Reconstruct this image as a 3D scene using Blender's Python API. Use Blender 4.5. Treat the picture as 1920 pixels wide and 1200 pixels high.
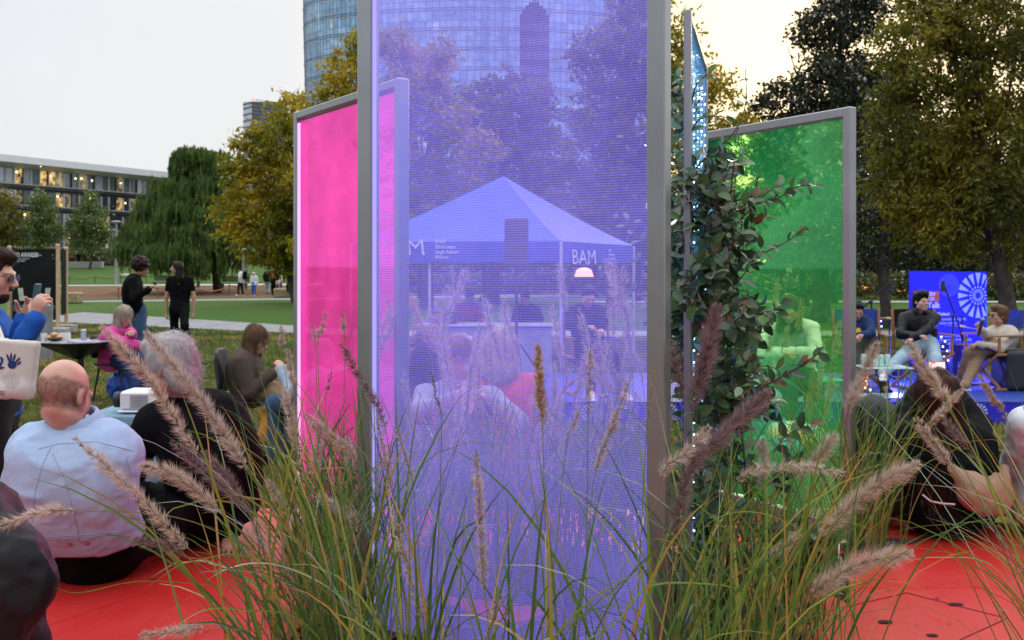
import bpy, math, random
import numpy as np
from mathutils import Vector, Matrix
from mathutils.bvhtree import BVHTree
for _o in list(bpy.data.objects):
    bpy.data.objects.remove(_o)
random.seed(7)
rng = np.random.default_rng(11)
SC = bpy.context.scene
COL = SC.collection
PI = math.pi
# ---------------------------------------------------------------- camera
CZ = 1.57
FPX = 1867.0            # focal length in photograph pixels (35 mm lens)
HY = 507.0              # horizon row
cam = bpy.data.cameras.new('camera')
cam.lens = 35.0
cam.sensor_width = 36.0
cam.shift_y = -(600.0 - HY) / 1920.0
cam.clip_start = 0.05
cam.clip_end = 3000
cam.dof.use_dof = True
cam.dof.focus_distance = 2.85
cam.dof.aperture_fstop = 9.0
camo = bpy.data.objects.new('camera', cam)
COL.objects.link(camo)
camo.location = (0, 0, CZ)
camo.rotation_euler = (PI / 2, 0, 0)
SC.camera = camo
# ---------------------------------------------------------------- world
SUN_EL, SUN_AZ = math.radians(13), math.radians(16)     # azimuth from +Y towards +X
W = bpy.data.worlds.new('World')
SC.world = W
W.use_nodes = True
nt = W.node_tree
for n in list(nt.nodes):
    nt.nodes.remove(n)
def wn(t, **kw):
    n = nt.nodes.new(t)
    for k, v in kw.items():
        setattr(n, k, v)
    return n
out = wn('ShaderNodeOutputWorld'); bg = wn('ShaderNodeBackground')
sky = wn('ShaderNodeTexSky', sky_type='NISHITA', sun_disc=False)
sky.sun_elevation = SUN_EL
sky.sun_rotation = SUN_AZ
sky.air_density = 1.0; sky.dust_density = 2.0
tc = wn('ShaderNodeTexCoord')
dot = wn('ShaderNodeVectorMath', operation='DOT_PRODUCT')
dot.inputs[1].default_value = (math.sin(0.28) * math.cos(0.25), math.cos(0.28) * math.cos(0.25), math.sin(0.25))
nt.links.new(tc.outputs['Generated'], dot.inputs[0])
ramp = wn('ShaderNodeValToRGB')
cr = ramp.color_ramp
cr.elements[0].position = 0.0; cr.elements[0].color = (0.66, 0.70, 0.78, 1)
cr.elements[1].position = 0.88; cr.elements[1].color = (0.80, 0.815, 0.84, 1)
e = cr.elements.new(0.95); e.color = (0.99, 0.91, 0.76, 1)
e = cr.elements.new(0.99); e.color = (1.35, 1.05, 0.68, 1)
nt.links.new(dot.outputs['Value'], ramp.inputs[0])
# an overcast sky grows brighter towards the zenith
sepz = wn('ShaderNodeSeparateXYZ'); nt.links.new(tc.outputs['Generated'], sepz.inputs[0])
zen = wn('ShaderNodeMapRange', interpolation_type='SMOOTHSTEP'); zen.inputs[1].default_value = .22; zen.inputs[2].default_value = 1.0
zen.inputs[3].default_value = 1.0; zen.inputs[4].default_value = 3.0
nt.links.new(sepz.outputs['Z'], zen.inputs[0])
nz = wn('ShaderNodeTexNoise'); nz.inputs['Scale'].default_value = 2.2; nz.inputs['Detail'].default_value = 5
nt.links.new(tc.outputs['Generated'], nz.inputs['Vector'])
mr = wn('ShaderNodeMapRange'); mr.inputs[1].default_value = .3; mr.inputs[2].default_value = .7
mr.inputs[3].default_value = 6.8; mr.inputs[4].default_value = 7.8
nt.links.new(nz.outputs['Fac'], mr.inputs[0])
cm = wn('ShaderNodeVectorMath', operation='SCALE')
nt.links.new(ramp.outputs['Color'], cm.inputs[0]); zm = wn('ShaderNodeMath', operation='MULTIPLY'); nt.links.new(mr.outputs[0], zm.inputs[0]); nt.links.new(zen.outputs[0], zm.inputs[1]); nt.links.new(zm.outputs[0], cm.inputs['Scale'])
mx = wn('ShaderNodeMix', data_type='RGBA')
mx.inputs['Factor'].default_value = 0.93
nt.links.new(sky.outputs['Color'], mx.inputs['A']); nt.links.new(cm.outputs[0], mx.inputs['B'])
nt.links.new(mx.outputs['Result'], bg.inputs['Color'])
bg.inputs['Strength'].default_value = 0.1
nt.links.new(bg.outputs[0], out.inputs['Surface'])
# ---------------------------------------------------------------- sun (low, soft, behind the trees on the right)
sl = bpy.data.lights.new('sun', 'SUN'); sl.energy = 1.3; sl.angle = math.radians(14); sl.color = (1.0, 0.82, 0.62)
so = bpy.data.objects.new('sun', sl); COL.objects.link(so)
sd = Vector((math.sin(SUN_AZ) * math.cos(SUN_EL), math.cos(SUN_AZ) * math.cos(SUN_EL), math.sin(SUN_EL)))
so.rotation_euler = sd.to_track_quat('Z', 'Y').to_euler()
so.location = sd * 50
vs = SC.view_settings
vs.view_transform = 'Standard'; vs.look = 'None'; vs.exposure = 0.55; vs.gamma = 1.0; vs.use_curve_mapping = False
SC.render.engine = 'CYCLES'
cy = SC.cycles
cy.use_denoising = True
cy.max_bounces = 7; cy.diffuse_bounces = 2; cy.glossy_bounces = 3; cy.transmission_bounces = 6
cy.transparent_max_bounces = 24
cy.caustics_reflective = False; cy.caustics_refractive = False
cy.sample_clamp_indirect = 6

# ================================================================ helpers
def P(px, py, d):
    return np.array([(px - 960.0) * d / FPX, d, CZ - (py - HY) * d / FPX])

def PG(px, py, z=0.0):
    """the point of the level z seen at a photograph pixel"""
    d = (CZ - z) * FPX / (py - HY)
    return P(px, py, d)

# ---------------------------------------------------------------- materials
MATS = {}
def newmat(name):
    m = bpy.data.materials.new(name); m.use_nodes = True
    t = m.node_tree
    b = t.nodes['Principled BSDF']
    return m, t, b

def pmat(name, c, rough=0.6, var=0.12, scale=6.0, bump=0.0, bscale=60.0, metal=0.0, spec=0.5, sheen=0.0,
         c2=None, island=0.0, coat=0.0, emit=0.0, sub=0.0, bump2=0.0, b2scale=8.0):
    if name in MATS:
        return MATS[name]
    m, t, b = newmat(name)
    N = t.nodes; L = t.links
    b.inputs['Roughness'].default_value = rough
    b.inputs['Metallic'].default_value = metal
    b.inputs['Specular IOR Level'].default_value = spec
    b.inputs['Sheen Weight'].default_value = sheen
    b.inputs['Coat Weight'].default_value = coat
    if sub:
        b.inputs['Subsurface Weight'].default_value = sub
        b.inputs['Subsurface Radius'].default_value = (0.012, 0.005, 0.003)
        b.inputs['Subsurface Scale'].default_value = 1.0
    co = N.new('ShaderNodeTexCoord')
    no = N.new('ShaderNodeTexNoise'); no.inputs['Scale'].default_value = scale; no.inputs['Detail'].default_value = 6
    no.inputs['Roughness'].default_value = .65
    L.new(co.outputs['Object'], no.inputs['Vector'])
    mixn = N.new('ShaderNodeMix'); mixn.data_type = 'RGBA'
    if c2 is None:
        c2 = tuple(max(0, x * (1 - 2 * var)) for x in c)
        c1 = tuple(min(1, x * (1 + var)) for x in c)
    else:
        c1 = c
    mixn.inputs['A'].default_value = (*c1, 1); mixn.inputs['B'].default_value = (*c2, 1)
    fac = no.outputs['Fac']
    mr = N.new('ShaderNodeMapRange'); mr.inputs[1].default_value = .35; mr.inputs[2].default_value = .65
    L.new(fac, mr.inputs[0]); fac = mr.outputs[0]
    if island:
        ge = N.new('ShaderNodeNewGeometry')
        ma = N.new('ShaderNodeMix'); ma.data_type = 'FLOAT'; ma.inputs['Factor'].default_value = island
        L.new(fac, ma.inputs['A']); L.new(ge.outputs['Random Per Island'], ma.inputs['B']); fac = ma.outputs['Result']
    L.new(fac, mixn.inputs['Factor'])
    L.new(mixn.outputs['Result'], b.inputs['Base Color'])
    last = None
    for (bb, bs) in ((bump2, b2scale), (bump, bscale)):
        if bb:
            n2 = N.new('ShaderNodeTexNoise'); n2.inputs['Scale'].default_value = bs; n2.inputs['Detail'].default_value = 4
            L.new(co.outputs['Object'], n2.inputs['Vector'])
            bu = N.new('ShaderNodeBump'); bu.inputs['Strength'].default_value = bb; bu.inputs['Distance'].default_value = 0.01
            L.new(n2.outputs['Fac'], bu.inputs['Height'])
            if last: L.new(last.outputs[0], bu.inputs['Normal'])
            last = bu
    if last: L.new(last.outputs[0], b.inputs['Normal'])
    if emit:
        b.inputs['Emission Color'].default_value = (*c, 1); b.inputs['Emission Strength'].default_value = emit
    MATS[name] = m
    return m

def leafmat(name, cols, trans=0.35, rough=0.5, patch=0.35, pscale=0.5, gloss=0.25):
    """cols: list of (position, rgb); colour picked per leaf, shifted by a slow patch noise"""
    if name in MATS: return MATS[name]
    m = bpy.data.materials.new(name); m.use_nodes = True
    t = m.node_tree; N = t.nodes; L = t.links
    for n in list(N): N.remove(n)
    o = N.new('ShaderNodeOutputMaterial')
    ge = N.new('ShaderNodeNewGeometry'); co = N.new('ShaderNodeTexCoord')
    no = N.new('ShaderNodeTexNoise'); no.inputs['Scale'].default_value = pscale; no.inputs['Detail'].default_value = 3
    L.new(co.outputs['Object'], no.inputs['Vector'])
    mr = N.new('ShaderNodeMapRange'); mr.inputs[1].default_value = .35; mr.inputs[2].default_value = .65
    L.new(no.outputs['Fac'], mr.inputs[0])
    mi = N.new('ShaderNodeMix'); mi.data_type = 'FLOAT'; mi.inputs['Factor'].default_value = patch
    L.new(ge.outputs['Random Per Island'], mi.inputs['A']); L.new(mr.outputs[0], mi.inputs['B'])
    r = N.new('ShaderNodeValToRGB'); r.color_ramp.elements[0].position = cols[0][0]; r.color_ramp.elements[0].color = (*cols[0][1], 1)
    r.color_ramp.elements[1].position = cols[-1][0]; r.color_ramp.elements[1].color = (*cols[-1][1], 1)
    for p, c in cols[1:-1]:
        e = r.color_ramp.elements.new(p); e.color = (*c, 1)
    L.new(mi.outputs['Result'], r.inputs[0])
    d = N.new('ShaderNodeBsdfDiffuse'); tr = N.new('ShaderNodeBsdfTranslucent'); g = N.new('ShaderNodeBsdfGlossy')
    g.inputs['Roughness'].default_value = rough
    L.new(r.outputs[0], d.inputs[0]); L.new(r.outputs[0], tr.inputs[0])
    m1 = N.new('ShaderNodeMixShader'); m1.inputs[0].default_value = trans
    L.new(d.outputs[0], m1.inputs[1]); L.new(tr.outputs[0], m1.inputs[2])
    fr = N.new('ShaderNodeFresnel'); fr.inputs[0].default_value = 1.4
    mu = N.new('ShaderNodeMath'); mu.operation = 'MULTIPLY'; mu.inputs[1].default_value = gloss
    L.new(fr.outputs[0], mu.inputs[0])
    m2 = N.new('ShaderNodeMixShader'); L.new(mu.outputs[0], m2.inputs[0])
    L.new(m1.outputs[0], m2.inputs[1]); L.new(g.outputs[0], m2.inputs[2])
    L.new(m2.outputs[0], o.inputs['Surface'])
    MATS[name] = m
    return m

def emat(name, c, s):
    if name in MATS: return MATS[name]
    m, t, b = newmat(name)
    b.inputs['Base Color'].default_value = (*[min(x, .8) for x in c], 1)
    b.inputs['Emission Color'].default_value = (*c, 1); b.inputs['Emission Strength'].default_value = s
    MATS[name] = m
    return m

# ---------------------------------------------------------------- objects
def tag(o, label=None, cat=None, group=None, kind=None):
    if label: o['label'] = label
    if cat: o['category'] = cat
    if group: o['group'] = group
    if kind: o['kind'] = kind
    return o

def thing(name, label, cat, loc=(0, 0, 0), rz=0.0, group=None, kind=None):
    o = bpy.data.objects.new(name, None); COL.objects.link(o)
    o.empty_display_size = 0.2
    o.location = loc; o.rotation_euler = (0, 0, rz)
    return tag(o, label, cat, group, kind)

def wmat(o):
    m = Matrix.LocRotScale(o.location, o.rotation_euler, o.scale)
    return wmat(o.parent) @ m if o.parent else m

def mk(name, V, F, mat, parent=None, smooth=False, world=False, sizes=None):
    """V (n,3); F (m,k) array or list of index lists; world=True: V are world coordinates"""
    V = np.asarray(V, dtype=np.float64).reshape(-1, 3)
    if world and parent is not None:
        im = np.array(wmat(parent).inverted())
        V = V @ im[:3, :3].T + im[:3, 3]
    me = bpy.data.meshes.new(name)
    if isinstance(F, np.ndarray):
        m, k = F.shape
        me.vertices.add(len(V)); me.vertices.foreach_set('co', V.astype(np.float32).ravel())
        me.loops.add(m * k); me.loops.foreach_set('vertex_index', F.astype(np.int32).ravel())
        me.polygons.add(m)
        me.polygons.foreach_set('loop_start', np.arange(0, m * k, k, dtype=np.int32))
        me.polygons.foreach_set('loop_total', np.full(m, k, dtype=np.int32))
        me.update(calc_edges=True)
    else:
        me.from_pydata(V.tolist(), [], F)
        me.update()
    if smooth:
        me.polygons.foreach_set('use_smooth', np.ones(len(me.polygons), dtype=bool))
    if mat is not None:
        for mm in (mat if isinstance(mat, (list, tuple)) else [mat]):
            me.materials.append(mm)
    o = bpy.data.objects.new(name, me); COL.objects.link(o)
    if parent is not None: o.parent = parent
    return o

class MB:
    """collects simple shapes into one mesh"""
    def __init__(s): s.v = []; s.f = []
    def add(s, V, F):
        n = len(s.v); s.v.extend([tuple(map(float, p)) for p in V]); s.f.extend([[i + n for i in f] for f in F]); return s
    def box(s, c, size, R=None, bev=0.0):
        c = np.array(c, float); h = np.array(size, float) / 2
        if bev > 0:
            b = min(bev, h.min() * .9); vs = []; 
            import itertools
            # chamfered box: 24 verts
            idx = {}
            for sx, sy, sz in itertools.product((-1, 1), repeat=3):
                for ax in range(3):
                    p = np.array([sx, sy, sz]) * (h - b); p[ax] = (sx, sy, sz)[ax] * h[ax]
                    idx[(sx, sy, sz, ax)] = len(vs); vs.append(p)
            fs = []
            for ax in range(3):
                o1, o2 = [(1, 2), (0, 2), (0, 1)][ax]
                for sg in (-1, 1):
                    q = []
                    for a, b2 in ((-1, -1), (1, -1), (1, 1), (-1, 1)):
                        k = [0, 0, 0]; k[ax] = sg; k[o1] = a; k[o2] = b2; q.append(idx[(*k, ax)])
                    fs.append(q)
                for a in (-1, 1):
                    for b2 in (-1, 1):  # edges along ax
                        k0 = [0, 0, 0]; k0[ax] = -1; k0[o1] = a; k0[o2] = b2
                        k1 = list(k0); k1[ax] = 1
                        fs.append([idx[(*k0, o1)], idx[(*k1, o1)], idx[(*k1, o2)], idx[(*k0, o2)]])
            for sx, sy, sz in itertools.product((-1, 1), repeat=3):
                fs.append([idx[(sx, sy, sz, a)] for a in range(3)])
            vs = np.array(vs)
            ff = []
            for f in fs:
                p = vs[f]; nn = np.cross(p[1] - p[0], p[2] - p[0]); cc = p.mean(0)
                ff.append(f if nn @ cc > 0 else f[::-1])
            fs = ff
        else:
            vs = np.array([[x, y, z] for z in (-1, 1) for y in (-1, 1) for x in (-1, 1)]) * h
            fs = [[0, 2, 3, 1], [4, 5, 7, 6], [0, 1, 5, 4], [2, 6, 7, 3], [0, 4, 6, 2], [1, 3, 7, 5]]
        if R is not None: vs = vs @ np.array(R, float).T
        return s.add(vs + c, fs)
    def bar(s, a, b, w, t=None, up=(0, 0, 1)):
        """rectangular bar from a to b"""
        a = np.array(a, float); b = np.array(b, float); d = b - a; L = np.linalg.norm(d); d /= L
        up = np.array(up, float)
        x = np.cross(up, d)
        if np.linalg.norm(x) < 1e-4: x = np.cross((1, 0, 0), d)
        x /= np.linalg.norm(x); y = np.cross(d, x)
        R = np.stack([x, y, d], axis=1)
        return s.box((a + b) / 2, (w, t if t else w, L), R, bev=min(w, t or w) * .15)
    def tube(s, pts, r, n=8, caps=True):
        pts = [np.array(p, float) for p in pts]; m = len(pts)
        rs = r if hasattr(r, '__len__') else [r] * m
        V = []; prev = None
        for i in range(m):
            t = pts[min(i + 1, m - 1)] - pts[max(i - 1, 0)]; t /= (np.linalg.norm(t) + 1e-12)
            if prev is None:
                u = np.cross(t, (0, 0, 1.0));
                if np.linalg.norm(u) < 1e-3: u = np.cross(t, (1.0, 0, 0))
            else:
                u = prev - t * (prev @ t)
            u /= np.linalg.norm(u) + 1e-12; prev = u; w = np.cross(t, u)
            for k in range(n):
                a = 2 * PI * k / n
                V.append(pts[i] + (u * math.cos(a) + w * math.sin(a)) * rs[i])
        F = []
        for i in range(m - 1):
            for k in range(n):
                k2 = (k + 1) % n
                F.append([i * n + k, i * n + k2, (i + 1) * n + k2, (i + 1) * n + k])
        if caps:
            F.append(list(range(n))[::-1]); F.append([(m - 1) * n + k for k in range(n)])
        return s.add(V, F)
    def lathe(s, prof, c=(0, 0, 0), n=20, R=None, cap=True):
        V = []
        for r, z in prof:
            for k in range(n):
                a = 2 * PI * k / n; V.append([r * math.cos(a), r * math.sin(a), z])
        V = np.array(V)
        if R is not None: V = V @ np.array(R, float).T
        V = V + np.array(c, float)
        F = []; m = len(prof)
        for i in range(m - 1):
            for k in range(n):
                k2 = (k + 1) % n; F.append([i * n + k, i * n + k2, (i + 1) * n + k2, (i + 1) * n + k])
        if cap:
            F.append(list(range(n))[::-1]); F.append([(m - 1) * n + k for k in range(n)])
        return s.add(V, F)
    def prism(s, poly, z0, z1):
        n = len(poly)
        V = [(x, y, z0) for x, y in poly] + [(x, y, z1) for x, y in poly]
        F = [list(range(n))[::-1], list(range(n, 2 * n))] + [[i, (i + 1) % n, n + (i + 1) % n, n + i] for i in range(n)]
        return s.add(V, F)
    def ball(s, c, r, n=12):
        prof = [(max(1e-4, math.sin(PI * i / n)), -math.cos(PI * i / n)) for i in range(n + 1)]
        r = np.array(r if hasattr(r, '__len__') else (r, r, r), float)
        return s.lathe(prof, c, n=n, R=np.diag(r))
    def build(s, name, mat, parent=None, smooth=False, world=False):
        o = mk(name, s.v, s.f, mat, parent, False, world)
        if smooth:
            try: o.data.shade_auto_smooth if False else None
            except Exception: pass
            o.data.polygons.foreach_set('use_smooth', np.ones(len(o.data.polygons), dtype=bool))
            try: o.data.set_sharp_from_angle(angle=math.radians(40))
            except Exception: pass
        return o

def copy_tree(o, parent=None):
    c = o.copy(); COL.objects.link(c)
    if parent is not None: c.parent = parent
    for ch in list(o.children):
        copy_tree(ch, c)
    return c

def hash3(i, j, k, seed=0):
    n = (i.astype(np.int64) * 374761393 + j.astype(np.int64) * 668265263 + k.astype(np.int64) * 2147483647 + seed * 974634777) & 0xffffffff
    n = ((n ^ (n >> 13)) * 1274126177) & 0xffffffff
    n = n ^ (n >> 16)
    return (n & 0xffff) / 65535.0
def vnoise(p, seed=0):
    p = np.asarray(p, float); f = np.floor(p).astype(np.int64); t = p - f; t = t * t * (3 - 2 * t)
    r = 0
    for dx in (0, 1):
        for dy in (0, 1):
            for dz in (0, 1):
                w = (t[..., 0] if dx else 1 - t[..., 0]) * (t[..., 1] if dy else 1 - t[..., 1]) * (t[..., 2] if dz else 1 - t[..., 2])
                r = r + w * hash3(f[..., 0] + dx, f[..., 1] + dy, f[..., 2] + dz, seed)
    return r * 2 - 1
def fbm(p, o=3, seed=0):
    return sum(vnoise(np.asarray(p) * 2 ** i, seed + i) * .5 ** i for i in range(o))

# ---------------------------------------------------------------- text as mesh
def text(name, s, size, mat, parent, origin, right, up, bold=0.0, depth=0.0015, align='LEFT', space=1.0, shear=0.0, sx=1.0):
    if '\n' in s:
        for i, ln in enumerate(s.split('\n')):
            text(name, ln, size, mat, parent, np.array(origin, float) - nrm(up) * size * space * i, right, up, bold, depth, align, space, shear, sx)
        return
    cu = bpy.data.curves.new(name, 'FONT'); cu.body = s; cu.size = size; cu.extrude = depth; cu.offset = bold
    cu.align_x = align; cu.space_line = space; cu.shear = shear; cu.resolution_u = 2
    to = bpy.data.objects.new('tmp', cu); COL.objects.link(to)
    dg = bpy.context.evaluated_depsgraph_get()
    me = bpy.data.meshes.new_from_object(to.evaluated_get(dg))
    bpy.data.objects.remove(to)
    r = np.array(right, float); u = np.array(up, float); r /= np.linalg.norm(r); u /= np.linalg.norm(u); n = np.cross(r, u)
    V = np.array([v.co[:] for v in me.vertices]).reshape(-1, 3); V[:, 0] *= sx
    V = V @ np.stack([r, u, n]) + np.array(origin, float)
    F = [list(p.vertices) for p in me.polygons]
    bpy.data.meshes.remove(me)
    return mk(name, V, F, mat, parent, world=True)

# ================================================================ implicit surfaces (bodies, cloth, hair)
def nrm(v):
    v = np.array(v, float); return v / (np.linalg.norm(v) + 1e-12)
class SDF:
    def __init__(s, h=0.01): s.p = []; s.h = h
    def cap(s, a, b, ra, rb=None, k=0.02, op='u'):
        a = np.array(a, float); b = np.array(b, float); rb = ra if rb is None else rb
        ba = b - a; L = max(ba @ ba, 1e-9)
        def f(x):
            t = np.clip(((x - a) @ ba) / L, 0, 1)
            return np.linalg.norm(x - a - t[..., None] * ba, axis=-1) - (ra + (rb - ra) * t)
        R = max(ra, rb)
        s.p.append((op, f, np.minimum(a, b) - R, np.maximum(a, b) + R, k)); return s
    def ecap(s, a, b, ra, rb, ax, sq, k=0.03, op='u'):
        """capsule squashed to the fraction sq along the direction ax"""
        rb = ra if rb is None else rb
        ax = nrm(ax); M = np.eye(3) + (1 / sq - 1) * np.outer(ax, ax)
        a0 = np.array(a, float); b0 = np.array(b, float); a = M @ a0; b = M @ b0
        ba = b - a; L = max(ba @ ba, 1e-9)
        def f(x):
            x = x @ M.T
            t = np.clip(((x - a) @ ba) / L, 0, 1)
            return (np.linalg.norm(x - a - t[..., None] * ba, axis=-1) - (ra + (rb - ra) * t)) * (sq * .5 + .5)
        R = max(ra, rb) * max(1, sq)
        s.p.append((op, f, np.minimum(a0, b0) - R, np.maximum(a0, b0) + R, k)); return s
    def ell(s, c, r, R=None, k=0.02, op='u'):
        c = np.array(c, float); r = np.array(r, float); R = np.eye(3) if R is None else np.array(R, float)
        def f(x):
            q = (x - c) @ R
            k0 = np.linalg.norm(q / r, axis=-1); k1 = np.linalg.norm(q / (r * r), axis=-1) + 1e-9
            return k0 * (k0 - 1) / k1
        m = np.abs(R) @ r
        s.p.append((op, f, c - m, c + m, k)); return s
    def rbox(s, c, hs, R=None, r=0.02, k=0.02, op='u'):
        c = np.array(c, float); hs = np.array(hs, float); R = np.eye(3) if R is None else np.array(R, float)
        def f(x):
            q = np.abs((x - c) @ R) - (hs - r)
            return np.linalg.norm(np.maximum(q, 0), axis=-1) + np.minimum(q.max(-1), 0) - r
        m = np.abs(R) @ hs
        s.p.append((op, f, c - m, c + m, k)); return s
    def mesh(s, disp=None):
        h = s.h
        lo = np.min([p[2] for p in s.p if p[0] == 'u'], axis=0) - 3 * h - .01
        hi = np.max([p[3] for p in s.p if p[0] == 'u'], axis=0) + 3 * h + .01
        n = np.ceil((hi - lo) / h).astype(int) + 1
        D = np.full(n, 1.0, dtype=np.float32)
        ax = [lo[i] + h * np.arange(n[i]) for i in range(3)]
        for op, f, a, b, k in s.p:
            i0 = np.clip(np.floor((a - k - 2 * h - lo) / h).astype(int), 0, n); i1 = np.clip(np.ceil((b + k + 2 * h - lo) / h).astype(int) + 1, 0, n)
            if np.any(i1 <= i0): continue
            X = np.stack(np.meshgrid(ax[0][i0[0]:i1[0]], ax[1][i0[1]:i1[1]], ax[2][i0[2]:i1[2]], indexing='ij'), axis=-1)
            v = f(X).astype(np.float32); sl = np.s_[i0[0]:i1[0], i0[1]:i1[1], i0[2]:i1[2]]; cur = D[sl]
            if op == 'u':
                hh = np.maximum(k - np.abs(cur - v), 0) / k
                D[sl] = np.minimum(cur, v) - hh * hh * k / 4
            else:
                v = -v; hh = np.maximum(k - np.abs(cur - v), 0) / k
                D[sl] = np.maximum(cur, v) + hh * hh * k / 4
        if disp is not None:
            m = np.argwhere(np.abs(D) < 0.05)
            D[m[:, 0], m[:, 1], m[:, 2]] += disp(lo + m * h).astype(np.float32)
        return surfnet(D, lo, h)

def surfnet(D, lo, h):
    nx, ny, nz = D.shape
    S = D < 0
    cs = np.zeros((nx - 1, ny - 1, nz - 1), np.int8)
    offs = [(i, j, k) for i in (0, 1) for j in (0, 1) for k in (0, 1)]
    for (i, j, k) in offs: cs += S[i:nx - 1 + i, j:ny - 1 + j, k:nz - 1 + k]
    C = np.argwhere((cs > 0) & (cs < 8))
    idx = np.full((nx - 1, ny - 1, nz - 1), -1, np.int64); idx[C[:, 0], C[:, 1], C[:, 2]] = np.arange(len(C))
    val = {o: D[C[:, 0] + o[0], C[:, 1] + o[1], C[:, 2] + o[2]].astype(np.float64) for o in offs}
    acc = np.zeros((len(C), 3)); cnt = np.zeros(len(C))
    for o in offs:
        for a in range(3):
            if o[a] == 0:
                q = list(o); q[a] = 1; q = tuple(q)
                va, vb = val[o], val[q]; m = (va < 0) != (vb < 0)
                t = np.where(m, va / np.where(m, va - vb, 1), 0)
                p = np.tile(np.array(o, float), (len(C), 1)); p[:, a] += t
                acc += p * m[:, None]; cnt += m
    V = (C + acc / cnt[:, None]) * h + lo
    Fs = []
    for a in range(3):
        b, c = (a + 1) % 3, (a + 2) % 3
        sl0 = [slice(None)] * 3; sl1 = [slice(None)] * 3; sl0[a] = slice(0, -1); sl1[a] = slice(1, None)
        s0 = S[tuple(sl0)]; s1 = S[tuple(sl1)]
        E = np.argwhere(s0 != s1)
        E = E[(E[:, b] > 0) & (E[:, c] > 0) & (E[:, b] < D.shape[b] - 1) & (E[:, c] < D.shape[c] - 1)]
        if not len(E): continue
        fl = s0[E[:, 0], E[:, 1], E[:, 2]]
        q = []
        for db, dc in ((1, 1), (0, 1), (0, 0), (1, 0)):
            e = E.copy(); e[:, b] -= db; e[:, c] -= dc; q.append(idx[e[:, 0], e[:, 1], e[:, 2]])
        q = np.stack(q, axis=1)
        q = np.where(fl[:, None], q, q[:, ::-1])
        Fs.append(q)
    F = np.concatenate(Fs); F = F[(F >= 0).all(1)]
    return V, F

def vnormals(V, F):
    n = np.cross(V[F[:, 2]] - V[F[:, 0]], V[F[:, 3]] - V[F[:, 1]])
    N = np.zeros_like(V)
    for i in range(4): np.add.at(N, F[:, i], n)
    return N / (np.linalg.norm(N, axis=1, keepdims=True) + 1e-12)

def wrinkle(V, F, amp, sc, seed=0, stretch=(1, 1, 1)):
    """push the surface in and out in long soft folds"""
    N = vnormals(V, F)
    q = V * sc * np.array(stretch)
    wq = q + 0.8 * np.stack([vnoise(q * .7, seed + 5), vnoise(q * .7, seed + 6), vnoise(q * .7, seed + 7)], axis=1)
    r = 1 - np.abs(vnoise(wq, seed)) * 2
    r2 = vnoise(q * 2.3, seed + 3)
    return V + N * (amp * (r * .8 + r2 * .3))[:, None]
# ================================================================ people
def frame(f, up=(0, 0, 1)):
    f = nrm(f); r = nrm(np.cross(f, up)); u = np.cross(r, f)
    return np.stack([r, f, u], axis=1)         # columns: right, forward, up

def head_sdf(S, c, R, s=1.0, female=False):
    c = np.array(c, float)
    L = lambda x, y, z: c + R @ (np.array([x, y, z]) * s)
    e = lambda p, r, k=.02, op='u': S.ell(L(*p), np.array(r) * s, R, k * s, op)
    e((0, -.018, .035), (.074, .094, .088))
    e((0, .035, -.03), (.058, .06, .082), .03)
    e((0, .062, -.092), (.026, .024, .02), .03)
    for q in (-1, 1):
        e((q * .04, .045, -.022), (.026, .036, .03), .02)
        e((q * .05, .01, -.065), (.018, .04, .026), .025)
        S.cap(L(q * .012, .088, .026), L(q * .045, .076, .028), .010 * s, .009 * s, .016 * s)
        e((q * .031, .103, .008), (.017, .014, .011), .012, 's')
        e((q * .031, .083, .008), (.0125, .0125, .011), .004)
        e((q * .076, -.008, -.004), (.009, .018, .031), .008)
        e((q * .083, .000, -.002), (.006, .009, .018), .006, 's')
        e((q * .010, .106, -.028), (.009, .011, .008), .008)
    S.cap(L(0, .092, .016), L(0, .116, -.023), .008 * s, .011 * s, .012 * s)
    S.cap(L(-.018, .088, -.052), L(.018, .088, -.052), .008 * s, .008 * s, .008 * s)
    S.cap(L(-.015, .088, -.064), L(.015, .088, -.064), .009 * s, .009 * s, .008 * s)
    S.cap(L(-.022, .099, -.058), L(.022, .099, -.058), .0025 * s, .0025 * s, .004 * s, 's')

def hand_sdf(S, w, d, n, side, s=1.0, curl=.5, spread=1.0, thumb=.6):
    """w wrist, d direction of the palm, n palm normal (the way the palm looks), side +1: thumb towards d x n"""
    d = nrm(d); n = np.array(n, float); n = nrm(n - d * (n @ d)); t = np.cross(d, n) * side
    w = np.array(w, float)
    S.ecap(w, w + d * .075 * s, .026 * s, .037 * s, n, .48, k=.012)
    for i, (o, ln) in enumerate(((.029, .072), (.010, .080), (-.010, .075), (-.028, .058))):
        b = w + d * (.078 - abs(o) * .2) * s + t * o * s
        a = curl * (1 + .12 * i)
        d0 = nrm(d + t * o * 3 * spread)
        d1 = d0 * math.cos(a) + n * math.sin(a); d2 = d0 * math.cos(a * 2.1) + n * math.sin(a * 2.1); d3 = d0 * math.cos(a * 2.9) + n * math.sin(a * 2.9)
        p1 = b + d1 * ln * .48 * s; p2 = p1 + d2 * ln * .3 * s; p3 = p2 + d3 * ln * .24 * s
        S.cap(b, p1, .0088 * s, .0082 * s, .005); S.cap(p1, p2, .0082 * s, .0075 * s, .003); S.cap(p2, p3, .0075 * s, .0065 * s, .003)
    b = w + d * .022 * s + t * .022 * s
    dd = nrm(d * .75 + t * .75 + n * thumb * .5)
    p1 = b + dd * .04 * s; d2 = nrm(dd + n * thumb * .7 + d * .4 - t * thumb * .35); p2 = p1 + d2 * .03 * s; p3 = p2 + nrm(d2 + n * .3) * .024 * s
    S.cap(b, p1, .014 * s, .0105 * s, .01); S.cap(p1, p2, .0105 * s, .0095 * s, .004); S.cap(p2, p3, .0095 * s, .0075 * s, .003)

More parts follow.
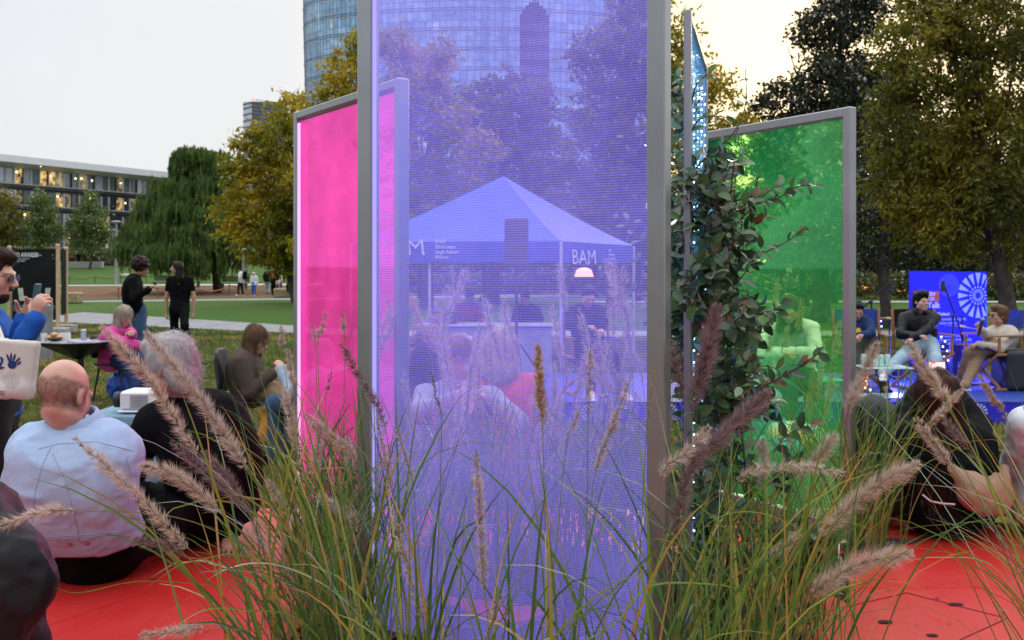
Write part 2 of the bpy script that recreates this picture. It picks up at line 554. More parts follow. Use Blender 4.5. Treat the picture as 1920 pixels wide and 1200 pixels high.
def ik(a, c, l1, l2, hint):
    a = np.array(a, float); c = np.array(c, float); d = c - a; D = np.linalg.norm(d)
    if D > (l1 + l2) * .995:
        k = D / ((l1 + l2) * .995); l1 *= k; l2 *= k
    D = max(D, abs(l1 - l2) + 1e-3); dn = nrm(d)
    x = (D * D + l1 * l1 - l2 * l2) / (2 * D); y = math.sqrt(max(l1 * l1 - x * x, 0))
    h = np.array(hint, float); h = nrm(h - dn * (h @ dn))
    return a + dn * x + h * y

def strands(V, F, n, length, flow, wob, mat, parent, width=.0016, name='hair_strand', mask=None, seed=3, lift=.15):
    """thin tapered strands lying on a hair surface"""
    g = np.random.default_rng(seed)
    N = vnormals(V, F)
    ids = np.arange(len(V)) if mask is None else np.where(mask(V))[0]
    i = g.choice(ids, n)
    p = V[i] + g.normal(0, .003, (n, 3)); nn = N[i]
    fl = flow(p) if callable(flow) else np.tile(np.array(flow, float), (n, 1))
    d = fl + g.normal(0, wob, (n, 3)); d -= nn * (d * nn).sum(1, keepdims=True) * (1 - lift)
    d /= np.linalg.norm(d, axis=1, keepdims=True) + 1e-9
    side = np.cross(d, nn); side /= np.linalg.norm(side, axis=1, keepdims=True) + 1e-9
    L = length * g.uniform(.5, 1.3, (n, 1)); sg = 4; rows = []
    cur = g.normal(0, wob * .6, (n, 3))
    for k in range(sg + 1):
        t = k / sg
        c = p + d * L * t + cur * L * t * t + nn * (.004 * math.sin(PI * min(t * 1.1, 1)))
        w = width * (1 - t * .85)
        rows.append(c - side * w / 2); rows.append(c + side * w / 2)
    A = np.stack(rows, axis=1).reshape(-1, 3)
    base = np.arange(n)[:, None] * (2 * (sg + 1))
    q = np.array([[2 * k, 2 * k + 1, 2 * k + 3, 2 * k + 2] for k in range(sg)])
    Fq = (base[:, :, None] + q[None]).reshape(-1, 4)
    o = mk(name, A, Fq, mat, parent, world=True); o['kind'] = 'stuff'
    return o

def collar_mesh(neck, up, r, s, mat, root):
    """turned down shirt collar round the neck"""
    f = nrm(np.cross(up, r)); r = nrm(np.cross(f, up)); V = []; F = []; n = 40; m = 7
    for i in range(n + 1):
        a = PI * .5 + PI * .12 + (2 * PI - PI * .24) * i / n; d = r * math.cos(a) + f * math.sin(a); k = max(0, math.sin(a)) 
        for (rr, z) in ((.060, -.01), (.061, .030), (.067, .040), (.075, .034), (.098 + .012 * k, -.012 - .02 * k), (.096 + .012 * k, -.017 - .02 * k), (.068, .02)):
            V.append(neck + d * rr * s + up * z * s)
    for i in range(n):
        for j in range(m): a = i * m + j; b = i * m + (j + 1) % m; F.append([a, b, b + m, a + m])
    F += [list(range(m))[::-1], [n * m + j for j in range(m)]]
    mk('collar', V, F, mat[0] if isinstance(mat, tuple) else mat, root, smooth=True, world=True)

def person(label, head, face, pelvis, fwd, hands=None, feet=None, group=None, s=1.0, h=.009, hh=None,
           skin=None, top=None, bottom=None, shoes=None, hair=None, neck=None, headup=None,
           elbow=((-1, -.6, -.6), (1, -.6, -.6)), knee=None, handcfg=None, fat=.022, seed=1, hem=.10, sleeve=1.0,
           wr=.006, shirt=None, slump=.05, sh=.185, belly=1.0, collar=True, eyes=False, head_s=1.0, open_top=False, shinw=1.0, boxy=0):
    """all points are world coordinates; hands/feet are (left, right) targets"""
    head = np.array(head, float); pelvis = np.array(pelvis, float); fwd = nrm([fwd[0], fwd[1], 0])
    R = frame(fwd); r = R[:, 0]
    hu = np.array(headup if headup is not None else (0, 0, 1), float)
    HR = frame(face, hu)
    if neck is None:
        neck = head - HR[:, 2] * .15 * s - HR[:, 1] * .035 * s
    neck = np.array(neck, float)
    root = thing('person', label, 'person', (pelvis[0], pelvis[1], min(pelvis[2], *( [f[2] for f in feet] if feet is not None else [pelvis[2]]))), group=group)
    rv = np.array(root.location)
    chest = neck * .70 + pelvis * .30 - fwd * slump * s - np.array([0, 0, .04]) * s
    mid = neck * .3 + pelvis * .7 - fwd * slump * .8 * s
    shL = neck - r * sh * s - fwd * .01 * s - np.array([0, 0, .055 * s]); shR = neck + r * sh * s - fwd * .01 * s - np.array([0, 0, .055 * s])
    up = nrm(neck - pelvis)
    hipL = pelvis - r * .095 * s; hipR = pelvis + r * .095 * s
    if hands is None: hands = (shL + np.array([0, 0, -.52 * s]) - r * .05, shR + np.array([0, 0, -.52 * s]) + r * .05)
    if feet is None: feet = (hipL + fwd * .1, hipR + fwd * .1)
    J = {}
    for q, (S0, W0) in enumerate(((shL, hands[0]), (shR, hands[1]))):
        e = elbow[q]; hint = r * e[0] + fwd * e[1] + np.array([0, 0, e[2]])
        J['e', q] = ik(S0, W0, .285 * s, .255 * s, hint)
    for q, (H0, A0) in enumerate(((hipL, feet[0]), (hipR, feet[1]))):
        kh = fwd if knee is None else (r * knee[q][0] + fwd * knee[q][1] + np.array([0, 0, knee[q][2]]))
        J['k', q] = ik(H0, np.array(A0) + np.array([0, 0, .09 * s]), .43 * s, .41 * s, kh)
    # ---- body, one continuous surface
    S = SDF(hh or h * .8)
    S.ecap(pelvis, mid, .125 * s, .11 * s, fwd, .75, k=.05)
    S.ecap(mid, chest, .11 * s, .125 * s, fwd, .72, k=.05)
    S.cap(shL + r * .03, shR - r * .03, .055 * s, .055 * s, .05)
    S.cap(neck - up * .06 * s, head - HR[:, 2] * .05 * s - HR[:, 1] * .02 * s, .055 * s, .05 * s, .03)
    head_sdf(S, head, HR, s * head_s)
    for q, S0 in ((0, shL), (1, shR)):
        e = J['e', q]; w = np.array(hands[q], float)
        S.cap(S0, e, .05 * s, .038 * s, .03); S.cap(e, w, .038 * s, .025 * s, .015)
        hc = (handcfg[q] if handcfg else None) or {}
        d = hc.get('d', w - e); n = hc.get('n', np.array([0, 0, -1]) if abs(nrm(d)[2]) < .8 else -r * (1 if q else -1))
        hand_sdf(S, w, d, n, hc.get('side', -1 if q == 0 else 1), s, hc.get('curl', .45), hc.get('spread', 1), hc.get('thumb', .6))
        hp, k0 = (hipL, hipR)[q], J['k', q]; f0 = np.array(feet[q], float) + np.array([0, 0, .09 * s])
        S.cap(hp, k0, .085 * s, .055 * s, .04); S.cap(k0, f0, .052 * s, .036 * s, .02)
        S.cap(f0, np.array(feet[q]) + fwd * .13 * s + np.array([0, 0, .035 * s]), .038 * s, .03 * s, .02)
    V, F = S.mesh()
    body = mk('body', V, F, skin, root, smooth=True, world=True)
    out = {'root': root, 'body': (V, F), 'chest': chest, 'neck': neck, 'J': J, 'shL': shL, 'shR': shR, 'HR': HR, 'head': head}
    # ---- trousers
    if bottom is not None:
        S = SDF(h)
        S.ecap(pelvis + up * .06 * s, pelvis - up * .02 * s, .15 * s, .158 * s, fwd, .85, k=.05)
        for q in (0, 1):
            hp, k0 = (hipL, hipR)[q], J['k', q]; f0 = np.array(feet[q], float) + np.array([0, 0, .075 * s])
            S.cap(hp, k0, .105 * s, .075 * s, .05); S.cap(k0, f0, .074 * s, .058 * s * shinw, .03)
        V, F = S.mesh(); V = wrinkle(V, F, wr * 1.2, 9, seed + 40, (1, 1, .6))
        mk('trousers', V, F, bottom, root, smooth=True, world=True); out['trousers'] = (V, F)
    if shoes is not None:
        for q in (0, 1):
            f0 = np.array(feet[q], float); S = SDF(h * .8)
            fd = nrm(fwd + r * (.2 if q else -.2))
            S.cap(f0 + (0, 0, .05 * s), f0 + fd * .15 * s + (0, 0, .036 * s), .042 * s, .036 * s, .02); S.cap(f0 + (0, 0, .10 * s), f0 + (0, 0, .04 * s) - fd * .02 * s, .043 * s, .043 * s, .02)
            S.rbox(f0 + fd * .075 * s + (0, 0, .014 * s), (.045 * s, .145 * s, .014 * s), frame(fd), .01, .008)
            V, F = S.mesh(); mk('shoe', V, F, shoes, root, smooth=True, world=True)
    # ---- top
    if top is not None:
        S = SDF(h); a = fat
        bw = boxy or 1.0
        p0 = pelvis - up * (hem + .05) * s; tab = ((0, .168, .115), (.12, .165, .115), (.25, .158, .11), (.4, .158, .11), (.55, .168, .115), (.7, .18, .12), (.82, .182, .105), (.9, .165, .075), (.95, .11, .052), (.98, .065, .035))
        prev = None
        for (t_, W_, R_) in tab:
            bow = math.sin(PI * min(1, t_ * 1.02)) ** .8 * slump
            c_ = p0 * (1 - t_) + (neck - up * .005 * s) * t_ - fwd * bow * s - fwd * .01 * s
            bl = belly if t_ < .6 else 1.0
            Wt_ = W_ * bw * bl * s + a; Rt_ = R_ * s * (bl * .5 + .5) + a * .7
            if prev is not None:
                for f_ in (.5, 1.0):
                    c2_ = prev[0] * (1 - f_) + c_ * f_; w2_ = prev[1] * (1 - f_) + Wt_ * f_; r2_ = prev[2] * (1 - f_) + Rt_ * f_
                    hl = max(w2_ - r2_, .004); S.cap(c2_ - r * hl, c2_ + r * hl, r2_, None, .03)
            prev = (c_, Wt_, Rt_)
        for q, S0 in ((0, shL), (1, shR)):
            e = J['e', q]; w = np.array(hands[q], float)
            S.cap(S0 - up * .005, e if sleeve > .4 else S0 * .45 + e * .55, .046 * s + a * .75, .037 * s + a * .7, .045)
            if sleeve > .4: S.cap(e, e * (1 - sleeve) + w * sleeve, .037 * s + a * .7, .027 * s + a * .65, .03)
        if collar == 2:
            collar_mesh(neck + up * .038 * s, nrm(up * .6 + nrm(head - neck) * .4), r, s * 1.1, top, root)
        elif collar:
            c0 = neck + up * .01 * s
            pts = [c0 + (r * math.cos(t) + fwd * math.sin(t) * .95) * .072 * s + up * .012 * math.sin(-t) for t in np.linspace(PI * .62 + PI * .0, PI * 2.38, 14)]
            for i in range(len(pts) - 1): S.cap(pts[i], pts[i + 1], .011 * s + a * .1, None, .012)
        S.rbox(pelvis - up * (hem + .15) * s, (.27, .27, .15 * s), np.stack([r, np.cross(up, r), up], axis=1), r=.005, k=.012, op='s')
        S.cap(neck + up * .005 * s, neck + up * .12 * s, .054 * s, .05 * s, .01, 's')
        V, F = S.mesh(); V = wrinkle(V, F, wr, 8, seed, (1, 1, 1.1)); V = wrinkle(V, F, wr * .35, 21, seed + 9, (1, 1, 1.3))
        mk(top[1] if isinstance(top, tuple) else 'jacket', V, F, top[0] if isinstance(top, tuple) else top, root, smooth=True, world=True); out['top'] = (V, F)
    if shirt is not None:   # a shirt front showing between open lapels
        S = SDF(h)
        c0 = neck - up * .05 * s; 
        S.ecap(neck - up * .02 * s, mid + up * .02, .055 * s, .05 * s, fwd, .8, k=.03)
        base = fwd * (.075 * s + fat)
        S.p = []; S.ecap(neck - up * .03 * s + fwd * .035, chest * .6 + mid * .4 + fwd * (.088 + slump * .3) * s + base * .3, .05 * s, .05 * s, fwd, .6, k=.03)
        V, F = S.mesh(); mk('shirt', V, F, shirt, root, smooth=True, world=True)
    # ---- hair
    if hair is not None:
        style, hm = hair[0], hair[1]; S = SDF(min(h, .008)); hs = s * head_s
        L = lambda x, y, z: head + HR @ (np.array([x, y, z]) * hs)
        dv = -np.array([0, 0, 1.0])
        if style == 'short':
            S.ell(L(0, -.022, .045), np.array((.083, .1, .09)) * hs, HR, .02); S.ell(L(0, .045, .105), np.array((.055, .05, .03)) * hs, HR, .03)
        elif style == 'mess':
            S.ell(L(0, -.022, .045), np.array((.092, .108, .1)) * hs, HR, .02); S.ell(L(0, .04, .105), np.array((.07, .06, .04)) * hs, HR, .03)
            S.ell(L(0, -.058, -.03), np.array((.084, .062, .085)) * hs, HR, .03)
        elif style == 'afro':
            S.ell(L(0, -.03, .055), np.array((.135, .135, .125)) * hs, HR, .02)
        elif style in ('long', 'bob', 'vlong'):
            S.ell(L(0, -.022, .045), np.array((.09, .105, .095)) * hs, HR, .02)
            dn = {'bob': .13, 'long': .2, 'vlong': .34}[style]
            for q in (-1, 1):
                S.ecap(L(q * .06, -.03, .0), L(q * .085, -.035, 0) + dv * dn * hs, .048 * hs, .05 * hs, HR[:, 0], .7, k=.04)
            S.ecap(L(0, -.07, .0), L(0, -.09, 0) + dv * dn * 1.05 * hs, .075 * hs, .09 * hs, HR[:, 1], .5, k=.05)
        if style == 'short': S.ell(L(0, .1, -.035), np.array((.08, .075, .105)) * hs, HR, .012, 's'); S.rbox(L(0, .03, -.09), np.array((.2, .17, .085)) * hs, HR, .02, .02, 's')
        elif style == 'afro': S.ell(L(0, .12, -.045), np.array((.075, .1, .11)) * hs, HR, .012, 's')
        else: S.ell(L(0, .1, -.04), np.array((.066, .08, .105)) * hs, HR, .012, 's')
        if len(S.p):
            amp = {'afro': .02, 'mess': .010}.get(style, .008)
            sc = {'afro': 38, 'mess': 34}.get(style, 48)
            V, F = S.mesh(lambda x: amp * fbm(x * sc * np.array((1, 1, .22 if style not in ('afro',) else 1)), 2, seed))
            ho = mk('hair', V, F, hm, root, smooth=True, world=True); out['hair'] = (V, F)
            if len(hair) > 2 and hair[2]:
                if style == 'afro': strands(V, F, hair[2], .03, (0, 0, 0), 1.0, hm, root, .0022, lift=.9)
                elif style in ('short', 'mess'):
                    back = -HR[:, 1] * .6 - HR[:, 2] * .8
                    strands(V, F, hair[2], .035, back + HR[:, 2] * .4, .35, hm, root, .0022, lift=.4)
                else: strands(V, F, hair[2], .09, (0, 0, -1), .18, hm, root, .0026, lift=.25)
    if eyes:
        for q in (-1, 1):
            p = head + HR @ (np.array([q * .031, .0895, .008]) * s)
            MB().ball(p, .0085 * s, 8).build('eye', M_eye, root, True, True)
    return out

M_skin = pmat('skin', (.62, .36, .26), rough=.5, c2=(.52, .27, .19), scale=14, bump=.08, bscale=180, sub=.08)
M_skin2 = pmat('skin_tan', (.50, .27, .18), rough=.5, c2=(.42, .2, .13), scale=14, bump=.08, bscale=180, sub=.06)
M_eye = pmat('eye_dark', (.05, .035, .03), rough=.15, var=.1)
M_hairdark = leafmat('hair_dark_brown', [(0, (.012, .007, .005)), (1, (.05, .025, .015))], trans=.1, gloss=.5, rough=.35)
M_hairblack = leafmat('hair_black', [(0, (.006, .005, .005)), (1, (.022, .017, .014))], trans=.05, gloss=.6, rough=.35)
M_hairred = leafmat('hair_dark_red', [(0, (.018, .006, .005)), (1, (.075, .022, .016))], trans=.1, gloss=.5, rough=.35)
M_hairgrey = leafmat('hair_grey', [(0, (.30, .28, .27)), (.6, (.55, .52, .50)), (1, (.75, .72, .7))], trans=.15, gloss=.4, rough=.4)
M_hairblond = leafmat('hair_ash_blond', [(0, (.16, .12, .09)), (1, (.62, .52, .42))], trans=.15, gloss=.4, rough=.4)
M_hairbrown = leafmat('hair_brown', [(0, (.05, .022, .012)), (.6, (.16, .08, .04)), (1, (.38, .22, .12))], trans=.15, gloss=.5, rough=.38)
def cloth(name, c, **k):
    a = dict(rough=.88, var=.1, scale=5, bump=.25, bscale=420, sheen=.03, bump2=.45, b2scale=13, spec=.2); a.update(k)
    return pmat(name, c, **a)

def on_surface(VF, px, py, d, off=.0015):
    """point where the sight line through a photograph pixel meets a garment"""
    if 'bvh' not in VF[2]:
        VF[2]['bvh'] = BVHTree.FromPolygons(VF[0].tolist(), VF[1].tolist())
    o = Vector((0, 0, CZ)); t = Vector(P(px, py, d)) - o
    hit = VF[2]['bvh'].ray_cast(o, t.normalized())
    if hit[0] is None: return None
    n = hit[1]
    if n.dot(t) > 0: n = -n
    return np.array(hit[0] + n * off), np.array(n)

def seam(VF, pts, d, mat, parent, r=.0014, name='seam', steps=10):
    L = []
    for (a, b) in zip(pts[:-1], pts[1:]):
        for i in range(steps):
            t = i / steps; h = on_surface(VF, a[0] + (b[0] - a[0]) * t, a[1] + (b[1] - a[1]) * t, d, r * .3)
            if h is not None: L.append(h[0])
    h = on_surface(VF, *pts[-1], d, r * .3)
    if h is not None: L.append(h[0])
    if len(L) > 2: MB().tube(L, r, 5).build(name, mat, parent, True, True)
# ================================================================ ground
def terrain(y):
    return np.interp(y, [0, 60, 76, 100, 120, 400], [0, 0, .45, 2.0, 2.3, 2.3])
def zt(y): return float(terrain(y))

def grassmat(name, c1, c2, c3, s1=.35, s2=6):
    if name in MATS: return MATS[name]
    m, t, b = newmat(name); N = t.nodes; L = t.links
    co = N.new('ShaderNodeTexCoord')
    a = N.new('ShaderNodeTexNoise'); a.inputs['Scale'].default_value = s1; a.inputs['Detail'].default_value = 7; a.inputs['Roughness'].default_value = .7
    c = N.new('ShaderNodeTexNoise'); c.inputs['Scale'].default_value = s2; c.inputs['Detail'].default_value = 8; c.inputs['Roughness'].default_value = .75
    L.new(co.outputs['Object'], a.inputs['Vector']); L.new(co.outputs['Object'], c.inputs['Vector'])
    r = N.new('ShaderNodeValToRGB'); r.color_ramp.elements[0].position = .42; r.color_ramp.elements[0].color = (*c1, 1)
    r.color_ramp.elements[1].position = .62; r.color_ramp.elements[1].color = (*c3, 1)
    L.new(a.outputs['Fac'], r.inputs[0])
    m2 = N.new('ShaderNodeMix'); m2.data_type = 'RGBA'; m2.inputs['B'].default_value = (*c2, 1)
    mr = N.new('ShaderNodeMapRange'); mr.inputs[1].default_value = .45; mr.inputs[2].default_value = .65
    L.new(c.outputs['Fac'], mr.inputs[0]); L.new(mr.outputs[0], m2.inputs['Factor']); L.new(r.outputs[0], m2.inputs['A'])
    L.new(m2.outputs['Result'], b.inputs['Base Color']); b.inputs['Roughness'].default_value = .95; b.inputs['Specular IOR Level'].default_value = .1
    bu = N.new('ShaderNodeBump'); bu.inputs['Strength'].default_value = .9; bu.inputs['Distance'].default_value = .05
    L.new(c.outputs['Fac'], bu.inputs['Height']); L.new(bu.outputs[0], b.inputs['Normal'])
    MATS[name] = m; return m
M_lawn = grassmat('lawn', (.045, .075, .022), (.03, .05, .018), (.15, .125, .04))
M_lawnfar = grassmat('lawn_far', (.06, .125, .022), (.04, .095, .018), (.085, .135, .03), .15, 3)
xs = np.concatenate([[-700, -400, -200], np.linspace(-120, 120, 61), [200, 400, 700]])
ys = np.concatenate([[-60, -20], np.linspace(0, 130, 66), [200, 400, 900]])
X, Y = np.meshgrid(xs, ys); Z = terrain(Y)
nx_ = len(xs); ii = np.arange((len(ys) - 1) * nx_).reshape(len(ys) - 1, nx_)[:, :-1].ravel()
o = mk('ground', np.stack([X.ravel(), Y.ravel(), Z.ravel()], 1), np.stack([ii, ii + 1, ii + nx_ + 1, ii + nx_], 1), M_lawn, smooth=True); tag(o, kind='structure')

def strip(name, near, far, mat, dz, x0, x1, n=40):
    """a sheet on the terrain between two lines y=f(x)"""
    x = np.linspace(x0, x1, n); V = []
    R_ = 5
    for k in range(R_):
        t = k / (R_ - 1)
        for xx in x:
            y = near(xx) * (1 - t) + far(xx) * t; V.append((xx, y, zt(y) + dz))
    i = np.arange((R_ - 1) * n).reshape(R_ - 1, n)[:, :-1].ravel()
    o = mk(name, V, np.stack([i, i + 1, i + n + 1, i + n], 1), mat, smooth=True); tag(o, kind='structure'); return o
M_path = pmat('path_concrete', (.27, .265, .26), rough=.9, var=.1, scale=1.5, bump=.2, bscale=30)
M_soilf = pmat('bare_soil', (.20, .125, .07), rough=1, c2=(.12, .075, .04), scale=3.5, bump=.8, bscale=12, spec=.1)
M_kerb = pmat('pale_kerb', (.5, .48, .46), rough=.9, var=.06, scale=2)
strip('lawn_strip', lambda x: 28.5 - .92 * max(-9.5, min(x + 6.5, 3)), lambda x: 60, M_lawnfar, .004, -60, 60)
strip('footpath', lambda x: 25.5 - .63 * min(x + 6.5, 3), lambda x: 28.5 - .92 * min(x + 6.5, 3), M_path, .010, -16, 40)
strip('upper_footpath', lambda x: 52 + .42 * (x + 14), lambda x: 55.5 + .50 * (x + 14), M_path, .012, -45, 30)
strip('bare_soil', lambda x: 57.5 + .5 * (x + 14), lambda x: 76 + .1 * (x + 14), M_soilf, .008, -50, 20)
strip('kerb_line', lambda x: 76 + .1 * (x + 14), lambda x: 77.6 + .1 * (x + 14), M_kerb, .02, -60, 60)
strip('far_lawn', lambda x: 77.6 + .1 * (x + 14), lambda x: 106, M_lawnfar, .01, -70, 60)
strip('plaza_edge', lambda x: 48 + .0 * x, lambda x: 50, M_kerb, .03, 4, 60)

# ---- grass blades of the lawn
def blades_mesh(n, x, y, z, h, w, lean, g):
    a = g.uniform(0, 2 * PI, n); dx = np.cos(a); dy = np.sin(a)
    la = g.uniform(0, 2 * PI, n); lx = np.cos(la) * lean * h; ly = np.sin(la) * lean * h
    V = np.zeros((n, 3, 3))
    V[:, 0] = np.stack([x - dx * w / 2, y - dy * w / 2, z], 1)
    V[:, 1] = np.stack([x + dx * w / 2, y + dy * w / 2, z], 1)
    V[:, 2] = np.stack([x + lx, y + ly, z + h], 1)
    return V.reshape(-1, 3), np.arange(n * 3).reshape(n, 3)
g = np.random.default_rng(5)
n = 230000
yy = 4.9 * (34 / 4.9) ** g.uniform(0, 1, n)
xx = g.uniform(-.56, .56, n) * yy
keep_ = (yy < 25.2 - .63 * np.minimum(xx + 6.5, 3)); yy = yy[keep_]; xx = xx[keep_]; n = len(yy)
pn = fbm(np.stack([xx * .9, yy * .5, yy * 0], 1), 3, 2)
hh_ = (.035 + .02 * g.random(n) + .02 * np.clip(pn, 0, 1)) * (1 + yy * .02)
V, F = blades_mesh(n, xx, yy, np.zeros(n) - .003, hh_, .006 + .0011 * yy, .8, g)
M_blade = leafmat('lawn_blades', [(0, (0.055, 0.094, 0.022)), (.4, (0.099, 0.154, 0.031)), (.62, (0.187, 0.198, 0.044)), (.8, (0.352, 0.264, 0.066)), (1, (0.462, 0.330, 0.110))], trans=.3, patch=.66, pscale=.5, gloss=.1)
o = mk('grass', V, F, M_blade); tag(o, 'short lawn grass with yellowing patches', 'grass', kind='stuff')
# autumn litter on the lawn
n = 1800
yy = 5.2 * (30 / 5.2) ** g.uniform(0, 1, n); xx = g.uniform(-.55, .55, n) * yy
V = []; F = []
for i in range(n):
    s_ = g.uniform(.02, .05); a = g.uniform(0, 2 * PI); c, s2 = math.cos(a) * s_, math.sin(a) * s_
    b = len(V); z0 = .035
    V += [(xx[i] + c, yy[i] + s2, z0 + g.uniform(0, .02)), (xx[i] - s2 * .5, yy[i] + c * .5, z0), (xx[i] - c, yy[i] - s2, z0 + g.uniform(0, .02)), (xx[i] + s2 * .5, yy[i] - c * .5, z0 + .01)]
    F.append([b, b + 1, b + 2, b + 3])
o = mk('fallen_leaves', V, F, leafmat('litter', [(0, (.16, .07, .03)), (.5, (.3, .17, .05)), (1, (.12, .06, .03))], trans=.2)); tag(o, 'fallen autumn leaves scattered over the lawn', 'leaves', kind='stuff')

# ================================================================ trees
M_bark = pmat('bark', (.075, .055, .042), rough=.95, var=.3, scale=5, bump=.8, bscale=14)
M_barkd = pmat('bark_dark', (.05, .04, .033), rough=.95, var=.3, scale=5, bump=.8, bscale=14)
L_gold = leafmat('leaf_gold_green', [(0, (0.090, 0.108, 0.014)), (.3, (0.204, 0.204, 0.022)), (.65, (0.408, 0.324, 0.026)), (1, (0.696, 0.432, 0.036))], trans=.4, patch=.5, pscale=.35, gloss=.1)
L_green = leafmat('leaf_mid_green', [(0, (0.067, 0.113, 0.026)), (.5, (0.120, 0.179, 0.038)), (1, (0.224, 0.254, 0.053))], trans=.35, patch=.4, pscale=.5)
L_olive = leafmat('leaf_olive', [(0, (0.061, 0.076, 0.015)), (.4, (0.128, 0.134, 0.018)), (.8, (0.268, 0.220, 0.024)), (1, (0.464, 0.293, 0.037))], trans=.4, patch=.5, pscale=.5, gloss=.1)
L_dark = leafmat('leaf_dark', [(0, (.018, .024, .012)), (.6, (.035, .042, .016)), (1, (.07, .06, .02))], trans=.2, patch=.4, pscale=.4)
L_willow = leafmat('leaf_willow', [(0, (0.036, 0.072, 0.022)), (.5, (0.090, 0.156, 0.038)), (1, (0.180, 0.252, 0.060))], trans=.35, patch=.55, pscale=1.3, gloss=.1)
L_bush = leafmat('leaf_shrub', [(0, (0.060, 0.072, 0.022)), (.5, (0.120, 0.132, 0.036)), (1, (0.240, 0.204, 0.060))], trans=.3, patch=.4, pscale=.5)

def leaf_cloud(C, D, k, spread, length, width, g, droop=.35):
    """C cluster centres, D outward directions: k leaves per cluster"""
    n = len(C)
    t = g.uniform(-1, 1, (n, k, 1))
    ax = D[:, None] + g.normal(0, .35, (n, 1, 3)); ax[..., 2] -= droop * .5
    ax /= np.linalg.norm(ax, axis=-1, keepdims=True)
    p = C[:, None] + ax * t * spread + g.normal(0, spread * .38, (n, k, 3)) * np.array([1, 1, .6])
    d = ax + g.normal(0, .7, (n, k, 3)); d[..., 2] -= droop; d /= np.linalg.norm(d, axis=-1, keepdims=True)
    u = g.normal(0, 1, (n, k, 3)); u[..., 2] *= .5; s = np.cross(d, u); s /= np.linalg.norm(s, axis=-1, keepdims=True)
    L = length * g.uniform(.6, 1.25, (n, k, 1)); Wd = width * g.uniform(.7, 1.2, (n, k, 1))
    nn = np.cross(d, s)
    q = np.stack([p - d * L * .5, p + s * Wd * .5 + nn * L * .06, p + d * L * .5, p - s * Wd * .5 + nn * L * .06], axis=2).reshape(-1, 3)
    return q, np.arange(len(q)).reshape(-1, 4)

def lobes_sample(lobes, dens, g, fill=.35, noise=1.1, seed=0):
    C = []; D = []
    sub = []
    for (c, r) in lobes:
        c = np.array(c); r = np.array(r)
        sub.append((c, r * .74))
        u = g.normal(0, 1, (13, 3)); u /= np.linalg.norm(u, axis=1, keepdims=True)
        for q in u:
            k = g.uniform(.24, .42); sub.append((c + q * r * (1.02 - k * .72), np.array([r.mean()] * 3) * k * np.array([1.1, 1.1, .8])))
    lobes = sub; dens = dens * .62
    for (c, r) in lobes:
        c = np.array(c); r = np.array(r) if hasattr(r, '__len__') else np.array([r, r, r])
        n = int(dens * 4 * PI * (r[0] * r[2]))
        u = g.normal(0, 1, (n, 3)); u /= np.linalg.norm(u, axis=1, keepdims=True)
        rad = np.where(g.random(n) < fill, g.uniform(.45, .85, n), g.uniform(.85, 1.05, n))
        lump = 1 + .16 * vnoise(u * 2.6 + c, seed) + .10 * vnoise(u * 6 + c, seed + 1)
        p = c + u * r * (rad * lump)[:, None]
        ins = np.zeros(n, bool)
        for (c2, r2) in lobes:
            r2 = np.array(r2) if hasattr(r2, '__len__') else np.array([r2] * 3)
            if c2 is not None and np.any(c != np.array(c2)): ins |= (np.linalg.norm((p - np.array(c2)) / r2, axis=1) < .6)
        keep = (~ins) & (vnoise(p * noise, seed + 9) > -.62)
        C.append(p[keep]); D.append(u[keep])
    return np.concatenate(C), np.concatenate(D)

def tree(name, label, bx, d, lobespx, leaf, bark, cat='tree', dens=2.2, k=30, spread=.42, ll=.27, lw=.12, trunk_r=.2, seed=1, trunk_top=None, fill=.35, group=None, droop=.35, base=None):
    """lobespx: (px, py, radius px[, vertical radius px[, depth offset m]])"""
    g = np.random.default_rng(seed)
    bz = zt(d) if base is None else base
    bxw = (bx - 960) * d / FPX
    t = thing(name, label, cat, (bxw, d, bz), group=group)
    lob = []
    for l in lobespx:
        rx = l[2] * d / FPX; rz = (l[3] if len(l) > 3 else l[2]) * d / FPX; dy = l[4] if len(l) > 4 else 0
        c = P(l[0], l[1], d); c[1] += dy; lob.append((c, (rx, rx * .9, rz)))
    C, D = lobes_sample(lob, dens * 1.35, g, fill, seed=seed)
    q, F = leaf_cloud(C, D, k, spread, ll, lw, g, droop)
    o = mk('crown', q, F, leaf, t, world=True); o['kind'] = 'stuff'
    top = np.mean([c for c, r in lob], axis=0)
    hi = max(lob, key=lambda a: a[0][2])[0]
    B = np.array([bxw, d, bz - .1])
    mid = B * .45 + top * .55; mid[:2] += g.normal(0, .15, 2)
    pts = [B, B * .7 + mid * .3 + np.append(g.normal(0, .06, 2), 0), mid, (mid + hi) / 2, hi]
    m = MB().tube(pts, [trunk_r * 1.25, trunk_r, trunk_r * .75, trunk_r * .45, trunk_r * .12], 10)
    m.build('trunk', bark, t, True, True)
    for c, r in lob:
        for j in range(2):
            e = c + g.normal(0, .45, 3) * np.array(r); s0 = pts[1] + (pts[3] - pts[1]) * g.uniform(.15, .9)
            mm = (s0 + e) / 2 + np.array([0, 0, .12 * np.linalg.norm(e - s0)])
            MB().tube([s0, mm, e], [trunk_r * .28, trunk_r * .15, trunk_r * .04], 6).build('limb', bark, t, True, True)
    return t

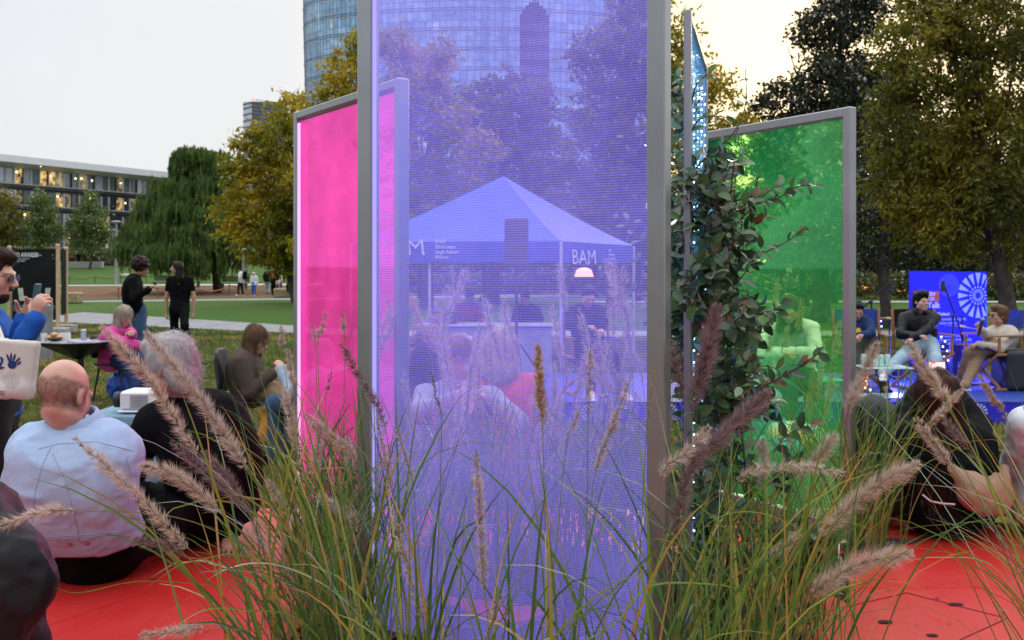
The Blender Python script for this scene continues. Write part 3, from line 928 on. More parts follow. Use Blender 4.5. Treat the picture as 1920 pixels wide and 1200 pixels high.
# big golden-green trees left of and behind the panels
tree('maple_tree', 'golden green broad tree left of the pink panel beside the willow', 560, 48,
     [(472, 300, 52), (528, 262, 60), (470, 375, 66), (575, 340, 92), (500, 440, 62), (450, 330, 40), (580, 440, 70), (550, 205, 34), (520, 480, 45), (455, 425, 40)], L_gold, M_bark, seed=3, dens=2.6, trunk_r=.28)
tree('maple_tree', 'tall golden green tree rising directly behind the pink panel in front of the glass tower', 650, 44,
     [(650, 140, 52), (690, 95, 40), (625, 230, 75), (700, 230, 85), (650, 340, 95), (730, 340, 95), (690, 440, 85), (610, 460, 60)], L_gold, M_bark, seed=4, dens=2.3, trunk_r=.28)
tree('maple_tree', 'golden tree with a pointed top seen through the left of the violet panel', 800, 40,
     [(735, 80, 42), (770, 150, 62), (820, 110, 45), (835, 200, 62), (780, 270, 85), (860, 290, 70), (800, 390, 90), (880, 400, 70)], L_gold, M_bark, seed=5, dens=2.3, trunk_r=.25)
tree('plane_tree', 'lower dark tree behind the blue tent seen through the violet panel', 925, 46,
     [(900, 190, 42), (950, 180, 48), (1000, 200, 50), (930, 260, 75), (1010, 290, 75), (950, 370, 95), (1040, 380, 80), (960, 440, 70)], L_olive, M_bark, seed=6, dens=2.2, trunk_r=.28)
tree('maple_tree', 'broad orange tinted tree behind the right side of the violet panel', 1150, 38,
     [(1120, 100, 55), (1170, 60, 70), (1220, 120, 75), (1130, 190, 70), (1210, 240, 90), (1110, 290, 75), (1180, 360, 95), (1090, 400, 60), (1200, 20, 55)], L_olive, M_bark, seed=7, dens=2.2, trunk_r=.28)
tree('maple_tree', 'golden tree in the gap right of the violet panel', 1320, 42,
     [(1275, 60, 38), (1290, 150, 55), (1345, 180, 45), (1300, 260, 80), (1380, 270, 62), (1340, 370, 95), (1420, 390, 80), (1390, 225, 40)], L_gold, M_bark, seed=8, dens=1.9, k=24, trunk_r=.2, fill=.2)
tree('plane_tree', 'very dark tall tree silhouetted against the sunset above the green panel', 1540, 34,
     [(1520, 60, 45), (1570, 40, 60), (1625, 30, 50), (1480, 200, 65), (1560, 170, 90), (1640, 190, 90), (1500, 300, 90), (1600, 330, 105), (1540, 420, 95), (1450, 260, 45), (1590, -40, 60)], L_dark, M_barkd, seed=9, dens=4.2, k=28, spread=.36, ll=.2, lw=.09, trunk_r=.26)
tree('maple_tree', 'large olive gold tree overhanging the stage at the right edge', 1895, 19,
     [(1720, 100, 95), (1830, 40, 120), (1900, 150, 120), (1740, 230, 110), (1850, 290, 130), (1700, 340, 80), (1780, 390, 100), (1900, 420, 90), (1940, 0, 120), (1760, -20, 80)], L_olive, M_bark, seed=10, dens=11, k=26, spread=.24, ll=.135, lw=.052, trunk_r=.16, droop=.5)
tree('plane_tree', 'dark tree whose trunk stands between the green panel and the blue banner', 1655, 27,
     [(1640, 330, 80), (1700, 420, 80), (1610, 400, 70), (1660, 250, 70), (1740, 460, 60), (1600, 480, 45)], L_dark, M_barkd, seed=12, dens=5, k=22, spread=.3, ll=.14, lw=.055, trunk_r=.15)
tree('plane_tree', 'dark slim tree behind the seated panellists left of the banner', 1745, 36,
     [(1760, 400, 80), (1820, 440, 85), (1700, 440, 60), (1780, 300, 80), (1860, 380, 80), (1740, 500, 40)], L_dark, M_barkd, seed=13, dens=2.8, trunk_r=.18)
for i, (bx, dd, sd_, lb) in enumerate(((1532, 30, 21, 'thickest trunked tree seen through the green panel'), (1513, 44, 22, 'slim tree left of the thick trunk seen through the green panel'), (1565, 48, 23, 'slim tree near the right post of the green panel'), (1460, 52, 24, 'faint tree behind the seated person in white'))):
    tree('plane_tree', lb, bx, dd, [(bx, 330, 60), (bx - 40, 400, 55), (bx + 45, 420, 60), (bx, 450, 55), (bx + 15, 260, 50)], L_green, M_bark, seed=sd_, dens=2.6 if dd > 40 else 4, k=22, spread=.35, trunk_r=.24 if i == 0 else .15)
for i, (bx, dd, lb) in enumerate(((905, 50, 'tree with dark trunk behind the tent poles'), (1005, 62, 'distant slim tree right of the loudspeaker pole'), (790, 56, 'distant slim tree left of the tent pole'), (1115, 58, 'distant tree behind the drummer under the tent'), (1195, 50, 'tree behind the right post of the violet panel'))):
    tree('plane_tree', lb, bx, dd, [(bx, 400, 55), (bx - 35, 440, 45), (bx + 40, 450, 45), (bx, 340, 50), (bx, 470, 35)], L_green, M_bark, seed=30 + i, dens=2.2, k=20, trunk_r=.2)
for i, (bx, dd, ty) in enumerate(((1850, 60, 420), (1610, 62, 430), (1760, 66, 410), (1950, 50, 330))):
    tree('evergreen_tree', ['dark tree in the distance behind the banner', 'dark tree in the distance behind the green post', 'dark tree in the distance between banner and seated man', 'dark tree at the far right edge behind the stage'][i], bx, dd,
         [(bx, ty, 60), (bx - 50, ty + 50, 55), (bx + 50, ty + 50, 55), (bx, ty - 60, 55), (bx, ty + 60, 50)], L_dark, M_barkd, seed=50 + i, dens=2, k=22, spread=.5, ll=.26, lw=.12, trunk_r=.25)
# three young trees in front of the office building
for i, (bx, lb, lp) in enumerate(((10, 'young tree at the left edge in front of the office building', [(5, 410, 32, 45), (20, 440, 22, 30), (-10, 445, 25, 35), (8, 375, 16, 24)]),
                   (78, 'loose yellowish young tree between two others before the office building', [(78, 395, 26, 36), (62, 430, 26, 26), (95, 430, 24, 28), (80, 370, 12, 22), (75, 455, 24, 14)]),
                   (167, 'neat round young green tree beside the lamp post', [(168, 410, 34, 34), (150, 440, 26, 24), (188, 440, 24, 24), (168, 380, 16, 22), (168, 455, 34, 16)]))):
    tree('young_tree', lb, bx, 95, lp, [L_olive, L_green, L_green][i], M_bark, seed=60 + i, dens=2.6, k=24, spread=.5, ll=.28, lw=.13, trunk_r=.11)

def back_tree(label, x, y, h, r, seed):
    g = np.random.default_rng(seed); t = thing('plane_tree', label, 'tree', (x, y, 0))
    lob = [(np.array([x, y, h * .62]), np.array([r, r, h * .36])), (np.array([x + r * .5, y, h * .8]), np.array([r * .6, r * .6, h * .2])), (np.array([x - r * .5, y, h * .5]), np.array([r * .7, r * .7, h * .2]))]
    C, D = lobes_sample(lob, 2.2, g, .35, seed=seed); q, F = leaf_cloud(C, D, 20, .5, .34, .16, g)
    o = mk('crown', q, F, L_olive, t, world=True); o['kind'] = 'stuff'
    MB().tube([(x, y, -.1), (x, y, h * .7)], [.28, .1], 10).build('trunk', M_bark, t, True, True)
back_tree('broad tree standing on the lawn behind the viewer to the left', -19, -14, 9, 3.8, 201)
back_tree('tree on the lawn left of the picture beyond the photographer', -24, 13, 8.5, 3.0, 203)
back_tree('smaller tree on the lawn far left of the picture', -25, 3, 7, 2.6, 204)
back_tree('broad tree standing on the lawn behind the viewer to the right', 9, -22, 10, 3.8, 202)
# weeping willow
def willow():
    d = 64; g = np.random.default_rng(77)
    t = thing('willow_tree', 'dark weeping willow with hanging curtains of leaves left of the golden tree', 'tree', ((350 - 960) * d / FPX, d, zt(d)))
    heads = [(360, 290, 18, 14, 0), (380, 298, 14, 16, 0), (345, 300, 12, 16, 0), (412, 296, 9, 14, 0), (420, 315, 12, 18, 0), (360, 320, 30, 18, .6), (335, 350, 34, 22, 0), (390, 350, 38, 24, -.5), (300, 385, 30, 20, -.4), (350, 395, 38, 22, -1.4), (405, 400, 34, 24, -1.2), (268, 425, 22, 16, 0), (310, 435, 36, 20, -1.6), (375, 445, 40, 20, -2.2), (425, 440, 28, 22, -1), (285, 465, 30, 16, -1.8), (345, 470, 40, 16, -2.6), (405, 475, 34, 16, -2.2), (250, 450, 14, 12, 0), (350, 380, 40, 30, 1.6), (330, 440, 50, 30, 1.8), (390, 440, 40, 30, 1.8)]
    k = d / FPX; Q = []
    for (px, py, rx, ry, dy) in heads:
        c = P(px, py, d); c[1] += dy
        for q in range(int(9 + rx * .42)):
            u = g.normal(0, 1, 3); u /= np.linalg.norm(u); u[2] = abs(u[2])
            top = c + u * np.array([rx * k, rx * k * .9, ry * k])
            L0 = ry * k * g.uniform(1.1, 3.0); out = np.array([u[0], u[1], 0]) * .35
            n = int(g.uniform(9, 20)); per = 30
            p0 = top + g.normal(0, 1, (n, 3)) * np.array([.26, .26, .14])
            ln = np.clip(L0 * g.uniform(.75, 1.1, n), .5, np.maximum(p0[:, 2] - zt(d) - g.uniform(.1, 1.2, n), .5))
            t_ = np.sort(g.uniform(0, 1, (n, per)), axis=1)[..., None]
            p = p0[:, None] + out * np.minimum(t_ * 2.5, 1) + g.normal(0, .035, (n, per, 3)); p[..., 2] += .25 * np.sin(np.minimum(t_[..., 0] * 4, PI)) * .6 - t_[..., 0] * ln[:, None]
            dv = g.normal(0, .12, (n, per, 3)) + out * .3; dv[..., 2] -= 1; dv /= np.linalg.norm(dv, axis=-1, keepdims=True)
            sdv = np.cross(dv, g.normal(0, 1, (n, per, 3))); sdv /= np.linalg.norm(sdv, axis=-1, keepdims=True)
            L = g.uniform(.2, .42, (n, per, 1)); w = .03
            Q.append(np.stack([p, p + dv * L * .5 + sdv * w, p + dv * L, p + dv * L * .5 - sdv * w], axis=2).reshape(-1, 3))
    q = np.concatenate(Q)
    # a thin dark core so that the middle is not see-through
    o = mk('crown', q, np.arange(len(q)).reshape(-1, 4), L_willow, t, world=True); o['kind'] = 'stuff'
    for bx in (335, 408):
        b = P(bx, 507, d); b[2] = zt(d) - .1; tp = P(365 if bx < 380 else 400, 330, d)
        MB().tube([b, b * .5 + tp * .5 + (g.normal(0, .3), 0, 0), tp], [.28, .2, .06], 10).build('trunk', M_barkd, t, True, True)
willow()

# hedges and ornamental grasses in the distance
def hedge(name, label, pts, z0, h, wd, leaf, n, ll, lw, seed, cat='hedge'):
    g = np.random.default_rng(seed); pts = np.array(pts, float)
    t = g.uniform(0, len(pts) - 1, n); i = np.minimum(t.astype(int), len(pts) - 2); f = (t - i)[:, None]
    c = pts[i] * (1 - f) + pts[i + 1] * f
    hx = h * (1 + .25 * vnoise(np.stack([c[:, 0] * .5, c[:, 1] * .5, c[:, 0] * 0], 1), seed))
    p = np.stack([c[:, 0] + g.normal(0, wd, n), c[:, 1] + g.normal(0, wd, n), terrain(c[:, 1]) + z0 + hx * g.random(n) ** .7], 1)
    q, F = leaf_cloud(p, nrm([0, -1, .6]) + np.zeros_like(p), 6, ll * 1.2, ll, lw, g)
    o = mk(name, q, F, leaf); tag(o, label, cat, kind='stuff')
hedge('ornamental_grass', 'band of tawny ornamental grasses below the office building', [(-60, 104), (-48, 103), (-38, 103), (-30, 104)], 0, 1.7, .8, L_bush, 5200, .35, .1, 1, 'grasses')
hedge('hedge', 'low green hedge running behind the stage and the panels', [(-12, 66), (2, 64), (18, 56), (34, 50), (40, 48)], 0, 1.3, .7, L_bush, 9000, .24, .12, 2)
hedge('shrubbery', 'dark shrubs closing the park behind the trees', [(-16, 92), (0, 88), (20, 78), (45, 66), (60, 60)], 0, 5.5, 1.6, L_dark, 9000, .6, .3, 3, 'shrubs')

# ================================================================ buildings
M_white = pmat('white_render', (.78, .78, .79), rough=.7, var=.03, scale=1)
M_darkpanel = pmat('dark_facade', (.035, .042, .05), rough=.35, var=.1, scale=1)
M_mull = pmat('mullion', (.55, .5, .45), rough=.5, var=.05)
M_greypan = pmat('grey_facade_panel', (.42, .44, .50), rough=.5, var=.05)
def glassmat(name, c, rough=.08, c2=None):
    return pmat(name, c, rough=rough, spec=.9, var=.2, scale=.4, coat=.6, c2=c2)
M_gl_d = glassmat('window_glass_dark', (.03, .04, .05))
M_gl_g = glassmat('window_glass_green', (.16, .22, .22), c2=(.08, .11, .12))
M_gl_l = glassmat('window_glass_pale', (.45, .5, .55), c2=(.3, .34, .4))
def litmat(name, c, s):
    m, t, b = newmat(name); N = t.nodes; L = t.links
    co = N.new('ShaderNodeTexCoord'); no = N.new('ShaderNodeTexNoise'); no.inputs['Scale'].default_value = 1.2; no.inputs['Detail'].default_value = 3
    L.new(co.outputs['Object'], no.inputs[0])
    r = N.new('ShaderNodeValToRGB'); r.color_ramp.elements[0].position = .38; r.color_ramp.elements[0].color = (.02, .018, .015, 1); r.color_ramp.elements[1].position = .62; r.color_ramp.elements[1].color = (*c, 1)
    L.new(no.outputs['Fac'], r.inputs[0]); L.new(r.outputs[0], b.inputs['Emission Color']); b.inputs['Emission Strength'].default_value = s
    b.inputs['Base Color'].default_value = (.05, .045, .04, 1); b.inputs['Roughness'].default_value = .1
    return m
M_lit = litmat('lit_window', (.85, .55, .18), .75)
M_lit2 = litmat('lit_window_dim', (.55, .42, .22), .5)
M_lamp = emat('warm_lamp', (1, .75, .35), 4)
M_lampw = emat('white_lamp', (1, .95, 1.0), 2.2)
M_violet_lit = emat('violet_lit_sign', (.85, .75, 1.0), 1.0)

def office():
    d0, d1 = 200.0, 239.0
    A = np.array([(-960) * d0 / FPX, d0]); B = np.array([(330 - 960) * d1 / FPX, d1])
    L = np.linalg.norm(B - A); ang = math.atan2(B[1] - A[1], B[0] - A[0])
    t = thing('office_building', 'long low office building with white sloping roof edge and lit windows', 'building', (A[0], A[1], 2.0), rz=ang)
    z = lambda py: 1.57 + (HY - py) * d0 / FPX - 2.0
    x0, x1 = -12, L
    MB().box(((x0 + x1) / 2, 7.0, z(400) / 2 + 5), (x1 - x0, 13, z(310) - .2)).build('wall', M_darkpanel, t)
    m = MB(); m.add([(x0, -2.2, z(304)), (x1 + 2, -2.2, z(304)), (x1 + 2, -2.2, z(291)), (x0, -2.2, z(291)), (x0, 14, z(304)), (x1 + 2, 14, z(304)), (x1 + 2, 14, z(289)), (x0, 14, z(289))],
                    [[0, 1, 2, 3], [3, 2, 6, 7], [1, 5, 6, 2], [0, 3, 7, 4], [5, 4, 7, 6]])
    m.build('roof', M_white, t)
    MB().add([(x0, -2.2, z(304)), (x1 + 2, -2.2, z(304)), (x1 + 2, .4, z(312)), (x0, .4, z(312))], [[3, 2, 1, 0]]).build('soffit', pmat('soffit', (.62, .62, .63), rough=.7), t)
    for u in (8, 40, 71): MB().ball((u, -1.2, z(305)), (.55, .5, .18), 8).build('soffit_lamp', M_lamp, t, True)
    floors = [(342, 313), (382, 354), (424, 394), (462, 432)]
    g = random.Random(4)
    nb = 30; bw = (x1 - x0) / nb
    kinds = {0: 'dglllllYddYYggdggggggggggggggg'[:nb]}
    seqs = ['ggglllllYlgYYyggyglggygglggggy', 'lrglllllyglgdYyddYgddYdydyddgd', 'dddygdyddYddddgddYdYddddYddydd', 'rrdYddYgdddYddyddddYgddYdYddYd']
    MM = {'g': M_gl_g, 'l': M_gl_l, 'Y': M_lit, 'y': M_lit2, 'd': M_gl_d, 'r': pmat('red_panel', (.18, .06, .05), rough=.6)}
    for fi, (ya, yb) in enumerate(floors):
        za, zb = z(ya), z(yb)
        sp = MB().box(((x0 + x1) / 2, -.03, za - .35), (x1 - x0, .3, .7)).build('floor_band', M_darkpanel if fi else M_darkpanel, t)
        MB().box(((x0 + x1) / 2, -.12, za - .02), (x1 - x0, .5, .16)).build('ledge', M_mull, t)
        for b in range(nb):
            u0 = x0 + b * bw
            c = seqs[fi][b]
            w = MB().box((u0 + bw / 2, .42, (za + zb) / 2 + .1), (bw - .12, .1, zb - za - .14)).build('window', MM[c], t)
            if fi and c == 'l': 
                MB().box((u0 + bw * .72, .25, (za + zb) / 2), (.5, .2, zb - za - .8)).build('frame', M_white, w)
            MB().box((u0, .2, (za + zb) / 2), (.14 if b % 2 else .22, .45, zb - za)).build('mullion', M_mull if b % 3 else M_darkpanel, t)
            if (c in 'Yy' and g.random() < .6) or g.random() < .12:
                MB().ball((u0 + bw * g.uniform(.25, .8), .3, zb - g.uniform(.5, 1.1)), .17, 6).build('ceiling_lamp', M_lamp, t)
    # open ground floor terrace and pale ramp
office()
def ramp():
    t = thing('white_canopy', 'long white curved canopy and glowing terrace below the office building', 'canopy', (-46, 130, 2.3))
    d = 128
    V = [P(70, 478, d), P(245, 492, d + 14), P(330, 492, d + 20), P(330, 480, d + 20), P(245, 476, d + 14), P(190, 470, d + 6), P(70, 466, d)]
    n = len(V); V2 = [v + np.array([0, 6, 0]) for v in V]
    mk('canopy', V + V2, [list(range(n)), list(range(2 * n - 1, n - 1, -1))] + [[i, i + n, (i + 1) % n + n, (i + 1) % n] for i in range(n)], M_white, t, world=True)
    a = P(205, 487, 126); 
    MB().box(a + np.array([1.6, 0, 0]), (6.5, .3, 1.5)).build('lit_sign', M_violet_lit, t, world=True)
ramp()

def tower():
    d = 300; t = thing('glass_tower', 'tall curved blue glass skyscraper with horizontal bands behind the golden trees', 'building', ((895 - 960) * d / FPX, d + 35, 2.3))
    cx = (895 - 960) * (d + 34) / FPX; A = 322 * (d + 34) / FPX; B = 26.0
    N = 84; z0 = 2; nf = 34; fh = 3.0
    zt_ = z0 + nf * fh * 1.15
    def rx(z): return 1 - .035 * (1 - min(z, 85) / 85.0)
    V = []; F = []; M_i = []
    Vb = MB()
    zs = [z0 + 3.05 * i for i in range(37)]
    g = random.Random(3)
    mats = [glassmat('tower_glass_a', (.24, .44, .66), .12), glassmat('tower_glass_b', (.33, .54, .76), .12), glassmat('tower_glass_c', (.17, .33, .52), .12), glassmat('tower_glass_reflection', (.62, .74, .82), .15)]
    def pt(a, z, k=1.0): return (cx + A * rx(z) * k * math.cos(a), d + B + 6 - B * k * math.sin(a), z)
    for i in range(len(zs) - 1):
        for j in range(N):
            a0 = PI * (1 - j / N); a1 = PI * (1 - (j + 1) / N)
            b = len(V); za, zb = zs[i] + .12, zs[i + 1]
            V += [pt(a0, za), pt(a1, za), pt(a1, zb), pt(a0, zb)]; F.append([b, b + 1, b + 2, b + 3])
            r_ = g.random(); M_i.append(3 if (j in (2, 3, 4) and i % 3 != 0) or r_ > .985 else (1 if (j // 7 + i // 5) % 3 == 0 else (2 if (j * 7 // 5) % 4 == 0 else 0)))  # palest panes, mostly left columns: bright reflections put into the glass colour
    o = mk('glass_panes', V, F, mats, t, world=True); o['kind'] = 'stuff'
    o.data.polygons.foreach_set('material_index', M_i)
    M_band = pmat('tower_band', (.10, .14, .20), rough=.5, var=.05)
    for i, z in enumerate(zs):
        dbl = (i % 2 == 0)
        m = MB(); n0 = 0; VV = []; FF = []
        th = .42 if dbl else .16; k = 1.006 if dbl else 1.002
        for j in range(N + 1):
            a = PI * (1 - j / N); VV += [pt(a, z, k), pt(a, z + th, k)]
        for j in range(N): FF.append([2 * j, 2 * j + 2, 2 * j + 3, 2 * j + 1])
        mk('floor_band', VV, FF, M_band, t, world=True)
        if dbl:
            VV = []; 
            for j in range(N + 1):
                a = PI * (1 - j / N); VV += [pt(a, z + 1.0, 1.004), pt(a, z + 1.2, 1.004)]
            mk('floor_band', VV, FF, M_band, t, world=True)
    for j in range(0, N + 1):
        a = PI * (1 - j / N); p0 = np.array(pt(a, z0, 1.002)); p1 = np.array(pt(a, zs[-1], 1.002)); tv = np.array([.07, 0, 0])
        pm = np.array(pt(a, 85, 1.002))
        mk('mullion', [p0 - tv, p0 + tv, pm + tv, pm - tv, p1 + tv, p1 - tv], [[0, 1, 2, 3], [3, 2, 4, 5]], M_band, t, world=True)
tower()
def slender():  # solid block added in place of a tower reflected in the glass facade
    d = 210; c = P(1003, HY, d); t = thing('tower_reflection', 'dark stepped block standing in for a tower reflection in the glass skyscraper', 'building', (c[0], d, 2.3))
    zz = lambda py: 1.57 + (HY - py) * d / FPX
    M_s = pmat('reflected_tower', (.05, .045, .06), rough=.5, var=.1)
    M_s2 = pmat('reflected_tower_glass', (.11, .10, .14), rough=.2, var=.2, spec=.8)
    tiers = [(975, 1030, 25), (979, 1024, 14), (985, 1018, 5), (992, 1012, -2)]
    lo = 2.3
    for (a, b, y) in tiers:
        w = (b - a) * d / FPX; cx_ = ((a + b) / 2 - 960) * d / FPX
        MB().box((cx_, d + 4, (lo + zz(y)) / 2), (w, w * 1.0, zz(y) - lo)).build('wall', M_s, t, world=True)
        if lo < 5:
            z = 20
            while z < zz(y) - 2:
                for k in range(5):
                    MB().box((cx_ - w * .4 + w * .2 * k, d + 4 - w / 2 - .05, z), (w * .14, .2, 1.6)).build('window', M_s2, t, world=True)
                z += 3.0
        lo = zz(y) - .5
    for x in (1000, 1004, 1010):
        p = P(x, 0, d); MB().tube([(p[0], d + 4, zz(0)), (p[0], d + 4, zz(-14))], .15, 5).build('mast', M_s, t, world=True)
slender()
def greyb():
    d = 220; c = P(482, HY, d); t = thing('grey_block', 'small grey block with a glazed left side beyond the golden tree', 'building', (c[0], d, 2.3))
    zz = lambda py: 1.57 + (HY - py) * d / FPX
    M_g1 = pmat('grey_cladding', (.12, .13, .145), rough=.6, var=.05); M_g2 = glassmat('pale_glass', (.5, .55, .58))
    xl, xm, xr = [(x - 960) * d / FPX for x in (449, 472, 520)]
    V = [(xl, d + 3, 2), (xm, d, 2), (xr, d + 8, 2), (xr - 4, d + 14, 2), (xl, d + 3, zz(187)), (xm, d, zz(190)), (xr, d + 8, zz(180)), (xr - 4, d + 14, zz(182))]
    mk('wall', V, [[1, 2, 6, 5], [2, 3, 7, 6], [4, 5, 6, 7]], M_g1, t, world=True)
    mk('glazed_side', V, [[0, 1, 5, 4]], M_g2, t, world=True)
    for y in (192, 200, 212, 224, 236, 248):
        a = np.array(V[0]); b = np.array(V[1]); a[2] = b[2] = zz(y); MB().bar(a - (0, .1, 0), b - (0, .1, 0), .12, .3).build('floor_band', M_g1, t, world=True)
    for k in range(9):
        z = zz(186 + 7 * k); MB().bar(np.array([xm, d - .05, z]), np.array([xr, d + 7.95, z + .4]), .06, .12).build('cladding_joint', pmat('joint', (.07, .07, .08)), t, world=True)
    MB().ball((V[5][0] + .5, V[5][1], V[5][2] + .4), .25, 6).build('beacon', emat('red_beacon', (1, .1, .08), 3), t, world=True)
greyb()
# ================================================================ red platform
PZ = 0.38
M_red = pmat('red_paint', (.60, .028, .022), rough=.42, c2=(.52, .024, .02), scale=1.6, bump=.10, bscale=240, spec=.55, bump2=.12, b2scale=5)
_t = M_red.node_tree; _b = _t.nodes['Principled BSDF']; _c = _t.nodes.new('ShaderNodeTexCoord'); _n = _t.nodes.new('ShaderNodeTexNoise'); _n.inputs['Scale'].default_value = 3.2; _n.inputs['Detail'].default_value = 9; _n.inputs['Roughness'].default_value = .75
_t.links.new(_c.outputs['Object'], _n.inputs['Vector']); _m = _t.nodes.new('ShaderNodeMapRange'); _m.inputs[1].default_value = .35; _m.inputs[2].default_value = .68; _m.inputs[3].default_value = .27; _m.inputs[4].default_value = .58
_t.links.new(_n.outputs['Fac'], _m.inputs[0]); _t.links.new(_m.outputs[0], _b.inputs['Roughness'])
M_mulch = pmat('mulch', (.07, .045, .03), rough=1, c2=(.025, .018, .012), scale=30, bump=1, bscale=60, spec=.0)
plat = thing('seating_platform', 'low red painted seating platform around the grass planters', 'platform', (0, 3.3, 0))
region = [(-2.6, 4.95), (-3.4, 3.4), (-3.2, 1.2), (-1.5, .3), (1.5, .3), (3.2, 1.2), (3.4, 3.2), (3.0, 4.2), (1.9, 4.98), (-1.1, 4.98)]
def inside(p, poly):
    r = False; n = len(poly)
    for i in range(n):
        a, b = poly[i], poly[(i + 1) % n]
        if (a[1] > p[1]) != (b[1] > p[1]) and p[0] < (b[0] - a[0]) * (p[1] - a[1]) / (b[1] - a[1]) + a[0]: r = not r
    return r
def clip_convex(poly, clipc):
    """clip poly by a convex polygon given counter-clockwise"""
    out = poly
    for i in range(len(clipc)):
        a = np.array(clipc[i]); b = np.array(clipc[(i + 1) % len(clipc)]); nrm_ = np.array([-(b - a)[1], (b - a)[0]])
        res = []
        for j in range(len(out)):
            p = np.array(out[j]); q = np.array(out[(j + 1) % len(out)]); dp = (p - a) @ nrm_; dq = (q - a) @ nrm_
            if dp >= 0: res.append(tuple(p))
            if (dp >= 0) != (dq >= 0): res.append(tuple(p + (q - p) * dp / (dp - dq)))
        out = res
        if len(out) < 3: return []
    return out
ccw = region[::-1] if sum((region[(i + 1) % len(region)][0] - region[i][0]) * (region[(i + 1) % len(region)][1] + region[i][1]) for i in range(len(region))) > 0 else region
ccw = [tuple(p) for p in ccw]
BEDS = [[(-.72, 2.1), (.0, 2.0), (.0, 3.35), (-.45, 3.75), (-.72, 3.3)], [(.0, 2.0), (.95, 2.1), (.95, 3.5), (.72, 4.0), (.0, 3.35)],
        [(1.42, 4.16), (1.83, 4.39), (1.35, 4.47)], [(2.1, 2.3), (2.9, 2.2), (3.0, 3.2), (2.5, 3.1)], [(1.2, 3.55), (1.42, 4.16), (1.3, 4.5), (1.0, 4.2)], [(-.6, 3.75), (.5, 3.4), (.8, 4.05), (.2, 4.35), (-.45, 4.3)]]
s_ = 1.12; hgt = s_ * math.sqrt(3) / 2
def subtract_any(poly):
    c = np.mean(np.array(poly), axis=0)
    return False
# plates: triangle lattice cells of the deck, bored out where the planting beds are
import itertools
plates = []
for r in range(-1, 7):
    for c in range(-5, 6):
        x = c * s_ + (r % 2) * s_ / 2 - .2; y = r * hgt - .15
        for tri in ([(x, y), (x + s_, y), (x + s_ / 2, y + hgt)], [(x + s_, y), (x + s_ * 1.5, y + hgt), (x + s_ / 2, y + hgt)]):
            p = clip_convex(tri, ccw)
            if len(p) >= 3: plates.append(p)
def shrink(p, g, ):
    p = np.array(p); c = p.mean(0)
    return [tuple(q - nrm(q - c) * g) for q in p]
def area(p):
    return .5 * abs(sum(p[i][0] * p[(i + 1) % len(p)][1] - p[(i + 1) % len(p)][0] * p[i][1] for i in range(len(p))))
def cut(poly, bed):
    """pieces of a polygon left outside a convex bed"""
    b = bed if sum((bed[(i + 1) % len(bed)][0] - bed[i][0]) * (bed[(i + 1) % len(bed)][1] + bed[i][1]) for i in range(len(bed))) < 0 else bed[::-1]
    res = []; rest = poly
    for i in range(len(b)):
        a = np.array(b[i]); c = np.array(b[(i + 1) % len(b)]); n = np.array([-(c - a)[1], (c - a)[0]])
        def half(pp, sgn):
            o = []
            for j in range(len(pp)):
                p = np.array(pp[j]); q = np.array(pp[(j + 1) % len(pp)]); dp = sgn * ((p - a) @ n); dq = sgn * ((q - a) @ n)
                if dp >= 0: o.append(tuple(p))
                if (dp >= 0) != (dq >= 0): o.append(tuple(p + (q - p) * dp / (dp - dq)))
            return o
        o = half(rest, -1)
        if len(o) >= 3 and area(o) > 2e-3: res.append(o)
        rest = half(rest, 1)
        if len(rest) < 3: break
    return res
for p in plates:
    pieces = [p]
    for bed in BEDS: pieces = [q for pc in pieces for q in cut(pc, bed)]
    c = np.mean(np.array(p), axis=0)
    for pc in pieces:
        if area(pc) < .004: continue
        MB().prism(shrink(pc, .0035) if len(pieces) == 1 else pc, PZ - .018, PZ + rng.uniform(-.0012, .0012)).build('deck_plate', M_red, plat, world=True)
big = [(x * .995, (y - 2.6) * .995 + 2.6) for x, y in ccw]
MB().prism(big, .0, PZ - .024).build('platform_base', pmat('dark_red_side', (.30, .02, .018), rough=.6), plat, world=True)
for i, b in enumerate(BEDS):
    V = [(x, y, PZ - .012 - .0022 * i) for x, y in b]
    o = mk('soil_bed', V, [list(range(len(V)))], M_mulch, plat, world=True)
# mulch chips
g = np.random.default_rng(8); V = []; F = []
for i in range(2600):
    b = BEDS[g.choice([0, 1, 2, 2, 2, 3])]; bb = np.array(b); p = bb.min(0) + g.random(2) * (bb.max(0) - bb.min(0))
    if not inside(p, b): continue
    a = g.uniform(0, 2 * PI); l = g.uniform(.008, .028); w = g.uniform(.003, .009); z = PZ - .006 + g.uniform(0, .012)
    d = np.array([math.cos(a), math.sin(a), g.uniform(-.3, .3)]); s2 = np.array([-math.sin(a), math.cos(a), 0])
    c = np.array([p[0], p[1], z]); n0 = len(V)
    V += [c - d * l - s2 * w, c + d * l - s2 * w, c + d * l + s2 * w, c - d * l + s2 * w]; F.append([n0, n0 + 1, n0 + 2, n0 + 3])
o = mk('mulch_chips', V, F, pmat('bark_chip', (.16, .09, .06), c2=(.04, .025, .018), island=.8, scale=3), plat, world=True); o['kind'] = 'stuff'
g = np.random.default_rng(12); V = []; F = []
for i in range(150):
    x, y = g.uniform(-2.2, 2.6), g.uniform(3.2, 4.9); l = g.uniform(.004, .016) if i % 6 else g.uniform(.016, .028); a = g.uniform(0, 2 * PI)
    d = np.array([math.cos(a), math.sin(a), 0]) * l; s2 = np.array([-math.sin(a), math.cos(a), 0]) * l * .4; c = np.array([x, y, PZ + .004]); n0 = len(V)
    V += [c - d + (0, 0, .003), c - s2, c + d + (0, 0, .004), c + s2 + (0, 0, .003)]; F.append([n0, n0 + 1, n0 + 2, n0 + 3])
o = mk('leaf_litter', V, F, pmat('litter_bits', (.22, .12, .07), c2=(.08, .05, .03), island=.9), plat, world=True); o['kind'] = 'stuff'
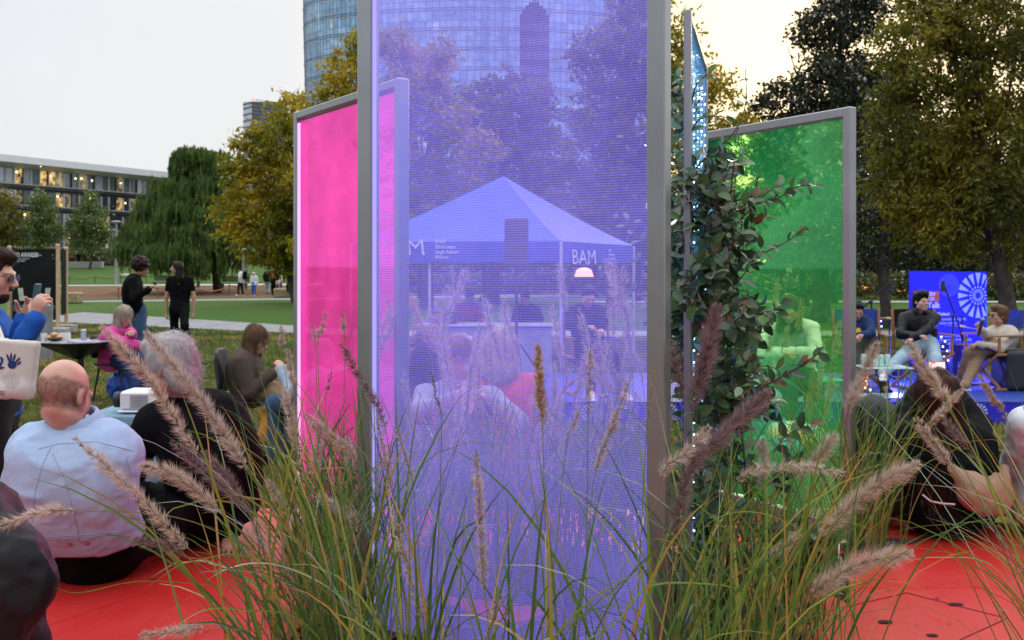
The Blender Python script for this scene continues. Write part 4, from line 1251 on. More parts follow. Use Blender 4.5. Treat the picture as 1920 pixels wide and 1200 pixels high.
M_hole = pmat('hole_dark', (.02, .006, .006), rough=.9)
for (px, py, rx) in ((1660, 1167, .026), (1792, 1134, .027), (1748, 1192, .02), (1757, 1123, .009)):
    c = PG(px, py, PZ); V = [(c[0] + rx * math.cos(a), c[1] + rx * .55 * math.sin(a), PZ + .003) for a in np.linspace(0, 2 * PI, 20)[:-1]]
    mk('hand_hole', V, [list(range(19))], M_hole if rx > .01 else M_hole, plat, world=True)
# hinged hatch outlines
for pts in ([(1574, 1141), (1700, 1112), (1888, 1160), (1800, 1200)], ):
    q = [PG(*p_, PZ) for p_ in pts]
    for a, b in zip(q[:-1], q[1:]): MB().bar(a + (0, 0, .0015), b + (0, 0, .0015), .003, .002).build('hatch_groove', pmat('groove', (.22, .012, .01)), plat, world=True)

# ================================================================ coloured light panels
M_steel = pmat('brushed_steel', (.36, .37, .38), rough=.34, metal=.85, var=.05, scale=3, bump=.05, bscale=400, spec=.5)
def panelmat(name, tint, veil, vcol, fuzz, emis, rows=False, gl=.12, gcol=(.8, .8, .9)):
    m = bpy.data.materials.new(name); m.use_nodes = True; t = m.node_tree; N = t.nodes; L = t.links
    for n in list(N): N.remove(n)
    o = N.new('ShaderNodeOutputMaterial'); tr = N.new('ShaderNodeBsdfTransparent'); tr.inputs[0].default_value = (*tint, 1)
    di = N.new('ShaderNodeBsdfDiffuse'); di.inputs[0].default_value = (*vcol, 1)
    tl = N.new('ShaderNodeBsdfTranslucent'); tl.inputs[0].default_value = (*vcol, 1)
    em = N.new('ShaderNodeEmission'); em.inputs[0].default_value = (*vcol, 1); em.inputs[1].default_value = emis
    m1 = N.new('ShaderNodeMixShader'); m1.inputs[0].default_value = .5
    L.new(di.outputs[0], m1.inputs[1]); L.new(tl.outputs[0], m1.inputs[2])
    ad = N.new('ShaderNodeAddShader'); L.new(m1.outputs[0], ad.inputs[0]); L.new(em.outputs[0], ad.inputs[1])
    co = N.new('ShaderNodeTexCoord')
    no = N.new('ShaderNodeTexNoise'); no.inputs['Scale'].default_value = 1.7; no.inputs['Detail'].default_value = 6; no.inputs['Roughness'].default_value = .7
    L.new(co.outputs['Object'], no.inputs[0])
    mr = N.new('ShaderNodeMapRange'); mr.inputs[1].default_value = .3; mr.inputs[2].default_value = .7; mr.inputs[3].default_value = veil - fuzz; mr.inputs[4].default_value = veil + fuzz
    L.new(no.outputs['Fac'], mr.inputs[0]); fac = mr.outputs[0]
    if rows:
        sp = N.new('ShaderNodeSeparateXYZ'); L.new(co.outputs['Object'], sp.inputs[0])
        def saw(sock, period, duty, sharp):
            a = N.new('ShaderNodeMath'); a.operation = 'MULTIPLY'; a.inputs[1].default_value = 2 * PI / period; L.new(sock, a.inputs[0])
            s = N.new('ShaderNodeMath'); s.operation = 'SINE'; L.new(a.outputs[0], s.inputs[0])
            r = N.new('ShaderNodeMapRange'); r.inputs[1].default_value = duty - sharp; r.inputs[2].default_value = duty + sharp; L.new(s.outputs[0], r.inputs[0]); return r.outputs[0]
        rz = saw(sp.outputs['Z'], .0078, .1, .5); rx = saw(sp.outputs['X'], .0078, -.2, .6)
        mu = N.new('ShaderNodeMath'); mu.operation = 'MULTIPLY'; L.new(rz, mu.inputs[0])
        ma = N.new('ShaderNodeMapRange'); ma.inputs[3].default_value = .35; L.new(rx, ma.inputs[0]); L.new(ma.outputs[0], mu.inputs[1])
        mm = N.new('ShaderNodeMath'); mm.operation = 'MULTIPLY_ADD'; mm.inputs[1].default_value = rows; L.new(mu.outputs[0], mm.inputs[0]); L.new(fac, mm.inputs[2])
        fac = mm.outputs[0]
    m2 = N.new('ShaderNodeMixShader'); L.new(fac, m2.inputs[0]); L.new(tr.outputs[0], m2.inputs[1]); L.new(ad.outputs[0], m2.inputs[2])
    gs = N.new('ShaderNodeBsdfGlossy'); gs.inputs['Roughness'].default_value = .02; gs.inputs[0].default_value = (*gcol, 1)
    fr = N.new('ShaderNodeFresnel'); fr.inputs[0].default_value = 1.35
    mg = N.new('ShaderNodeMath'); mg.operation = 'MULTIPLY'; mg.inputs[1].default_value = gl * 5; L.new(fr.outputs[0], mg.inputs[0])
    m3 = N.new('ShaderNodeMixShader'); L.new(mg.outputs[0], m3.inputs[0]); L.new(m2.outputs[0], m3.inputs[1]); L.new(gs.outputs[0], m3.inputs[2])
    L.new(m3.outputs[0], o.inputs['Surface']); return m
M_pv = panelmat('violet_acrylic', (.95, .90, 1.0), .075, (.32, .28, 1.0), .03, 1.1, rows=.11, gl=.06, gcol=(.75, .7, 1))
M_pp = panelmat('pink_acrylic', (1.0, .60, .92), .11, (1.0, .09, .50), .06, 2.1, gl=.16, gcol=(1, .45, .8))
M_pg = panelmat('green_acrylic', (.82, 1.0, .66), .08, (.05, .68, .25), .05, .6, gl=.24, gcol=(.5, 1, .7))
M_pb = panelmat('blue_acrylic', (.55, .85, 1.0), .3, (.2, .55, 1.0), .05, .45, gl=.1)
M_ledv = emat('violet_led', (.42, .38, 1.0), .42)
M_ledp = emat('pink_led', (1.0, .45, .85), .75)
M_ledc = emat('cyan_led', (.45, .85, 1.0), 4)
M_channel = pmat('led_channel', (.55, .55, .62), rough=.5, metal=.3)

def panel(label, A, B, z0, z1, glass, bw=.045, bd=.065, led=None, top=True, name='light_panel'):
    """a framed acrylic sheet standing between ground points A (left) and B (right)"""
    A = np.array(A, float); B = np.array(B, float); L = np.linalg.norm(B - A); ang = math.atan2(B[1] - A[1], B[0] - A[0])
    t = thing(name, label, 'light panel', (A[0], A[1], z0), rz=ang, group='coloured acrylic panels standing on the red platform')
    H = z1 - z0
    for x in (bw / 2, L - bw / 2): MB().box((x, 0, H / 2), (bw, bd, H), bev=.004).build('post', M_steel, t)
    if top: MB().box((L / 2, 0, H - bw / 2), (L - 2 * bw - .001, bd - .003, bw), bev=.004).build('top_rail', M_steel, t)
    MB().box((L / 2, 0, .03), (L - 2 * bw - .001, bd - .003, .05), bev=.004).build('bottom_rail', M_steel, t)
    ch = .010
    o = MB().box((L / 2, 0, (H + .01) / 2), (L - 2 * bw - .002, .006, H - bw - .062)).build('acrylic_sheet', glass, t)
    if led:
        for x, sd in ((bw + ch / 2 + .001, 1),) + (((L - bw - ch / 2 - .001), -1),) * 0:
            MB().box((x, -.012, H / 2), (ch, .010, H - bw - .07)).build('led_strip', led, t)
    return t
# violet panel, nearest
Av = P(678, HY, 3.38)[:2]; Bv = P(1253, HY, 2.86)[:2]
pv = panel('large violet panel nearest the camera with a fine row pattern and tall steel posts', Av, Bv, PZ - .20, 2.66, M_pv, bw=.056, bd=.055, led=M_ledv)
Ap = P(559, HY, 4.60)[:2]; Bp = P(757, HY, 3.76)[:2]
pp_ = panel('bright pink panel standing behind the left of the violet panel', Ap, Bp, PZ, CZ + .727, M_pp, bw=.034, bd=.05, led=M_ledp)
Bg = P(1600, HY, 4.42)[:2]; dg_ = nrm(P(1325, HY, 5.24)[:2] - Bg); Ag = Bg + dg_ * 1.08
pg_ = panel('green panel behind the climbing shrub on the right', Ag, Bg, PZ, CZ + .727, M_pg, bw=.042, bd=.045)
Ab = P(1289, HY, 3.10)[:2]; Bb = P(1322, HY, 3.95)[:2]
pb_ = panel('narrow looking blue panel seen edge on with rows of white lights inside the shrub', Ab, Bb, PZ, CZ + .815, M_pb, bw=.03, bd=.024)
# LED rows on the blue panel (they face the shrub side)
g = np.random.default_rng(2)
dv = nrm(Bb - Ab); nv = np.array([dv[1], -dv[0]])
V = MB()
for r_ in range(4):
    x = .14 + r_ * .19
    for k in range(44):
        z = PZ + .15 + k * .039 + r_ * .011
        c = np.array([*(Ab + dv * x + nv * .010), z]); V.box(c, (.005, .005, .006))
    s0 = np.array([*(Ab + dv * x + nv * .006), PZ + .1]); s1 = s0 + (0, 0, 1.75)
    MB().bar(s0, s1, .010, .003, up=(*nv, 0)).build('led_tape', pmat('led_tape', (.8, .85, .9), rough=.4), pb_, world=True)
o = V.build('led', M_ledc, pb_, world=True); o['kind'] = 'stuff'
# cable tie loops
# ================================================================ fountain grasses
G_blade = leafmat('grass_blade', [(0, (.05, .12, .04)), (.35, (.10, .22, .04)), (.6, (.20, .29, .045)), (.78, (.36, .34, .07)), (.9, (.55, .32, .07)), (1, (.68, .55, .28))], trans=.34, patch=.12, pscale=3, rough=.35, gloss=.35)
G_stem = leafmat('grass_stem', [(0, (.10, .16, .05)), (.6, (.22, .26, .09)), (1, (.30, .22, .10))], trans=.2, patch=.2)
G_pl = {
 'tan': leafmat('plume_tan', [(0, (.42, .31, .22)), (.5, (.74, .58, .45)), (1, (.92, .82, .70))], trans=.4, patch=.1, pscale=8, gloss=.2),
 'pink': leafmat('plume_pinkish', [(0, (.38, .28, .22)), (.5, (.68, .55, .44)), (1, (.90, .80, .68))], trans=.4, patch=.1, pscale=8, gloss=.2),
 'dark': leafmat('plume_dark', [(0, (.12, .06, .07)), (.5, (.28, .17, .17)), (1, (.58, .42, .38))], trans=.35, patch=.1, pscale=8, gloss=.2),
 'gold': leafmat('plume_gold', [(0, (.34, .21, .08)), (.5, (.60, .40, .17)), (1, (.80, .60, .32))], trans=.4, patch=.1, pscale=8, gloss=.2),
}
G_seed = {k: leafmat('seed_' + k, [(0, tuple(x * .45 for x in c)), (1, c)], trans=.2, patch=.1) for k, c in dict(tan=(.34, .26, .13), pink=(.30, .22, .14), dark=(.14, .09, .07), gold=(.40, .27, .10)).items()}

def bez(pts, n):
    """smooth curve through control points (Catmull-Rom)"""
    pts = [np.array(p, float) for p in pts]
    pts = [2 * pts[0] - pts[1]] + pts + [2 * pts[-1] - pts[-2]]
    m = len(pts) - 3; out = []
    for i in range(n):
        u = i / (n - 1) * m; k = min(int(u), m - 1); t = u - k
        a, b, c, d = pts[k:k + 4]
        out.append(.5 * ((2 * b) + (-a + c) * t + (2 * a - 5 * b + 4 * c - d) * t * t + (-a + 3 * b - 3 * c + d) * t ** 3))
    return np.array(out)

def frames(C):
    T = np.gradient(C, axis=0); T /= np.linalg.norm(T, axis=1, keepdims=True)
    U = np.cross(T, np.array([.13, 1, .07])); U /= np.linalg.norm(U, axis=1, keepdims=True); return T, U, np.cross(T, U)

def plume_mesh(C, rad, g, seeds=8, br=9, sparse=0.0):
    """C: axis points from plume base to tip. Spikelets with bristles all round it"""
    n = len(C); L = np.linalg.norm(np.diff(C, axis=0), axis=1).sum()
    T, U, Wv = frames(C)
    ns = int(L / .0030 * seeds / 4)
    u = g.uniform(0, 1, ns); u = u[np.argsort(u)]
    if sparse: u = u[g.random(ns) > sparse]
    ns = len(u)
    i = np.minimum((u * (n - 1)).astype(int), n - 2); f = (u * (n - 1) - i)[:, None]
    p = C[i] * (1 - f) + C[i + 1] * f; t = T[i]; a = g.uniform(0, 2 * PI, ns)[:, None]
    rdir = U[i] * np.cos(a) + Wv[i] * np.sin(a)
    prof = np.clip(np.minimum(u / .12 + .35, (1 - u) / .3 + .25), 0, 1)[:, None]
    d = rdir * .75 + t * .8 + g.normal(0, .12, (ns, 3)); d /= np.linalg.norm(d, axis=1, keepdims=True)
    sl = .009 * (g.uniform(.7, 1.3, (ns, 1))); sw = .0022
    s = np.cross(d, rdir + .3 * t); s /= np.linalg.norm(s, axis=1, keepdims=True) + 1e-9; nn = np.cross(d, s)
    b0 = p + rdir * .002
    SV = np.stack([b0, b0 + d * sl * .45 + s * sw * .5, b0 + d * sl, b0 + d * sl * .45 - s * sw * .5, b0 + d * sl * .4 + nn * sw * .5], axis=1).reshape(-1, 3)
    base = np.arange(ns)[:, None] * 5
    SF = np.concatenate([base + np.array(q) for q in ([0, 1, 4], [1, 2, 4], [2, 3, 4], [3, 0, 4])])
    # bristles
    bd = rdir[:, None] * .9 + t[:, None] * .75 + g.normal(0, .33, (ns, br, 3)); bd /= np.linalg.norm(bd, axis=-1, keepdims=True)
    bl = rad * 1.25 * prof[:, None] * g.uniform(.45, 1.15, (ns, br, 1))
    bs = np.cross(bd, g.normal(0, 1, (ns, br, 3))); bs /= np.linalg.norm(bs, axis=-1, keepdims=True)
    q0 = b0[:, None] + d[:, None] * sl[:, None] * .3 * g.random((ns, br, 1)); w = .0005
    mid = q0 + bd * bl * .55; tip = q0 + bd * bl + t[:, None] * bl * .18
    BV = np.stack([q0 - bs * w, q0 + bs * w, mid + bs * w * .7, tip, mid - bs * w * .7], axis=2).reshape(-1, 5, 3).reshape(-1, 3)
    nb = ns * br; bb = np.arange(nb)[:, None] * 5
    BF = np.concatenate([bb + np.array([0, 1, 2]), bb + np.array([0, 2, 4]), bb + np.array([4, 2, 3])])
    return SV, SF, BV, BF

def ribbon(C, w, g, twist=.6, fold=.25):
    n = len(C); T, U, Wv = frames(C); a0 = g.uniform(0, PI); ang = a0 + np.linspace(0, twist, n)
    s = U * np.cos(ang)[:, None] + Wv * np.sin(ang)[:, None]; nn = np.cross(T, s)
    u = np.linspace(0, 1, n); ww = (w * np.minimum(1, (1 - u) / .45) ** .7 * (.55 + .45 * np.minimum(1, u / .15)))[:, None]
    V = np.stack([C - s * ww / 2 + nn * ww * fold, C, C + s * ww / 2 + nn * ww * fold], axis=1).reshape(-1, 3)
    F = []
    for i in range(n - 1):
        b = 3 * i; F += [[b, b + 1, b + 4, b + 3], [b + 1, b + 2, b + 5, b + 4]]
    return V, np.array(F)

def curve_blade(root, dirv, length, bend, g, n=9):
    d = nrm(dirv); out = nrm([d[0] + 1e-4, d[1], 0]); p = np.array(root, float); pts = [p]
    ang = math.asin(max(-1, min(1, d[2]))); step = length / (n - 1); az = math.atan2(out[1], out[0])
    for i in range(n - 1):
        ang -= bend * (i + .5) / (n - 1) / (n - 1) * 2
        az += g.normal(0, .03)
        p = p + np.array([math.cos(ang) * math.cos(az), math.cos(ang) * math.sin(az), math.sin(ang)]) * step; pts.append(p)
    return np.array(pts)

clumps = {}
def clump(key, label, cx, cy, cz=PZ):
    clumps[key] = thing('fountain_grass', label, 'ornamental grass', (cx, cy, cz), group='fountain grass clumps in the red platform')
    return clumps[key]

def fill_clump(key, n, spread, hmin, hmax, lean, g, bias=(0, 0), w=(.005, .0095)):
    t = clumps[key]; c = np.array(t.location); VV = []; FF = []; nv = 0
    for i in range(n):
        r = c + np.array([g.normal(0, spread[0]), g.normal(0, spread[1]), 0])
        az = g.uniform(0, 2 * PI); ln = abs(g.normal(0, lean)) + .03
        d = np.array([math.cos(az) * ln + bias[0], math.sin(az) * ln + bias[1], 1])
        C = curve_blade(r, d, g.uniform(hmin, hmax), g.uniform(.1, 1.5) * (1.2 if g.random() < .2 else .7), g)
        V, F = ribbon(C, g.uniform(*w), g, g.uniform(-1, 1)); VV.append(V); FF.append(F + nv); nv += len(V)
    o = mk('blades', np.concatenate(VV), np.concatenate(FF), G_blade, t, world=True); o['kind'] = 'stuff'

def hero(key, col, tip, base, rootpx, d_tip, d_base, d_root, rad=.022, seeds=8, br=9, sag=0.0, sparse=0, mid=None, thick=.0011):
    """one flowering stem: plume from base to tip, stem down to the root (photograph pixel + distance)"""
    t = clumps[key]; g = np.random.default_rng(int(abs(tip[0] * 7 + tip[1])) % 9999 + 1)
    pt = P(*tip, d_tip); pb = P(*base, d_base); pr = P(*rootpx, d_root)
    c1 = (pt + pb) / 2 + np.array([0, 0, sag])
    if mid is None: mid = (pb * .5 + pr * .5) + np.array([0, 0, .04]) * (1 if abs(pb[0] - pr[0]) > .1 else 0)
    else: mid = P(*mid, (d_base + d_root) / 2)
    full = bez([pr, mid, pb, c1, pt], 121)
    # plume runs over the last half of the control polygon
    C = full[60:]
    SV, SF, BV, BF = plume_mesh(C, rad, g, seeds, br, sparse)
    o = mk('plume', BV, BF, G_pl[col], t, world=True)
    s = mk('seeds', SV, SF, G_seed[col], o, world=True); s['kind'] = 'stuff'
    o['kind'] = 'stuff'
    MB().tube(full[::4], [thick * (1.5 - .9 * i / 30) for i in range(31)], 5).build('stem', G_stem, t, True, True)

g = np.random.default_rng(21)
clump('L1', 'fountain grass clump leaning left over the red deck beside the violet panel', -.52, 2.75)
clump('L2', 'fountain grass clump in front of the pink panel', -.52, 3.35)
clump('C1', 'fountain grass clump in front of the left half of the violet panel', -.18, 2.45)
clump('C2', 'fountain grass clump in front of the right half of the violet panel', .22, 2.35)
clump('B1', 'pale fountain grass clump seen through the left half of the violet panel', -.12, 3.75)
clump('B2', 'pale fountain grass clump seen through the right half of the violet panel', .38, 3.65)
clump('R1', 'fountain grass clump with dark plumes right of the violet panel post', .56, 2.6)
clump('R2', 'fountain grass clump in front of the green panel', .86, 3.25)
clump('R3', 'small fountain grass clump at the foot of the green panel post', 1.50, 4.25)
clump('R4', 'fountain grass clump at the right edge leaning over the seated woman', 1.52, 2.55)
clump('G1', 'fountain grass clump behind the green panel', 1.45, 5.15, 0)
clump('L3', 'fountain grass clump left of the pink panel post', -.78, 4.0)
fill_clump('L1', 126, (.13, .12), .45, 1.0, .30, g, (-.10, 0))
fill_clump('L2', 165, (.12, .12), .5, .95, .16, g, (.0, 0))
fill_clump('L3', 72, (.08, .08), .4, .85, .16, g)
fill_clump('C1', 58, (.15, .06), .35, .82, .14, g, (.02, 0))
fill_clump('C2', 66, (.16, .06), .35, .82, .16, g, (.03, 0))
fill_clump('B1', 260, (.22, .12), .45, .9, .2, g)
fill_clump('B2', 260, (.2, .12), .45, .9, .2, g)
fill_clump('R1', 126, (.12, .12), .45, .95, .3, g, (.05, 0))
fill_clump('R2', 140, (.12, .14), .4, .8, .17, g)
fill_clump('R3', 88, (.06, .06), .45, .9, .22, g, (.05, 0))
fill_clump('R4', 104, (.08, .1), .5, 1.05, .3, g, (-.22, 0), (.003, .005))
fill_clump('G1', 240, (.22, .15), .7, 1.25, .16, g)

H = hero
# left clump
H('L1', 'tan', (190, 612), (372, 850), (640, 1230), 2.55, 2.6, 2.75, rad=.024, sag=.02)
H('L1', 'pink', (272, 622), (462, 880), (655, 1230), 2.6, 2.62, 2.75, rad=.027, sag=.018, seeds=9, br=11)
H('L1', 'tan', (138, 822), (355, 1030), (640, 1260), 2.45, 2.5, 2.75, rad=.022, sag=.012, mid=(470, 1110))
H('L1', 'tan', (262, 872), (412, 962), (650, 1240), 2.55, 2.6, 2.75, rad=.025, sag=.03, seeds=10, br=11, mid=(520, 1060))
H('L1', 'dark', (322, 828), (470, 960), (650, 1240), 2.75, 2.75, 2.8, rad=.024)
H('L1', 'tan', (-12, 990), (142, 958), (640, 1150), 2.45, 2.5, 2.7, rad=.021, sag=.012, mid=(380, 985))
H('L1', 'dark', (242, 1012), (345, 1042), (640, 1220), 2.55, 2.58, 2.7, rad=.019, sag=.01, mid=(480, 1120))
H('L1', 'pink', (262, 1192), (382, 1180), (640, 1260), 2.3, 2.35, 2.6, rad=.018, mid=(500, 1190))
H('L1', 'dark', (380, 845), (455, 930), (640, 1240), 2.9, 2.9, 2.85, rad=.022)
H('L2', 'pink', (528, 612), (530, 665), (600, 1180), 3.5, 3.5, 3.5, rad=.014, br=7)
H('L2', 'pink', (540, 655), (552, 745), (605, 1180), 3.4, 3.4, 3.4, rad=.018)
H('L2', 'tan', (534, 725), (556, 850), (610, 1180), 3.0, 3.0, 3.2, rad=.022, br=10)
H('L2', 'tan', (612, 588), (596, 652), (612, 1180), 3.4, 3.4, 3.4, rad=.012, br=6)
H('L2', 'pink', (586, 610), (592, 655), (600, 1180), 3.6, 3.6, 3.6, rad=.010, br=6, seeds=6)
H('L2', 'pink', (642, 590), (646, 640), (640, 1180), 3.6, 3.6, 3.6, rad=.013, br=6)
H('L2', 'dark', (622, 692), (610, 758), (606, 1180), 3.3, 3.3, 3.3, rad=.008, br=4, seeds=6)
H('L2', 'dark', (640, 645), (722, 800), (770, 1230), 2.75, 2.75, 2.85, rad=.019, sag=.005, br=8)
H('L2', 'tan', (572, 776), (668, 868), (700, 1180), 3.0, 3.0, 3.1, rad=.018, sag=.01)
H('L2', 'tan', (600, 800), (590, 900), (612, 1200), 3.0, 3.0, 3.1, rad=.022, br=10)
H('L2', 'pink', (650, 820), (660, 900), (665, 1200), 3.2, 3.2, 3.2, rad=.018)
H('L2', 'pink', (595, 930), (668, 985), (690, 1200), 2.9, 2.9, 3.0, rad=.02, sag=.01)
H('L2', 'pink', (500, 900), (540, 960), (600, 1200), 3.0, 3.0, 3.1, rad=.016)
# in front of the violet panel
H('C2', 'gold', (1007, 645), (1017, 800), (1030, 1240), 2.5, 2.5, 2.45, rad=.0165, seeds=11, br=12)
H('C1', 'dark', (808, 692), (828, 800), (815, 1240), 2.55, 2.55, 2.5, rad=.006, br=3, seeds=5)
H('C1', 'pink', (706, 780), (735, 920), (800, 1240), 2.55, 2.55, 2.5, rad=.012, br=4, seeds=6)
H('C1', 'pink', (745, 800), (775, 915), (800, 1240), 2.55, 2.55, 2.5, rad=.011, br=5, seeds=6)
H('C1', 'pink', (893, 848), (908, 1105), (925, 1250), 2.35, 2.35, 2.35, rad=.016, seeds=9, br=8)
H('C1', 'pink', (738, 970), (792, 1160), (812, 1250), 2.35, 2.35, 2.35, rad=.015, br=6)
H('C2', 'tan', (1108, 645), (1102, 800), (1098, 1240), 2.6, 2.6, 2.5, rad=.012, br=5, seeds=6)
H('C2', 'pink', (1186, 700), (1116, 890), (1080, 1240), 2.55, 2.55, 2.5, rad=.017, br=8, seeds=7)
H('C2', 'tan', (1085, 770), (1062, 835), (1020, 1240), 2.55, 2.55, 2.5, rad=.010, br=5, seeds=6)
H('C2', 'gold', (1228, 688), (1212, 812), (1190, 1240), 2.5, 2.5, 2.45, rad=.004, br=3, seeds=5)
H('C2', 'pink', (940, 1110), (915, 1200), (925, 1250), 2.3, 2.3, 2.3, rad=.012, br=4, seeds=5)
# behind the violet panel
gg = np.random.default_rng(31)
for k in range(66):
    x = gg.uniform(715, 1195); yt = gg.uniform(560, 860) if k % 3 else gg.uniform(480, 700); ln = gg.uniform(100, 170)
    dx = gg.uniform(-45, 45); dd = gg.uniform(3.45, 4.1)
    H('B1' if x < 960 else 'B2', ['pink', 'tan', 'pink'][k % 3], (x, yt), (x - dx, yt + ln), (x - dx * 2, 1215), dd, dd, dd, rad=.027, br=7, seeds=6)
# right clump
H('R1', 'dark', (1345, 572), (1300, 770), (1265, 1240), 2.6, 2.6, 2.6, rad=.032, seeds=11, br=14, sag=0)
H('R1', 'dark', (1262, 640), (1278, 760), (1275, 1240), 2.8, 2.8, 2.7, rad=.020, br=9)
H('R1', 'dark', (1445, 735), (1285, 900), (1250, 1240), 2.55, 2.5, 2.5, rad=.030, seeds=11, br=13, sag=.015)
H('R1', 'dark', (1290, 880), (1262, 1010), (1262, 1240), 2.5, 2.5, 2.5, rad=.026, br=11)
H('R1', 'tan', (1582, 888), (1382, 905), (1300, 1240), 2.6, 2.6, 2.6, rad=.02, sag=.03, br=7)
H('R1', 'tan', (1330, 800), (1240, 900), (1262, 1240), 2.45, 2.45, 2.5, rad=.022, br=7)
H('R2', 'pink', (1568, 812), (1500, 905), (1440, 1240), 3.0, 3.0, 3.0, rad=.03, br=10)
H('R2', 'pink', (1430, 822), (1432, 925), (1440, 1240), 3.0, 3.0, 3.0, rad=.026, br=11, seeds=9)
H('R2', 'tan', (1722, 868), (1535, 1005), (1440, 1240), 2.7, 2.75, 2.9, rad=.034, seeds=9, br=11, sag=.022, mid=(1480, 1110))
H('R2', 'tan', (1708, 1038), (1520, 1118), (1420, 1260), 2.5, 2.6, 2.8, rad=.036, seeds=9, br=12, sag=.028, mid=(1455, 1190))
H('R2', 'tan', (1500, 1000), (1430, 1060), (1420, 1240), 2.9, 2.9, 2.9, rad=.02)
H('R3', 'tan', (1645, 642), (1590, 775), (1600, 1030), 3.6, 3.6, 4.1, rad=.032, seeds=10, br=12, mid=(1585, 900))
H('R4', 'tan', (1702, 640), (1782, 765), (2010, 1240), 2.7, 2.65, 2.5, rad=.023, seeds=10, br=11, mid=(1880, 950))
H('R4', 'tan', (1805, 728), (1745, 800), (1690, 960), 3.6, 3.6, 4.0, rad=.018)
H('R4', 'pink', (1718, 785), (1790, 885), (2000, 1240), 2.6, 2.6, 2.5, rad=.018, seeds=10, br=10)
H('R4', 'dark', (1768, 782), (1830, 862), (2000, 1240), 2.7, 2.65, 2.5, rad=.016, seeds=8, br=9)
H('R4', 'gold', (1832, 700), (1890, 792), (2020, 1240), 2.8, 2.75, 2.5, rad=.013, seeds=10, br=9)
for k, (x, y, l) in enumerate(((1460, 520, 90), (1505, 560, 80), (1448, 620, 60), (1478, 610, 60), (1545, 640, 120), (1525, 690, 110), (1560, 700, 90), (1575, 600, 80))):
    H('G1', ['tan', 'gold', 'tan', 'pink'][k % 4], (x, y), (x - 12, y + l), (x - 30, 1060), 5.2, 5.2, 5.3, rad=.022, br=8)
# long loose blades crossing the picture
def loose(key, pts, w=.005):
    t = clumps[key]; C = bez([P(*p[:2], p[2]) for p in pts], 22); V, F = ribbon(C, w, g, .8); mk('long_blade', V, F, G_blade, t, world=True)
loose('L1', [(700, 1235, 2.6), (600, 1130, 2.5), (450, 1105, 2.4), (270, 1090, 2.35), (150, 1112, 2.3), (96, 1100, 2.3)], .004)
loose('L1', [(640, 1250, 2.5), (560, 1160, 2.45), (470, 1145, 2.4), (380, 1145, 2.35), (300, 1200, 2.3)], .004)
loose('L1', [(760, 1260, 2.5), (640, 1120, 2.5), (520, 1060, 2.5), (420, 1070, 2.4), (330, 1140, 2.3)], .006)
loose('C2', [(925, 1250, 2.3), (960, 1130, 2.3), (990, 1020, 2.3), (1025, 880, 2.3)], .008)
loose('C1', [(810, 1250, 2.3), (850, 1100, 2.3), (875, 1000, 2.3), (893, 830, 2.3)], .006)
loose('C2', [(1020, 1240, 2.3), (1150, 1170, 2.35), (1215, 1100, 2.4), (1330, 1095, 2.4), (1420, 1110, 2.4)], .006)
loose('C2', [(980, 1240, 2.3), (1180, 1080, 2.4), (1300, 960, 2.4), (1420, 890, 2.5)], .004)
loose('R1', [(1250, 1250, 2.4), (1330, 1150, 2.4), (1450, 1000, 2.5), (1600, 890, 2.6), (1740, 850, 2.7)], .004)
loose('R1', [(1240, 1090, 2.4), (1330, 980, 2.4), (1420, 960, 2.4), (1520, 1000, 2.4)], .005)
loose('R4', [(1990, 1250, 2.5), (1880, 1060, 2.6), (1790, 880, 2.7), (1720, 760, 2.7), (1640, 690, 2.8)], .005)
loose('R4', [(1990, 1200, 2.5), (1890, 1000, 2.5), (1760, 985, 2.5), (1660, 1000, 2.5)], .004)
loose('R4', [(2000, 1200, 2.5), (1900, 980, 2.5), (1820, 860, 2.6), (1740, 820, 2.6), (1650, 830, 2.7)], .004)
loose('R4', [(2010, 1240, 2.4), (1910, 1040, 2.4), (1850, 900, 2.4), (1800, 740, 2.5)], .004)
loose('R4', [(1960, 1180, 2.4), (1860, 1060, 2.4), (1760, 1045, 2.4), (1700, 1052, 2.4)], .003)

